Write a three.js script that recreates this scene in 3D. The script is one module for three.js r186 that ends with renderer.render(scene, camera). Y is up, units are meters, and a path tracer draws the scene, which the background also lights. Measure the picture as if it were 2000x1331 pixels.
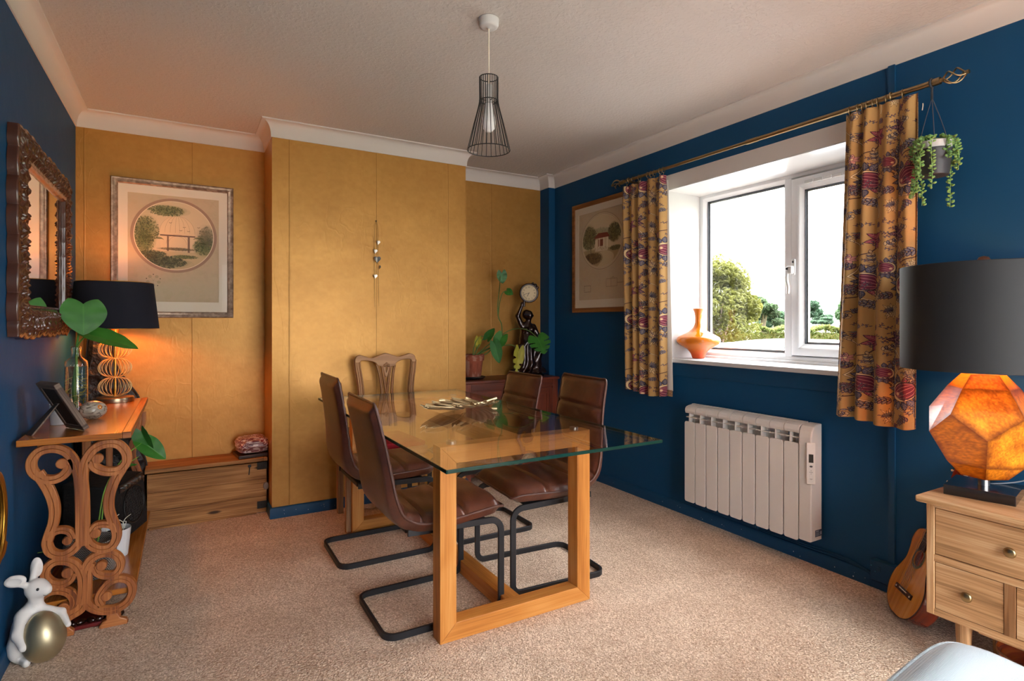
import * as THREE from 'three';
import { RoundedBoxGeometry } from 'three/addons/geometries/RoundedBoxGeometry.js';
import { mergeGeometries, mergeVertices, toCreasedNormals } from 'three/addons/utils/BufferGeometryUtils.js';
import { MarchingCubes } from 'three/addons/objects/MarchingCubes.js';
import { RectAreaLightUniformsLib } from 'three/addons/lights/RectAreaLightUniformsLib.js';

/* ---------- camera, sky, lights, exposure ---------- */
const scene = new THREE.Scene();
const W = 2000, H = 1331, FOCAL = 1104, HORIZON = 630, YAW = 30.056 * Math.PI / 180, EYE = 1.2;
const camera = new THREE.PerspectiveCamera(2 * Math.atan(H / 2 / FOCAL) * 180 / Math.PI, W / H, 0.05, 400);
camera.position.set(0, EYE, 0);
camera.rotation.set(0, -YAW, 0);
camera.setViewOffset(W, H, 0, H / 2 - HORIZON, W, H);
const renderer = new THREE.WebGLRenderer({ antialias: true });
renderer.toneMapping = THREE.LinearToneMapping;
renderer.toneMappingExposure = 1.2;
renderer.shadowMap.enabled = true;
renderer.shadowMap.type = THREE.PCFSoftShadowMap;
RectAreaLightUniformsLib.init();
{ // overcast sky: three times as bright overhead as at the horizon, light ground below
  const w = 64, h = 32, d = new Float32Array(w * h * 4);
  for (let j = 0; j < h; j++) { const s = Math.sin(((j + 0.5) / h - 0.5) * Math.PI), k = s > 0 ? (1 + 2 * s) / 3 : 0.2; for (let i = 0; i < w; i++) d.set([k, k, k * 1.02, 1], (j * w + i) * 4); }
  const sky = new THREE.DataTexture(d, w, h, THREE.RGBAFormat, THREE.FloatType);
  sky.mapping = THREE.EquirectangularReflectionMapping; sky.magFilter = THREE.LinearFilter; sky.needsUpdate = true;
  scene.background = sky; scene.environment = sky;
  scene.backgroundIntensity = scene.environmentIntensity = 24;
}

/* ---------- helpers ---------- */
const PI = Math.PI;
function rngOf(a) { return () => { a = (a + 0x6d2b79f5) | 0; let t = Math.imul(a ^ (a >>> 15), 1 | a); t = (t + Math.imul(t ^ (t >>> 7), 61 | t)) ^ t; return ((t ^ (t >>> 14)) >>> 0) / 4294967296; }; }
const V = (x, y, z) => new THREE.Vector3(x, y, z);
const lerp = (a, b, t) => a + (b - a) * t;
const clamp = (x, a = 0, b = 1) => Math.min(b, Math.max(a, x));
const smooth = (a, b, x) => { const t = clamp((x - a) / (b - a)); return t * t * (3 - 2 * t); };
const used = {};
function numbered(n) { if (!(n in used)) { used[n] = 0; return n; } used[n]++; return n + '_' + String(used[n]).padStart(3, '0'); }
function mesh(name, geo, mat, parent) {
  const list = Array.isArray(geo) ? geo : [geo];
  const g = list.length > 1 ? mergeGeometries(list.map(flat)) : list[0];
  const m = new THREE.Mesh(g, mat);
  m.name = parent ? name : numbered(name);
  m.castShadow = m.receiveShadow = true;
  (parent || scene).add(m);
  return m;
}
function flat(g) { // same attributes everywhere, so that pieces can be joined
  const o = g.index ? g.toNonIndexed() : g.clone();
  for (const k of Object.keys(o.attributes)) if (!['position', 'normal', 'uv'].includes(k)) o.deleteAttribute(k);
  if (!o.attributes.normal) o.computeVertexNormals();
  if (!o.attributes.uv) o.setAttribute('uv', new THREE.BufferAttribute(new Float32Array(o.attributes.position.count * 2), 2));
  o.morphAttributes = {};
  return o;
}
function struct(name, geo, mat, parent) { const m = mesh(name, geo, mat, parent); if (!parent) m.userData.kind = 'structure'; return m; }
function thing(name, label, category, pos = [0, 0, 0], turn = 0, group) {
  const o = new THREE.Group(); o.name = numbered(name); scene.add(o);
  o.position.set(...pos); o.rotation.y = turn;
  o.userData = { label, category }; if (group) o.userData.group = group;
  return o;
}
function tag(o, label, category, group) { o.userData.label = label; o.userData.category = category; if (group) o.userData.group = group; return o; }
function part(o, label) { o.userData.label = label; return o; }
function copyOf(root, pos, turn, label, group) { const r = root.clone(); r.name = numbered(root.name.replace(/_\d+$/, '')); scene.add(r); r.position.set(...pos); r.rotation.y = turn; r.userData = { ...root.userData, label }; if (group) r.userData.group = group; return r; }
// uv in metres, by the dominant side of each face; grain = the axis that u follows
function uvBox(geo, grain = 'x', ou = 0, ov = 0) {
  const g = geo.index ? geo.toNonIndexed() : geo;
  if (!g.attributes.normal) g.computeVertexNormals();
  const p = g.attributes.position, uv = new Float32Array(p.count * 2), a = V(), b = V(), c = V(), n = V();
  for (let i = 0; i < p.count; i += 3) {
    a.fromBufferAttribute(p, i); b.fromBufferAttribute(p, i + 1); c.fromBufferAttribute(p, i + 2);
    n.subVectors(b, a).cross(c.clone().sub(a));
    const x = Math.abs(n.x), y = Math.abs(n.y), z = Math.abs(n.z);
    const f = x >= y && x >= z ? (q) => grain === 'y' ? [q.y, q.z] : [q.z, q.y] : y >= z ? (q) => grain === 'z' ? [q.z, q.x] : [q.x, q.z] : (q) => grain === 'y' ? [q.y, q.x] : [q.x, q.y];
    [a, b, c].forEach((q, k) => { const r = f(q); uv[(i + k) * 2] = r[0] + ou; uv[(i + k) * 2 + 1] = r[1] + ov; });
  }
  g.setAttribute('uv', new THREE.BufferAttribute(uv, 2));
  return g;
}
const box = (w, h, d, x = 0, y = 0, z = 0, grain = 'x') => uvBox(new THREE.BoxGeometry(w, h, d).translate(x, y, z), grain);
function rbox(w, h, d, x = 0, y = 0, z = 0, r = 0.003, grain = 'x', ou = 0, ov = 0, seg = 2) { return uvBox(new RoundedBoxGeometry(w, h, d, seg, Math.min(r, w / 2.01, h / 2.01, d / 2.01)).translate(x, y, z), grain, ou, ov); }
// box from min to max
const bb = (x0, x1, y0, y1, z0, z1, grain) => box(x1 - x0, y1 - y0, z1 - z0, (x0 + x1) / 2, (y0 + y1) / 2, (z0 + z1) / 2, grain);
const rb = (x0, x1, y0, y1, z0, z1, r, grain, ou, ov) => rbox(x1 - x0, y1 - y0, z1 - z0, (x0 + x1) / 2, (y0 + y1) / 2, (z0 + z1) / 2, r, grain, ou, ov);
const cyl = (r0, r1, h, x = 0, y = 0, z = 0, n = 24, open = false) => new THREE.CylinderGeometry(r1, r0, h, n, 1, open).translate(x, y, z); // r0 = bottom
const ball = (r, x = 0, y = 0, z = 0, n = 16) => new THREE.SphereGeometry(r, n, Math.max(6, n / 2 | 0)).translate(x, y, z);
const lathe = (pts, n = 48) => new THREE.LatheGeometry(pts.map(([r, y]) => new THREE.Vector2(r, y)), n);
function tube(pts, r, n = 24, sides = 8, closed = false) {
  const c = new THREE.CatmullRomCurve3(pts.map((p) => p.isVector3 ? p : V(...p)), closed, 'centripetal');
  return new THREE.TubeGeometry(c, n, r, sides, closed);
}
function taperTube(pts, r0, r1, n = 24, sides = 8) {
  const c = new THREE.CatmullRomCurve3(pts.map((p) => V(...p)), false, 'centripetal'), g = new THREE.TubeGeometry(c, n, 1, sides, false), p = g.attributes.position;
  for (let i = 0; i <= n; i++) { const q = c.getPointAt(i / n), r = lerp(r0, r1, i / n); for (let j = 0; j <= sides; j++) { const k = i * (sides + 1) + j; p.setXYZ(k, q.x + (p.getX(k) - q.x) * r, q.y + (p.getY(k) - q.y) * r, q.z + (p.getZ(k) - q.z) * r); } }
  return g;
}
function rod(a, b, r, n = 8) { const A = V(...a), B = V(...b), d = B.clone().sub(A), g = new THREE.CylinderGeometry(r, r, d.length(), n); g.applyQuaternion(new THREE.Quaternion().setFromUnitVectors(V(0, 1, 0), d.normalize())); const m = A.add(B).multiplyScalar(0.5); return g.translate(m.x, m.y, m.z); }
// grid surface from f(u, v) -> [x, y, z]
function surf(f, nu, nv, uvScale = [1, 1], keep) {
  const pos = [], uv = [], idx = [];
  for (let j = 0; j <= nv; j++) for (let i = 0; i <= nu; i++) { const u = i / nu, v = j / nv; pos.push(...f(u, v)); uv.push(u * uvScale[0], v * uvScale[1]); }
  for (let j = 0; j < nv; j++) for (let i = 0; i < nu; i++) { if (keep && !keep((i + 0.5) / nu, (j + 0.5) / nv)) continue; const a = j * (nu + 1) + i, b = a + 1, c = a + nu + 1, d = c + 1; idx.push(a, b, c, b, d, c); }
  const g = new THREE.BufferGeometry();
  g.setAttribute('position', new THREE.Float32BufferAttribute(pos, 3)); g.setAttribute('uv', new THREE.Float32BufferAttribute(uv, 2)); g.setIndex(idx); g.computeVertexNormals();
  return g;
}
// sheet with thickness: both faces and a rim
function slab(f, nu, nv, th, uvScale = [1, 1]) {
  const top = surf(f, nu, nv, uvScale), n = top.attributes.normal, p = top.attributes.position, back = top.clone(), q = back.attributes.position;
  for (let i = 0; i < p.count; i++) q.setXYZ(i, p.getX(i) - n.getX(i) * th, p.getY(i) - n.getY(i) * th, p.getZ(i) - n.getZ(i) * th);
  const ix = back.index.array; for (let i = 0; i < ix.length; i += 3) { const t = ix[i]; ix[i] = ix[i + 1]; ix[i + 1] = t; }
  back.computeVertexNormals();
  const ring = []; for (let i = 0; i <= nu; i++) ring.push(i); for (let j = 1; j <= nv; j++) ring.push(j * (nu + 1) + nu); for (let i = nu - 1; i >= 0; i--) ring.push(nv * (nu + 1) + i); for (let j = nv - 1; j >= 0; j--) ring.push(j * (nu + 1));
  const pos = [], uv = []; const P = (a, k) => { pos.push(a.getX(k), a.getY(k), a.getZ(k)); uv.push(top.attributes.uv.getX(k), top.attributes.uv.getY(k)); };
  for (let i = 0; i + 1 < ring.length; i++) { const a = ring[i], b = ring[i + 1]; P(p, a); P(q, a); P(p, b); P(p, b); P(q, a); P(q, b); }
  const rim = new THREE.BufferGeometry(); rim.setAttribute('position', new THREE.Float32BufferAttribute(pos, 3)); rim.setAttribute('uv', new THREE.Float32BufferAttribute(uv, 2)); rim.computeVertexNormals();
  return mergeGeometries([flat(top), flat(back), flat(rim)]);
}
function extrude(pts, depth, bevel = 0, holes = [], curve = 12) {
  const s = new THREE.Shape(pts.map(([x, y]) => new THREE.Vector2(x, y)));
  for (const h of holes) s.holes.push(new THREE.Path(h.map(([x, y]) => new THREE.Vector2(x, y))));
  return new THREE.ExtrudeGeometry(s, { depth: depth - 2 * bevel, bevelEnabled: bevel > 0, bevelSize: bevel, bevelThickness: bevel, bevelOffset: -bevel, bevelSegments: 2, curveSegments: curve }).translate(0, 0, bevel);
}
// smooth closed or open 2D curve through points
function spline(pts, n, closed = false) { return new THREE.CatmullRomCurve3(pts.map(([x, y]) => V(x, y, 0)), closed, 'centripetal').getSpacedPoints(n).map((p) => [p.x, p.y]); }
// sweep a closed section along frames [{p, a, b}]: point = p + a * s + b * t
function sweep(frames, section, cap = true, closed = false) {
  const n = section.length, pos = [], idx = [];
  for (const f of frames) for (const [s, t] of section) pos.push(f.p.x + f.a.x * s + f.b.x * t, f.p.y + f.a.y * s + f.b.y * t, f.p.z + f.a.z * s + f.b.z * t);
  const m = frames.length, last = closed ? m : m - 1;
  for (let i = 0; i < last; i++) for (let j = 0; j < n; j++) { const i2 = (i + 1) % m, j2 = (j + 1) % n, a = i * n + j, b = i * n + j2, c = i2 * n + j, d = i2 * n + j2; idx.push(a, c, b, b, c, d); }
  if (cap && !closed) for (const [e, o] of [[0, 1], [m - 1, 0]]) for (let j = 1; j + 1 < n; j++) o ? idx.push(e * n, e * n + j, e * n + j + 1) : idx.push(e * n, e * n + j + 1, e * n + j);
  const g = new THREE.BufferGeometry(); g.setAttribute('position', new THREE.Float32BufferAttribute(pos, 3)); g.setIndex(idx);
  return toCreasedNormals(g, 0.7);
}
// mesh of a distance field
function field(sdf, c, half, res) {
  const mc = new MarchingCubes(res, new THREE.MeshStandardMaterial(), false, false, 400000);
  mc.isolation = 0;
  const s = res, h = s / 2;
  for (let z = 0; z < s; z++) for (let y = 0; y < s; y++) for (let x = 0; x < s; x++) mc.field[z * s * s + y * s + x] = -sdf(c[0] + (x - h) / h * half, c[1] + (y - h) / h * half, c[2] + (z - h) / h * half);
  mc.update();
  const n = mc.count, g = new THREE.BufferGeometry(), p = new Float32Array(mc.positionArray.slice(0, n * 3));
  for (let i = 0; i < n; i++) { p[i * 3] = p[i * 3] * half + c[0]; p[i * 3 + 1] = p[i * 3 + 1] * half + c[1]; p[i * 3 + 2] = p[i * 3 + 2] * half + c[2]; }
  g.setAttribute('position', new THREE.BufferAttribute(p, 3));
  const w = mergeVertices(g, 1e-5); w.computeVertexNormals();
  return w;
}
const smin = (a, b, k) => { const h = clamp(0.5 + 0.5 * (b - a) / k); return lerp(b, a, h) - k * h * (1 - h); };
function capsule(p, a, b, ra, rb) { const ab = [b[0] - a[0], b[1] - a[1], b[2] - a[2]], ap = [p[0] - a[0], p[1] - a[1], p[2] - a[2]], t = clamp((ap[0] * ab[0] + ap[1] * ab[1] + ap[2] * ab[2]) / (ab[0] ** 2 + ab[1] ** 2 + ab[2] ** 2 + 1e-12)); return Math.hypot(ap[0] - ab[0] * t, ap[1] - ab[1] * t, ap[2] - ab[2] * t) - lerp(ra, rb, t); }
function ellips(p, c, r) { const q = [(p[0] - c[0]) / r[0], (p[1] - c[1]) / r[1], (p[2] - c[2]) / r[2]], k = Math.hypot(...q); return (k - 1) * Math.min(...r); }

/* ---------- textures ---------- */
function hash(ix, iy, s) { let h = Math.imul(ix, 374761393) ^ Math.imul(iy, 668265263) ^ Math.imul(s, 2147483647 - 1640531527); h = Math.imul(h ^ (h >>> 13), 1274126177); return ((h ^ (h >>> 16)) >>> 0) / 4294967296; }
function tn(x, y, px, py, s) { // tiling value noise, periods px, py
  const ix = Math.floor(x), iy = Math.floor(y), fx = x - ix, fy = y - iy, u = fx * fx * (3 - 2 * fx), v = fy * fy * (3 - 2 * fy), m = (a, b) => ((a % b) + b) % b;
  const x0 = m(ix, px), x1 = m(ix + 1, px), y0 = m(iy, py), y1 = m(iy + 1, py);
  return lerp(lerp(hash(x0, y0, s), hash(x1, y0, s), u), lerp(hash(x0, y1, s), hash(x1, y1, s), u), v);
}
function fbm(u, v, fx, fy, oct, s) { let a = 0, w = 0.5, t = 0; for (let i = 0; i < oct; i++) { a += w * tn(u * fx, v * fy, fx, fy, s + i); t += w; w *= 0.5; fx *= 2; fy *= 2; } return a / t; }
function dataTex(w, h, f, srgb, sx = 1, sy = 1) { // f(u, v) -> [r, g, b] or a grey value, 0..1; sx, sy = size in metres
  const d = new Uint8Array(w * h * 4);
  for (let j = 0; j < h; j++) for (let i = 0; i < w; i++) { const c = f((i + 0.5) / w, (j + 0.5) / h), k = (j * w + i) * 4; if (typeof c === 'number') d[k] = d[k + 1] = d[k + 2] = clamp(c) * 255; else for (let e = 0; e < 3; e++) d[k + e] = clamp(c[e]) * 255; d[k + 3] = 255; }
  const t = new THREE.DataTexture(d, w, h); t.magFilter = THREE.LinearFilter; t.minFilter = THREE.LinearMipmapLinearFilter; t.generateMipmaps = true; t.wrapS = t.wrapT = THREE.RepeatWrapping;
  if (srgb) t.colorSpace = THREE.SRGBColorSpace; t.repeat.set(1 / sx, 1 / sy); t.needsUpdate = true; return t;
}
function canvasTex(w, h, draw, sx = 1, sy = 1) { const c = document.createElement('canvas'); c.width = w; c.height = h; draw(c.getContext('2d'), w, h); const t = new THREE.CanvasTexture(c); t.colorSpace = THREE.SRGBColorSpace; t.wrapS = t.wrapT = THREE.RepeatWrapping; t.repeat.set(1 / sx, 1 / sy); return t; }
const mix3 = (a, b, t) => [lerp(a[0], b[0], t), lerp(a[1], b[1], t), lerp(a[2], b[2], t)];
const hex = (s) => [1, 3, 5].map((i) => parseInt(s.slice(i, i + 2), 16) / 255);
const std = (o) => new THREE.MeshStandardMaterial(o);
const phy = (o) => new THREE.MeshPhysicalMaterial(o);
// wood: grain runs along u
function woodTex(dark, mid, light, seed, o = {}) {
  const { sx = 0.9, sy = 0.45, ring = 7, streak = 0.5, knots = 0, size = 512 } = o, D = hex(dark), M = hex(mid), L = hex(light), r = rngOf(seed), K = [];
  for (let i = 0; i < knots; i++) K.push([r(), r(), 0.012 + 0.02 * r()]);
  return dataTex(size, size, (u, v) => {
    let wv = v + 0.05 * (fbm(u, v, 2, 4, 3, seed) - 0.5), dk = 0;
    for (const [kx, ky, kr] of K) { let dx = u - kx, dy = v - ky; dx -= Math.round(dx); dy -= Math.round(dy); const q = Math.hypot(dx * 0.55, dy) / kr; wv += Math.sign(dy) * 0.02 * Math.exp(-q * 0.7); dk = Math.max(dk, smooth(1.3, 0.4, q)); }
    const w2 = wv - Math.floor(wv);
    const rings = 0.5 + 0.5 * Math.sin((wv * ring + 1.6 * fbm(u, w2, 3, 6, 3, seed + 9)) * 2 * PI);
    const fine = fbm(u, w2, 6, 128, 2, seed + 21), broad = fbm(u, v, 2, 6, 3, seed + 33);
    let t = 0.25 * rings + streak * (fine - 0.5) + 0.9 * (broad - 0.5) + 0.38;
    const c = t < 0.5 ? mix3(D, M, clamp(t * 2)) : mix3(M, L, clamp(t * 2 - 1));
    return dk > 0 ? mix3(c, [D[0] * 0.45, D[1] * 0.4, D[2] * 0.4], dk * 0.85) : c;
  }, true, sx, sy);
}
const grainBump = dataTex(512, 512, (u, v) => 0.5 + 0.5 * (fbm(u, v, 6, 150, 2, 71) - 0.5) + 0.4 * (fbm(u, v, 3, 24, 2, 77) - 0.5), false, 0.9, 0.45);
const fineNoise = dataTex(512, 512, (u, v) => fbm(u, v, 24, 24, 4, 5), false, 0.25, 0.25);
const cloudNoise = dataTex(512, 512, (u, v) => fbm(u, v, 5, 5, 5, 8), false, 1, 1);
const weave = dataTex(128, 128, (u, v) => { const a = Math.sin(u * 32 * 2 * PI), b = Math.sin(v * 32 * 2 * PI); return 0.5 + 0.25 * ((Math.floor(u * 32) + Math.floor(v * 32)) % 2 ? a : b); }, false, 0.04, 0.04);
function withRepeat(t, sx, sy) { const c = t.clone(); c.repeat.set(1 / sx, 1 / sy); c.needsUpdate = true; return c; }
const wood = (tex, rough = 0.5, o = {}) => phy({ map: tex, roughness: rough, bumpMap: grainBump, bumpScale: 0.0006, ...o });

/* ---------- materials ---------- */
const goldTex = dataTex(1024, 1024, (u, v) => { const a = fbm(u, v, 4, 6, 4, 101), b = fbm(u, v, 40, 50, 2, 111); const t = 0.55 + 0.5 * (a - 0.5) + 0.22 * (b - 0.5); const s = Math.min(Math.abs(u - 0.525), Math.abs(u - 0.038)); return mix3(mix3(hex('#9f6e31'), hex('#d3a055'), clamp(t)), hex('#6e4a1c'), 0.28 * smooth(0.003, 0.001, s)); }, true, 1.066, 1.1);
const goldBump = dataTex(1024, 1024, (u, v) => { // wrinkled, painted paper with a butt joint at u = 0.5
  const w = fbm(u, v, 5, 7, 3, 121), c = Math.abs(fbm(u, v, 9, 7, 3, 131) - 0.5), d = Math.abs(fbm(u, v, 14, 4, 2, 141) - 0.5);
  let h = 0.45 + 0.35 * (w - 0.5) + 0.06 * smooth(0.05, 0, c) * smooth(0.45, 0.62, fbm(u, v, 3, 3, 2, 151)) + 0.07 * smooth(0.015, 0, d) * smooth(0.5, 0.65, fbm(u, v, 4, 2, 2, 161)) + 0.05 * (fbm(u, v, 120, 60, 2, 171) - 0.5);
  const s = Math.min(Math.abs(u - 0.525 + 0.0025 * (fbm(0.3, v, 2, 9, 2, 181) - 0.5)), Math.abs(u - 0.038)); h += 0.16 * smooth(0.004, 0.001, s);
  return h;
}, false, 1.066, 1.1);
const M = {};
M.gold = phy({ map: goldTex, metalness: 0.45, roughness: 0.42, bumpMap: goldBump, bumpScale: 0.005 });
M.navy = phy({ color: new THREE.Color(0.006, 0.063, 0.158), roughness: 0.55, bumpMap: withRepeat(cloudNoise, 0.35, 0.35), bumpScale: 0.0012, specularIntensity: 0.4 });
M.navyTrim = phy({ color: new THREE.Color(0.006, 0.058, 0.142), roughness: 0.45, specularIntensity: 0.5, bumpMap: fineNoise, bumpScale: 0.0004 });
M.chip = std({ color: 0xcfd6dc, roughness: 0.7 });
M.ceiling = std({ color: new THREE.Color(0.55, 0.51, 0.475), roughness: 0.95, bumpMap: dataTex(1024, 1024, (u, v) => { const a = fbm(u, v, 70, 70, 3, 201); return smooth(0.42, 0.7, a); }, false, 0.75, 0.75), bumpScale: 0.0008 });
M.cornice = std({ color: new THREE.Color(0.62, 0.575, 0.54), roughness: 0.8 });
M.white = phy({ color: new THREE.Color(0.58, 0.58, 0.578), roughness: 0.5 });
M.gloss = phy({ color: new THREE.Color(0.7, 0.7, 0.695), roughness: 0.25 });
M.upvc = phy({ color: new THREE.Color(0.83, 0.845, 0.86), roughness: 0.3 });
M.rubber = std({ color: 0x1c2026, roughness: 0.7 });
M.pane = phy({ color: 0xffffff, transmission: 1, thickness: 0, roughness: 0.0, ior: 1.45, specularIntensity: 0.6 });
M.carpet = std({ map: dataTex(1024, 1024, (u, v) => { const a = fbm(u, v, 150, 150, 2, 301), b = fbm(u, v, 256, 256, 1, 311), c = fbm(u, v, 6, 6, 4, 321); const t = 0.5 + 0.85 * (a - 0.5) + 0.55 * (b - 0.5) + 0.3 * (c - 0.5); return mix3(hex('#a3876f'), hex('#fbe6cf'), clamp(t)); }, true, 0.8, 0.8), roughness: 1, bumpMap: dataTex(1024, 1024, (u, v) => 0.6 * fbm(u, v, 170, 170, 2, 331) + 0.4 * fbm(u, v, 9, 9, 3, 341), false, 0.8, 0.8), bumpScale: 0.007 });
M.oak = wood(woodTex('#9a5c22', '#c4803a', '#dba05a', 11, { ring: 5, streak: 0.45 }), 0.42, { bumpScale: 0.0004, specularIntensity: 0.7 });
M.mango = wood(woodTex('#8a6540', '#bd9164', '#d8b78e', 12, { ring: 6, streak: 0.7 }), 0.5);
M.sheesham = wood(woodTex('#5c2c12', '#96562a', '#b87642', 13, { ring: 6, streak: 0.7 }), 0.45);
M.sheeshamTop = wood(woodTex('#642e10', '#a4601f', '#c88238', 13, { ring: 3, streak: 0.5 }), 0.22, { bumpScale: 0.0002, clearcoat: 0.4, clearcoatRoughness: 0.2 });
M.pine = wood(woodTex('#5e3c1e', '#9c6c3c', '#c3935c', 14, { ring: 3, streak: 0.7, knots: 7, size: 1024, sx: 1.0, sy: 0.5 }), 0.75, { bumpScale: 0.0016 });
M.mahogany = wood(woodTex('#3c170c', '#6a2d18', '#854028', 15, { ring: 5 }), 0.4);
M.carvedWood = wood(woodTex('#7c5534', '#a97b52', '#c29669', 16, { ring: 5 }), 0.55);
M.darkWood = wood(woodTex('#1a0d07', '#35190e', '#4c2616', 17, { ring: 5 }), 0.35);
M.greyWood = wood(woodTex('#2c221c', '#54443a', '#77675a', 18, { ring: 5, streak: 1 }), 0.7);
M.black = std({ color: 0x17181a, roughness: 0.45 });
M.blackMetal = phy({ color: 0x26282c, roughness: 0.42, metalness: 0.35 });
M.blackMatt = std({ color: 0x0b0b0d, roughness: 0.9 });
M.tabletop = phy({ color: 0xffffff, transmission: 1, thickness: 0, roughness: 0.0, ior: 1.9, specularIntensity: 1 });
M.glass = phy({ color: 0xffffff, transmission: 1, thickness: 0.012, roughness: 0.0, ior: 1.5, attenuationColor: new THREE.Color(0.75, 0.93, 0.86), attenuationDistance: 0.35 });
M.clearGlass = phy({ color: 0xffffff, transmission: 1, thickness: 0.003, roughness: 0.0, ior: 1.5, attenuationColor: new THREE.Color(0.85, 0.95, 0.8), attenuationDistance: 0.1 });
M.water = phy({ color: 0xffffff, transmission: 1, thickness: 0.05, roughness: 0.0, ior: 1.33, attenuationColor: new THREE.Color(0.8, 0.9, 0.6), attenuationDistance: 0.2 });
M.steel = phy({ color: 0xb8b6b2, metalness: 1, roughness: 0.3 });
M.brass = phy({ color: 0xc9973f, metalness: 1, roughness: 0.3 });
M.antBrass = phy({ color: 0xa08c68, metalness: 1, roughness: 0.3 });
M.paleGold = phy({ color: 0xe6cf94, metalness: 0.7, roughness: 0.4 });
M.bronze = phy({ color: 0x2a140f, metalness: 0.4, roughness: 0.25, clearcoat: 0.6, clearcoatRoughness: 0.15 });
M.terracotta = std({ map: dataTex(256, 256, (u, v) => { const a = fbm(u, v, 4, 4, 4, 401), b = smooth(0.52, 0.7, fbm(u, v, 5, 3, 4, 411)); return mix3(mix3(hex('#6e3220'), hex('#9b5238'), a), hex('#b29486'), b * 0.55); }, true, 0.3, 0.3), roughness: 0.9 });
M.soil = std({ color: 0x1d140e, roughness: 1, bumpMap: fineNoise, bumpScale: 0.01 });
const leather = dataTex(512, 512, (u, v) => 0.6 * fbm(u, v, 60, 60, 3, 501) + 0.4 * Math.abs(fbm(u, v, 30, 30, 3, 511) - 0.5) * 2, false, 0.25, 0.25);
M.leather = phy({ map: dataTex(512, 512, (u, v) => mix3(hex('#3d2018'), hex('#6d3f2e'), clamp(0.5 + 1.3 * (fbm(u, v, 4, 4, 4, 521) - 0.5) + 0.3 * (fbm(u, v, 40, 40, 2, 531) - 0.5))), true, 0.5, 0.5), roughness: 0.28, bumpMap: leather, bumpScale: 0.0005, specularIntensity: 1, clearcoat: 0.25, clearcoatRoughness: 0.3 });
M.stitch = std({ color: 0x8a6a4e, roughness: 0.8 });
const leafMat = (a, b, seed) => phy({ map: dataTex(128, 128, (u, v) => mix3(hex(a), hex(b), clamp(0.5 + 0.9 * (fbm(u, v, 4, 4, 3, seed) - 0.5) + 0.5 * smooth(0.03, 0.0, Math.abs(u - 0.5)))), true), roughness: 0.5, transmission: 0.2, thickness: 0, side: THREE.DoubleSide });
M.leaf = leafMat('#1f681a', '#438f2c', 601);
M.leafDark = leafMat('#1d5c1f', '#3b8532', 611);
M.leafYellow = leafMat('#8a8a2a', '#c3bd3c', 621);
M.stem = phy({ color: 0x4f8a2e, roughness: 0.5 });
M.cream = std({ color: 0xe6ddcb, roughness: 0.8 });
/* ---------- room shell ---------- */
const XL = -0.547, XR = 2.709, ZB = -4.09, ZF = 1.3, CE = 2.43, BX0 = 0.46, BX1 = 1.765, BZ = -3.722, WX = 2.97;
struct('floor', bb(XL - 0.15, XR + 0.3, -0.12, 0, ZB - 0.15, ZF + 0.15), M.carpet);
struct('ceiling', bb(XL - 0.15, XR + 0.3, CE, CE + 0.12, ZB - 0.15, ZF + 0.15), M.ceiling);
struct('wall_left', bb(XL - 0.15, XL, 0, CE, ZB - 0.15, ZF + 0.15), M.navy);
struct('wall_back', bb(XL, XR, 0, CE, ZB - 0.15, ZB), M.gold);
struct('wall_chimney_breast', bb(BX0, BX1, 0, CE, ZB, BZ), M.gold);
const OZ0 = -2.68, OZ1 = -1.38, OY0 = 0.945, OY1 = 2.06;
struct('wall_right', [bb(XR, XR + 0.3, 0, CE, ZB - 0.15, OZ0), bb(XR, XR + 0.3, 0, CE, OZ1, ZF + 0.15), bb(XR, XR + 0.3, 0, OY0, OZ0, OZ1), bb(XR, XR + 0.3, OY1, CE, OZ0, OZ1)], M.navy);
const DX0 = 0.35, DX1 = 2.58, DY = 2.2; // french doors behind the camera
struct('wall_front', [bb(XL, DX0, 0, CE, ZF, ZF + 0.15), bb(DX1, XR, 0, CE, ZF, ZF + 0.15), bb(DX0, DX1, DY, CE, ZF, ZF + 0.15)], M.white);
struct('trim_1', bb(2.648, XR, 0, CE, ZB, -3.957), M.navy);

// mouldings that follow the walls, mitred at every corner
const PLAN = [[XL, ZF], [XL, ZB], [BX0, ZB], [BX0, BZ], [BX1, BZ], [BX1, ZB], [2.648, ZB], [2.648, -3.957], [XR, -3.957], [XR, ZF]];
function mitred(plan, closed) {
  return plan.map(([x, z], i) => {
    const n = plan.length, a = closed || i > 0 ? plan[(i + n - 1) % n] : null, b = closed || i < n - 1 ? plan[(i + 1) % n] : null;
    const nrm = (p, q) => { const dx = q[0] - p[0], dz = q[1] - p[1], l = Math.hypot(dx, dz); return [-dz / l, dx / l]; };
    const n1 = nrm(a || [x, z], a ? [x, z] : b), n2 = nrm(b ? [x, z] : a, b || [x, z]), k = 1 + n1[0] * n2[0] + n1[1] * n2[1];
    return { p: V(x, 0, z), a: V((n1[0] + n2[0]) / k, 0, (n1[1] + n2[1]) / k), b: V(0, 1, 0) };
  });
}
const cove = [[0, CE - 0.097], [0.006, CE - 0.097], [0.007, CE - 0.088]];
for (let i = 0; i <= 10; i++) { const t = i / 10 * PI / 2; cove.push([0.007 + 0.047 * (1 - Math.cos(t)), CE - 0.085 + 0.077 * Math.sin(t)]); }
cove.push([0.062, CE - 0.007], [0.063, CE - 0.001], [0.063, CE], [0, CE]);
struct('trim_cornice', sweep(mitred(PLAN, true), cove, false, true), M.cornice);
const skirt = [[0, 0], [0.013, 0], [0.013, 0.054], [0.010, 0.062], [0.005, 0.066], [0, 0.067]];
const skirting = struct('baseboard_room', sweep(mitred(PLAN, false), skirt), M.navyTrim);
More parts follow.
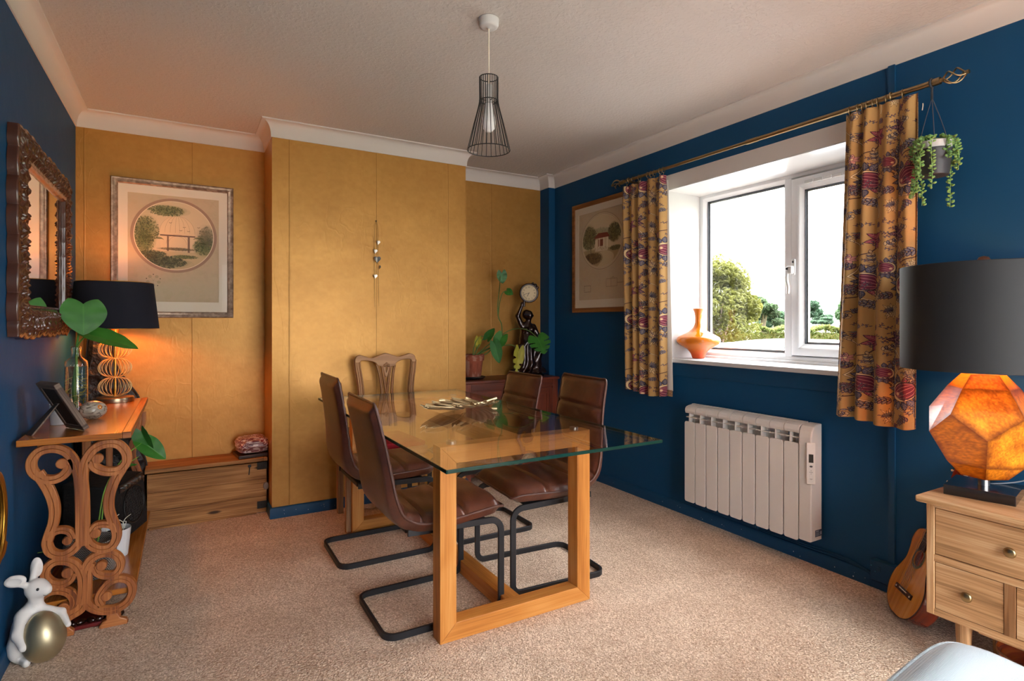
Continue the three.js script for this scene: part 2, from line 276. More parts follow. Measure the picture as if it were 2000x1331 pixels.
{ const r = rngOf(4), g = [];
  const chip = (x, y, z, s) => g.push(ball(s, 0, 0, 0, 6).scale(1, 1, 1).translate(x, y, z));
  for (let i = 0; i < 9; i++) chip(lerp(0.5, 0.86, r()), 0.015 + 0.03 * r(), BZ + 0.0125, 0.0012 + 0.0014 * r());
  for (let i = 0; i < 16; i++) chip(XR - 0.0125, 0.012 + 0.03 * r(), lerp(-3.2, -1.4, r()), 0.0012 + 0.0018 * r());
  const c = mesh('paint_chip', g, M.chip, skirting); c.userData.kind = 'stuff'; }
struct('trim_2', bb(XR - 0.012, XR, 0.13, CE - 0.095, -1.334, -1.307), M.navyTrim);
struct('trim_3', rb(XR - 0.009, XR, 0.862, OY0, OZ0, OZ1, 0.003), M.navyTrim);
struct('trim_4', rb(XR - 0.003, XR + 0.02, OY1, 2.152, OZ0 - 0.02, OZ1 + 0.02, 0.001), M.cornice);
for (const [y, k] of [[0.074, 0], [0.083, 1]]) { const g = [tube([[XR - 0.008, y, -2.0], [XR - 0.008, y + 0.001, -1.75], [XR - 0.008, y, -1.5], [XR - 0.01, y - 0.012 - 0.02 * k, -1.41], [XR - 0.016, 0.04 - 0.006 * k, -1.36], [XR - 0.018, 0.036, -1.29]], 0.004, 40, 8)];
  struct('trim_' + (5 + k), g, M.navyTrim); }

/* ---------- window in the right wall ---------- */
const win = new THREE.Group(); win.name = 'window_1'; win.userData.kind = 'structure'; scene.add(win);
{
  const z0 = -2.635, z1 = -1.405, y0 = 0.975, y1 = 2.045, d = 0.032; // outer frame
  const fx0 = WX, fx1 = WX + 0.06;
  // reveal linings
  const lin = (p) => { const g = new THREE.BufferGeometry(); g.setAttribute('position', new THREE.Float32BufferAttribute(p.flat(), 3)); g.setIndex([0, 1, 2, 0, 2, 3, 4, 6, 5, 4, 7, 6, 0, 4, 5, 0, 5, 1, 1, 5, 6, 1, 6, 2, 2, 6, 7, 2, 7, 3, 3, 7, 4, 3, 4, 0]); const q = g.toNonIndexed(); q.computeVertexNormals(); return uvBox(q); };
  const X0 = XR - 0.002, X1 = XR + 0.3;
  mesh('reveal_lining', lin([[X0, OY0, OZ0 + 0.001], [X0, OY1, OZ0 + 0.001], [X1, OY1, OZ0 + 0.001], [X1, OY0, OZ0 + 0.001], [X0, OY0, OZ0 + 0.012], [X0, OY1, OZ0 + 0.012], [X1, OY1, z0 + 0.01], [X1, OY0, z0 + 0.01]]), M.white, win);
  mesh('reveal_lining', lin([[X0, OY0, OZ1 - 0.012], [X0, OY1, OZ1 - 0.012], [X1, OY1, z1 - 0.01], [X1, OY0, z1 - 0.01], [X0, OY0, OZ1 - 0.001], [X0, OY1, OZ1 - 0.001], [X1, OY1, OZ1 - 0.001], [X1, OY0, OZ1 - 0.001]]), M.white, win);
  mesh('soffit', lin([[X0, OY1 - 0.001, OZ0], [X0, OY1 - 0.001, OZ1], [X1, OY1 - 0.001, OZ1], [X1, OY1 - 0.001, OZ0], [X0, OY1 - 0.006, OZ0], [X0, OY1 - 0.006, OZ1], [X1, OY1 - 0.028, OZ1], [X1, OY1 - 0.028, OZ0]]), M.gloss, win);
  mesh('window_sill', rb(XR - 0.028, fx0 + 0.05, OY0 - 0.001, 0.969, OZ0 - 0.01, OZ1 + 0.01, 0.005), M.white, win);
  mesh('sill_upstand', rb(fx0 - 0.02, fx0 + 0.05, 0.96, 0.985, OZ0 + 0.01, OZ1 - 0.01, 0.004), M.upvc, win);
  // stepped frame profile swept round a rectangle
  const prof = (w) => [[0, 0], [0.004, -0.002], [w * 0.55, -0.002], [w * 0.72, 0.006], [w * 0.8, 0.012], [w, 0.020], [w, 0.055], [0, 0.055]];
  const ringOf = (a0, a1, b0, b1, w, x) => sweep([[a0, b0, 1, 1], [a1, b0, -1, 1], [a1, b1, -1, -1], [a0, b1, 1, -1]].map(([z, y, sz, sy]) => ({ p: V(x, y, z), a: V(0, sy, sz), b: V(1, 0, 0) })), prof(w), false, true);
  const mz0 = -2.028, mz1 = -1.962;
  mesh('frame', ringOf(z0, z1, y0, y1, 0.052, fx0), M.upvc, win);
  const mull = []; for (const [za, zb] of [[mz0, mz1]]) mull.push(rb(fx0 - 0.002, fx0 + 0.055, y0 + 0.03, y1 - 0.03, za + 0.012, zb - 0.012, 0.004), rb(fx0 + 0.012, fx0 + 0.055, y0 + 0.045, y1 - 0.045, za, zb, 0.004));
  mesh('mullion', mull, M.upvc, win);
  // fixed light
  const pane = (a0, a1, b0, b1, x, parent) => {
    mesh('gasket', sweep([[a0, b0, 1, 1], [a1, b0, -1, 1], [a1, b1, -1, -1], [a0, b1, 1, -1]].map(([z, y, sz, sy]) => ({ p: V(x, y, z), a: V(0, sy, sz), b: V(1, 0, 0) })), [[-0.001, 0], [0.004, 0], [0.004, 0.012], [-0.001, 0.012]], false, true), M.rubber, parent);
    mesh('spacer_bar', sweep([[a0, b0, 1, 1], [a1, b0, -1, 1], [a1, b1, -1, -1], [a0, b1, 1, -1]].map(([z, y, sz, sy]) => ({ p: V(x + 0.014, y, z), a: V(0, sy, sz), b: V(1, 0, 0) })), [[0, 0], [0.010, 0], [0.010, 0.018], [0, 0.018]], false, true), M.steel, parent);
    mesh('pane', new THREE.PlaneGeometry(a1 - a0, b1 - b0).rotateY(-PI / 2).translate(x + 0.018, (b0 + b1) / 2, (a0 + a1) / 2), M.pane, parent);
  };
  pane(z0 + 0.052, mz0, y0 + 0.052, y1 - 0.052, fx0 + 0.018, win);
  // opening sash
  const sash = new THREE.Group(); sash.name = 'sash'; win.add(sash);
  const s0 = mz1 - 0.004, s1 = z1 - 0.04, sy0 = y0 + 0.04, sy1 = y1 - 0.042;
  mesh('sash_frame', ringOf(s0, s1, sy0, sy1, 0.066, fx0 - 0.014), M.upvc, sash);
  mesh('sash_gap', sweep([[s0, sy0, 1, 1], [s1, sy0, -1, 1], [s1, sy1, -1, -1], [s0, sy1, 1, -1]].map(([z, y, sz, sy]) => ({ p: V(fx0 - 0.001, y, z), a: V(0, sy, sz), b: V(1, 0, 0) })), [[-0.004, 0], [0.001, 0], [0.001, 0.004], [-0.004, 0.004]], false, true), M.rubber, sash);
  pane(s0 + 0.066, s1 - 0.066, sy0 + 0.066, sy1 - 0.066, fx0 + 0.006, sash);
  const vent = []; for (let i = 0; i < 6; i++) vent.push(rb(fx0 - 0.022, fx0 - 0.012, sy1 - 0.04, sy1 - 0.022, s0 + 0.08 + i * 0.052, s0 + 0.08 + i * 0.052 + 0.046, 0.003));
  mesh('trickle_vent', vent, M.gloss, sash);
  const hz = -1.95, hy = 1.47;
  const handle = mesh('handle', [rb(fx0 - 0.026, fx0 - 0.012, hy - 0.005, hy + 0.085, hz - 0.011, hz + 0.011, 0.006), rb(fx0 - 0.05, fx0 - 0.02, hy + 0.002, hy + 0.045, hz - 0.024, hz + 0.006, 0.006), taperTube([[fx0 - 0.045, hy + 0.02, hz - 0.022], [fx0 - 0.052, hy - 0.03, hz - 0.02], [fx0 - 0.048, hy - 0.075, hz - 0.014], [fx0 - 0.054, hy - 0.11, hz - 0.012]], 0.010, 0.008, 16, 10)], M.gloss, sash);
  mesh('keyhole', [cyl(0.006, 0.006, 0.004).rotateZ(PI / 2).translate(fx0 - 0.051, hy + 0.03, hz - 0.02), cyl(0.005, 0.005, 0.004).rotateZ(PI / 2).translate(fx0 - 0.027, hy + 0.068, hz)], M.rubber, handle);
}

/* ---------- french doors behind the camera ---------- */
const door = new THREE.Group(); door.name = 'door_1'; door.userData.kind = 'structure'; scene.add(door);
{
  const z = ZF + 0.05, w = 0.06;
  mesh('door_frame', [bb(DX0, DX1, DY - w, DY, z - 0.03, z + 0.03), bb(DX0, DX0 + w, 0, DY, z - 0.03, z + 0.03), bb(DX1 - w, DX1, 0, DY, z - 0.03, z + 0.03), bb(DX0, DX1, 0, 0.04, z - 0.03, z + 0.03)], M.upvc, door);
  const mid = (DX0 + DX1) / 2;
  for (const [a, b] of [[DX0 + w, mid], [mid, DX1 - w]]) {
    const leaf = mesh('door_leaf', [bb(a, a + 0.07, 0.05, DY - w, z - 0.025, z + 0.025), bb(b - 0.07, b, 0.05, DY - w, z - 0.025, z + 0.025), bb(a, b, 0.05, 0.2, z - 0.025, z + 0.025), bb(a, b, DY - w - 0.08, DY - w, z - 0.025, z + 0.025)], M.upvc, door);
    mesh('pane', new THREE.PlaneGeometry(b - a - 0.14, DY - w - 0.28).translate((a + b) / 2, (0.2 + DY - w - 0.08) / 2, z), M.pane, leaf);
    mesh('handle', [rod([mid + (a < mid - 0.1 ? -0.035 : 0.035), 1.02, z - 0.06], [mid + (a < mid - 0.1 ? -0.14 : 0.14), 1.02, z - 0.06], 0.009), rod([mid + (a < mid - 0.1 ? -0.035 : 0.035), 1.02, z - 0.06], [mid + (a < mid - 0.1 ? -0.035 : 0.035), 1.02, z - 0.02], 0.009)], M.steel, leaf);
  }
}
/* ---------- left wall: mirror, console table and what stands on it ---------- */
{ // carved mirror
  const t = thing('wall_mirror', 'mirror in a dark carved wooden frame with scalloped edges, hung on the navy wall', 'mirror', [XL, 1.53, -3.135], PI / 2);
  // local x runs along the wall towards the back, y up, z out of the wall
  const hw = 0.505, hh = 0.382, fw = 0.125, N = 640, K = 36, fr = [];
  const per = [], seg = (a, b, n) => { for (let i = 0; i < n; i++) per.push([lerp(a[0], b[0], i / n), lerp(a[1], b[1], i / n)]); };
  seg([-hw, -hh], [hw, -hh], 400); seg([hw, -hh], [hw, hh], 300); seg([hw, hh], [-hw, hh], 400); seg([-hw, hh], [-hw, -hh], 300);
  const pos = [], idx = [], uv = [], n = per.length;
  let run = 0;
  per.forEach(([x, y], i) => {
    const nx = per[(i + 1) % n]; run += Math.hypot(nx[0] - x, nx[1] - y) || 0;
    for (let k = 0; k <= K; k++) {
      const q = k / K; // 0 at the wall side of the outer edge, then over the front to the inner edge
      const vert = Math.abs(Math.abs(x) - hw) < 1e-6, along = vert ? y : x, side = Math.max(0, Math.min(1, (q - 0.2) / 0.8));
      const sc = 0.026 * Math.pow(Math.abs(Math.sin(along * PI / 0.105 + 0.4)), 0.7) + 0.008 * Math.sin(along * 2 * PI / 0.38), cornerFade = smooth(0, 0.06, Math.min(Math.abs(Math.abs(x) - hw), Math.abs(Math.abs(y) - hh)) + (vert ? Math.abs(Math.abs(y) - hh) : Math.abs(Math.abs(x) - hw)));
      const inset = fw * side - (1 - side) * 0.4 * sc * cornerFade;
      let px = x - Math.sign(x) * Math.min(inset, inset) * (vert ? 1 : Math.abs(x) / hw), py = y - Math.sign(y) * inset * (vert ? Math.abs(y) / hh : 1);
      // shrink towards the inner rectangle
      const ix = x * (hw - fw) / hw, iy = y * (hh - fw) / hh; px = lerp(x, ix, side) + (vert ? Math.sign(x) : 0) * (1 - side) * 0.5 * sc * cornerFade; py = lerp(y, iy, side) + (vert ? 0 : Math.sign(y)) * (1 - side) * 0.5 * sc * cornerFade;
      let z = q < 0.2 ? lerp(0.002, 0.034, q / 0.2) : 0.034 + 0.012 * Math.sin(side * PI) - 0.016 * smooth(0.82, 1, side);
      if (side > 0.06 && side < 0.84) { const m = smooth(0.06, 0.16, side) * smooth(0.84, 0.74, side); const a = along * 2 * PI / 0.062, b = side * 2 * PI * 2.2; z += m * (0.0065 * Math.sin(a + 1.4 * Math.sin(b)) * Math.cos(b * 0.7 + 0.6 * Math.sin(a * 0.5)) + 0.0035 * Math.sin(a * 2 + b * 1.5 + 1.2 * Math.sin(a))); }
      if (side > 0.86 && side < 0.94) z += 0.004 * Math.sin((side - 0.86) / 0.08 * PI);
      pos.push(px, py, z); uv.push(run, q * 0.16);
    }
  });
  for (let i = 0; i < n; i++) for (let k = 0; k < K; k++) { const a = i * (K + 1) + k, b = ((i + 1) % n) * (K + 1) + k; idx.push(a, b, a + 1, b, b + 1, a + 1); }
  const g = new THREE.BufferGeometry(); g.setAttribute('position', new THREE.Float32BufferAttribute(pos, 3)); g.setAttribute('uv', new THREE.Float32BufferAttribute(uv, 2)); g.setIndex(idx); g.computeVertexNormals();
  mesh('carved_frame', g, phy({ color: new THREE.Color(0.07, 0.022, 0.012), roughness: 0.26, clearcoat: 0.6, clearcoatRoughness: 0.15 }), t);
  mesh('mirror_glass', rbox(2 * (hw - fw) + 0.012, 2 * (hh - fw) + 0.012, 0.006, 0, 0, 0.018, 0.002), phy({ color: 0xe8e8e4, metalness: 1, roughness: 0.02 }), t);
  mesh('backing', box(2 * hw - 0.06, 2 * hh - 0.06, 0.012, 0, 0, 0.007), M.darkWood, t);
}
// console table with fretwork ends
const TY = 0.77, CZ0 = -3.84, CZ1 = -2.67, CX0 = -0.53, CX1 = -0.182;
{
  const t = thing('console_table', 'brown wooden console table with scrolled fretwork ends and low shelf, beneath the carved mirror', 'console table', [0, 0, 0]);
  mesh('tabletop', rb(CX0, CX1 - 0.03, TY - 0.024, TY, CZ0, CZ1, 0.003, 'z'), M.sheeshamTop, t);
  mesh('edge_board', rb(CX1 - 0.03, CX1, TY - 0.024, TY + 0.001, CZ0, CZ1, 0.003, 'z', 0.3, 0.2), M.sheesham, t);
  mesh('shelf', rb(CX0 + 0.04, CX1 + 0.012, 0.112, 0.135, CZ0 + 0.05, CZ1 - 0.07, 0.003, 'z', 0.5, 0.1), M.sheeshamTop, t);
  mesh('rail', rb(CX0 + 0.05, CX0 + 0.07, TY - 0.07, TY - 0.024, CZ0 + 0.06, CZ1 - 0.06, 0.002, 'z'), M.sheesham, t);
  // the fretwork: bands traced along their middle lines (pixels of a close view), cut from 24 mm board
  const PZ = CZ1 - 0.045, K = 1 / 3.169;
  const pt = (X, Y) => { const u = 40 + X * K, v = 840 + Y * K, dx = Math.sin(YAW) + (u - 1000) / FOCAL * Math.cos(YAW), dz = -Math.cos(YAW) + (u - 1000) / FOCAL * Math.sin(YAW), k = PZ / dz; return [dx * k, EYE + (HORIZON - v) / FOCAL * k]; };
  const th = 0.024;
  function band(list, w0, w1, zoff) { // a board strip with rounded edges and a groove along its middle
    const c = spline(list.map(([x, y]) => pt(x, y)), Math.max(24, list.length * 9)), fr = [];
    c.forEach((p, i) => { const a = c[Math.max(0, i - 1)], b = c[Math.min(c.length - 1, i + 1)], l = Math.hypot(b[0] - a[0], b[1] - a[1]) || 1, w = lerp(w0, w1, i / (c.length - 1)); fr.push({ p: V(p[0], p[1], PZ - zoff), a: V(-(b[1] - a[1]) / l * w, (b[0] - a[0]) / l * w, 0), b: V(0, 0, 1) }); });
    return uvBox(sweep(fr, [[-1, -th], [-1, -0.003], [-0.86, 0], [-0.10, 0], [0, -0.003], [0.10, 0], [0.86, 0], [1, -0.003], [1, -th]].reverse()), 'y', list[0][0] * 0.01);
  }
  const disc = (X, Y, r, zoff) => { const [x, y] = pt(X, Y); return uvBox(new THREE.CylinderGeometry(r - 0.003, r, 0.003, 28).rotateX(PI / 2).translate(x, y, PZ - 0.0015 - zoff), 'y'); };
  const discB = (X, Y, r, zoff) => { const [x, y] = pt(X, Y); return uvBox(new THREE.CylinderGeometry(r, r, th - 0.003, 28).rotateX(PI / 2).translate(x, y, PZ - 0.003 - (th - 0.003) / 2 - zoff), 'y'); };
  const bands = [
    [[[395, 720], [396, 560], [393, 420], [385, 300], [400, 200], [455, 120], [530, 88], [600, 92], [648, 140], [655, 200], [620, 245], [560, 262], [500, 255], [455, 230], [445, 195]], 0.0165, 0.017],
    [[[370, 720], [368, 560], [366, 420], [358, 300], [330, 200], [270, 135], [190, 118], [110, 140], [64, 200], [72, 262], [130, 305], [200, 312], [262, 285], [295, 235], [282, 190]], 0.0165, 0.017],
    [[[630, 235], [580, 320], [550, 410], [545, 490], [565, 560], [590, 620], [590, 680], [555, 730], [490, 742], [430, 715], [402, 660]], 0.019, 0.016],
    [[[590, 640], [570, 600], [520, 588], [465, 598], [435, 635]], 0.014, 0.013],
    [[[100, 270], [150, 340], [190, 420], [208, 500], [200, 580], [175, 650], [160, 710], [185, 765], [250, 782], [315, 755], [365, 700]], 0.019, 0.016],
    [[[172, 690], [195, 645], [250, 625], [300, 635], [325, 680]], 0.014, 0.013],
    [[[395, 870], [430, 810], [490, 775], [560, 770], [608, 800], [618, 850], [585, 895], [530, 908], [475, 890], [455, 850]], 0.016, 0.014],
    [[[375, 1080], [385, 960], [372, 890], [335, 838], [270, 815], [200, 825], [155, 870], [150, 915], [190, 955], [250, 962], [305, 935], [325, 890]], 0.018, 0.014],
    [[[405, 1080], [412, 960], [415, 880], [440, 830]], 0.017, 0.014],
    [[[400, 1060], [430, 1100], [500, 1125], [590, 1115], [660, 1070], [692, 1000], [675, 945], [620, 925], [555, 945], [505, 995], [480, 1050], [500, 1095]], 0.017, 0.013],
    [[[395, 1050], [370, 1110], [310, 1150], [250, 1180]], 0.019, 0.02],
    [[[250, 1190], [300, 1140], [332, 1080], [310, 1025], [250, 1000], [190, 1005], [140, 1030], [100, 1070]], 0.017, 0.015],
    [[[570, 1110], [575, 1165]], 0.02, 0.024], [[[255, 1160], [262, 1235]], 0.02, 0.022],
    [[[495, 1235], [520, 1200], [575, 1185], [630, 1195], [660, 1200]], 0.008, 0.008],
  ];
  const pnl = mesh('fretwork_panel', bands.flatMap(([l, a, b], i) => [band(l, a, b, 0.00015 * i)]).concat([[475, 182, 0.019], [255, 212, 0.0195], [462, 645, 0.018], [288, 690, 0.016], [500, 845, 0.019], [290, 890, 0.019], [530, 1035, 0.018], [262, 1108, 0.019]].flatMap(([x, y, r], i) => [disc(x, y, r, -0.0004 - 0.0001 * i), discB(x, y, r, -0.0004 - 0.0001 * i)])), M.sheesham, t);
  for (const [a, b] of [[[492, 1242], [660, 1200]], [[232, 1302], [330, 1275]]]) {
    const p = pt(...a), q = pt(...b), x0 = p[0], x1 = q[0];
    mesh('foot', uvBox(extrude([[x0, 0], [x1, 0], [x1, 0.018], [lerp(x0, x1, 0.75), 0.03], [lerp(x0, x1, 0.62), 0.05], [lerp(x0, x1, 0.36), 0.05], [lerp(x0, x1, 0.22), 0.03], [x0, 0.014]], th, 0.003).translate(0, 0, PZ - th), 'x'), M.sheesham, t);
  }
  const far = mesh('fretwork_panel', [rb(CX0 + 0.05, CX0 + 0.09, 0.0, TY - 0.024, CZ0 + 0.03, CZ0 + 0.055, 0.004, 'y'), rb(-0.375, -0.345, 0.09, TY - 0.024, CZ0 + 0.03, CZ0 + 0.055, 0.004, 'y'),
    band([[640, 120], [640, 200], [610, 300], [560, 420], [550, 520], [590, 620], [620, 720], [610, 820], [640, 950], [620, 1100], [580, 1240]], 0.02, 0.02, 0).translate(0.0, 0, CZ0 + 0.055 - PZ)], M.sheesham, t);
}
{ // lamp with three wire balls
  const t = thing('table_lamp', 'lit lamp with navy drum shade on three gold wire balls, on the console table', 'lamp', [-0.328, TY, -3.735]);
  mesh('base', lathe([[0, 0], [0.086, 0], [0.088, 0.002], [0.088, 0.022], [0.085, 0.026], [0.03, 0.027], [0.012, 0.03], [0, 0.03]]), phy({ color: 0x9a8a72, metalness: 1, roughness: 0.3 }), t);
  mesh('pole', cyl(0.006, 0.006, 0.40, 0, 0.22, 0, 12), M.brass, t);
  for (let k = 0; k < 3; k++) {
    const g = [], c = 0.082 + k * 0.1025;
    for (let i = 0; i < 22; i++) { const a = i / 22 * 2 * PI, p = []; for (let j = 0; j <= 10; j++) { const f = lerp(-1, 1, j / 10), r = 0.026 + 0.05 * Math.pow(Math.max(0, 1 - f * f), 0.62); p.push([Math.cos(a) * r, c + f * 0.05, Math.sin(a) * r]); } g.push(tube(p, 0.0017, 16, 5)); }
    for (const s of [-1, 1]) g.push(new THREE.TorusGeometry(0.027, 0.002, 6, 24).rotateX(PI / 2).translate(0, c + s * 0.05, 0));
    mesh('wire_ball', g, M.paleGold, t);
  }
  mesh('socket', cyl(0.018, 0.018, 0.062, 0, 0.368, 0, 20), M.brass, t);
  const shade = mesh('shade', lathe([[0.205, 0.395], [0.2035, 0.395], [0.176, 0.645], [0.1775, 0.645], [0.205, 0.395]], 64), phy({ color: 0x0b1020, roughness: 0.9, bumpMap: weave, bumpScale: 0.0005, sheen: 0.2 }), t);
  mesh('lining', lathe([[0.2025, 0.396], [0.175, 0.644]], 64), phy({ color: 0xd0a04a, metalness: 0.8, roughness: 0.4, side: THREE.DoubleSide }), shade);
  mesh('ring', [new THREE.TorusGeometry(0.204, 0.002, 6, 64).rotateX(PI / 2).translate(0, 0.396, 0), new THREE.TorusGeometry(0.1765, 0.002, 6, 64).rotateX(PI / 2).translate(0, 0.645, 0)], M.brass, shade);
  mesh('spider', [0, 1, 2].map((i) => rod([0, 0.42, 0], [Math.cos(i * 2.094) * 0.2, 0.42, Math.sin(i * 2.094) * 0.2], 0.0015)), M.brass, t);
  mesh('bulb', lathe([[0, 0.40], [0.013, 0.402], [0.016, 0.43], [0.03, 0.47], [0.028, 0.495], [0.015, 0.515], [0, 0.52]], 24), std({ color: 0xfff0d8, emissive: 0xffa64a, emissiveIntensity: 2 }), t);
  const l = new THREE.PointLight(0xff9a48, 0.9, 0, 2); l.position.set(0, 0.475, 0); l.castShadow = true; l.shadow.radius = 2; t.add(l);
}
// heart-shaped leaf lying along +x, upper side +y
function leafGeo(len, wid, o = {}) {
  const { fold = 0.15, curl = 0.25, notch = 0.28, slits = [] } = o;
  return surf((a, b) => {
    const s = a * 2 - 1, t = b, w = wid / 2 * Math.pow(Math.sin(PI * (0.16 + 0.84 * t)), 0.75) * (1 - 0.25 * t);
    const x = len * t - len * notch * (1 - t) * (1 - t) * Math.pow(Math.abs(s), 0.8) * (1.25 - 0.45 * s * s), z = s * w;
    return [x, fold * Math.abs(z) * (1 - 0.5 * t) - curl * len * t * t + 0.0012 * Math.sin(t * 22) * Math.abs(s), z];
  }, slits.length ? 48 : 28, slits.length ? 60 : 26, [1, 1], slits.length ? (a, b) => !(Math.abs(a * 2 - 1) > 0.42 && slits.some(([q0, q1, sd]) => b > q0 - 0.02 * (Math.abs(a * 2 - 1) - 0.42) && b < q0 + (q1 - q0) * (0.35 + 1.1 * (Math.abs(a * 2 - 1) - 0.42)) && (!sd || Math.sign(a - 0.5) === sd))) : null);
}
// turn a leaf so that its midrib follows dir and its face looks towards up
function setLeaf(g, at, dir, up) { const x = V(...dir).normalize(), z = x.clone().cross(V(...up)).normalize(), y = z.clone().cross(x); return g.applyMatrix4(new THREE.Matrix4().makeBasis(x, y, z).setPosition(...at)); }
const TOCAM = (p) => [-p[0], EYE - p[1], -p[2]];
{ // cutting in a bottle
  const bx = -0.452, bz = -3.40;
  const t = thing('bottle', 'clear glass bottle of water on the console table, holding cut leaf stems', 'bottle', [bx, TY, bz]);
  mesh('glass', lathe([[0, 0.003], [0.040, 0.003], [0.0455, 0.008], [0.0465, 0.03], [0.0465, 0.225], [0.044, 0.243], [0.030, 0.256], [0.021, 0.264], [0.019, 0.28], [0.019, 0.296], [0.0215, 0.298], [0.0215, 0.310], [0.019, 0.313], [0.0165, 0.311], [0.0165, 0.27], [0.027, 0.253], [0.041, 0.24], [0.0438, 0.22], [0.0438, 0.012], [0.038, 0.007], [0, 0.007]], 40), M.clearGlass, t);
  mesh('water', lathe([[0, 0.0075], [0.038, 0.0075], [0.0434, 0.012], [0.0434, 0.218], [0, 0.218]], 40), M.water, t);
  const c = thing('leaf_cutting', 'green cutting with two big heart shaped leaves, standing in the glass bottle', 'plant', [bx, TY + 0.02, bz]);
  mesh('stem', [taperTube([[0, 0, 0.004], [-0.006, 0.1, 0.003], [0, 0.2, 0], [0.002, 0.29, 0], [0.012, 0.36, 0.01], [0.03, 0.43, 0.03]], 0.008, 0.004, 30), taperTube([[0.004, 0.24, 0], [0.008, 0.30, 0.004], [0.03, 0.335, 0.01], [0.055, 0.352, 0.012]], 0.005, 0.003, 20)], M.stem, c);
  const r = rngOf(31), rt = []; for (let i = 0; i < 9; i++) { const p = [[0.004, 0.16 - i * 0.015, 0]]; let a = r() * 6.28; for (let k = 1; k < 6; k++) { a += (r() - 0.5) * 1.8; p.push([clamp(Math.cos(a) * 0.035, -0.036, 0.036), 0.15 - i * 0.012 - k * 0.012 + r() * 0.02, clamp(Math.sin(a) * 0.035, -0.036, 0.036)].map((q, j) => j === 1 ? Math.max(0.005, q) : q)); } rt.push(tube(p, 0.0013, 24, 5)); }
  mesh('root', rt, phy({ color: 0xb9c26a, roughness: 0.6 }), c).userData.kind = 'stuff';
  const p1 = [0.03, 0.43 + 0.08, 0.03];
  mesh('leaf', setLeaf(leafGeo(0.150, 0.205, { fold: 0.12, curl: 0.12, notch: 0.2 }), [0.036, 0.448, 0.034], [0.06, -0.95, 0.25], [0.32, 0.25, 0.9]).translate(-0.005, 0.05, 0), M.leaf, c);
  mesh('leaf', setLeaf(leafGeo(0.22, 0.12, { fold: 0.35, curl: 0.05, notch: 0.2 }), [0.052, 0.352, 0.012], [0.93, -0.30, 0.25], [0.2, 0.72, 0.62]), M.leaf, c);
}
{ // picture frame seen from behind
  const A = V(-0.412, TY + 0.006, -2.915), B = V(-0.335, TY + 0.006, -2.785);
  const t = thing('photo_frame', 'small dark wooden photo frame seen from behind, propped on a strut on the console table', 'picture frame', [0, 0, 0]);
  const along = B.clone().sub(A).normalize(), wid = 0.15, nrm = V(-along.z, 0, along.x).multiplyScalar(-1); // nrm points to the back side
  if (nrm.x > 0) nrm.multiplyScalar(-1);
  const up = V(0, 1, 0).multiplyScalar(Math.cos(0.50)).add(nrm.clone().multiplyScalar(Math.sin(0.50))), out = up.clone().cross(along).normalize(); if (out.dot(nrm) < 0) out.negate();
  const m = new THREE.Matrix4().makeBasis(along, up, along.clone().cross(up)).setPosition(A.x, A.y, A.z), s = Math.sign(along.clone().cross(up).dot(nrm)), h = 0.215;
  const P = (g) => g.applyMatrix4(m);
  mesh('moulding', [P(rb(0, wid, 0, 0.022, -0.011, 0.011, 0.003)), P(rb(0, wid, h - 0.022, h, -0.011, 0.011, 0.003)), P(rb(0, 0.022, 0.02, h - 0.02, -0.011, 0.011, 0.003, 'y')), P(rb(wid - 0.022, wid, 0.02, h - 0.02, -0.011, 0.011, 0.003, 'y'))], M.greyWood, t);
  mesh('back_board', P(rb(0.018, wid - 0.018, 0.018, h - 0.018, s * 0.004 - 0.004, s * 0.004 + 0.004, 0.001, 'y')), wood(woodTex('#120c0a', '#241914', '#33251d', 41), 0.8), t);
  const top = A.clone().add(along.clone().multiplyScalar(wid / 2)).add(up.clone().multiplyScalar(h * 0.56)).add(nrm.clone().multiplyScalar(0.012)), foot = A.clone().add(along.clone().multiplyScalar(wid / 2 - 0.01)).add(nrm.clone().multiplyScalar(0.155)); foot.y = TY + 0.001;
  const q = foot.clone().sub(top), fr = [top, foot].map((p, i) => ({ p, a: along.clone().multiplyScalar(lerp(0.012, 0.026, i)), b: nrm.clone().multiplyScalar(0.003) }));
  mesh('strut', uvBox(sweep(fr, [[-1, -1], [1, -1], [1, 1], [-1, 1]]), 'y'), M.greyWood, t);
}
{ const t = thing('candle_cup', 'small white cup behind the dark photo frame on the console table', 'cup', [-0.458, TY, -3.02]);
  mesh('cup', lathe([[0, 0], [0.030, 0], [0.031, 0.002], [0.034, 0.085], [0.0335, 0.087], [0.031, 0.085], [0.029, 0.006], [0, 0.006]], 32), M.white, t);
  mesh('wax', cyl(0.0295, 0.0302, 0.05, 0, 0.03, 0, 28), M.cream, t); }
{ const t = thing('stone_egg', 'mottled grey stone egg with an orange eye, on the console table beside the frame', 'ornament', [-0.352, TY, -3.10]);
  const tex = dataTex(256, 256, (u, v) => { const a = fbm(u, v, 6, 6, 4, 701), c = Math.abs(fbm(u, v, 8, 8, 3, 711) - 0.5); return mix3(mix3(hex('#6f675c'), hex('#cfc6b6'), a * 1.25 - 0.1), hex('#43372f'), smooth(0.06, 0.0, c) * 0.7); }, true);
  mesh('stone', new THREE.SphereGeometry(1, 40, 28).scale(0.052, 0.041, 0.044).rotateY(0.5).translate(0, 0.041, 0), phy({ map: tex, roughness: 0.25 }), t);
  const e = [[0.010, 0xd9822a], [0.0072, 0x5a2a12], [0.0045, 0xe8b06a]].map(([r, c], i) => mesh('eye_ring', new THREE.SphereGeometry(r, 20, 8, 0, 2 * PI, 0, PI / 2).scale(1, 0.25, 1).rotateX(PI / 2 - 0.35).rotateY(0.72).translate(0.0275 + i * 0.0006, 0.056, 0.030 + i * 0.0011), phy({ color: c, roughness: 0.25 }), t)); }
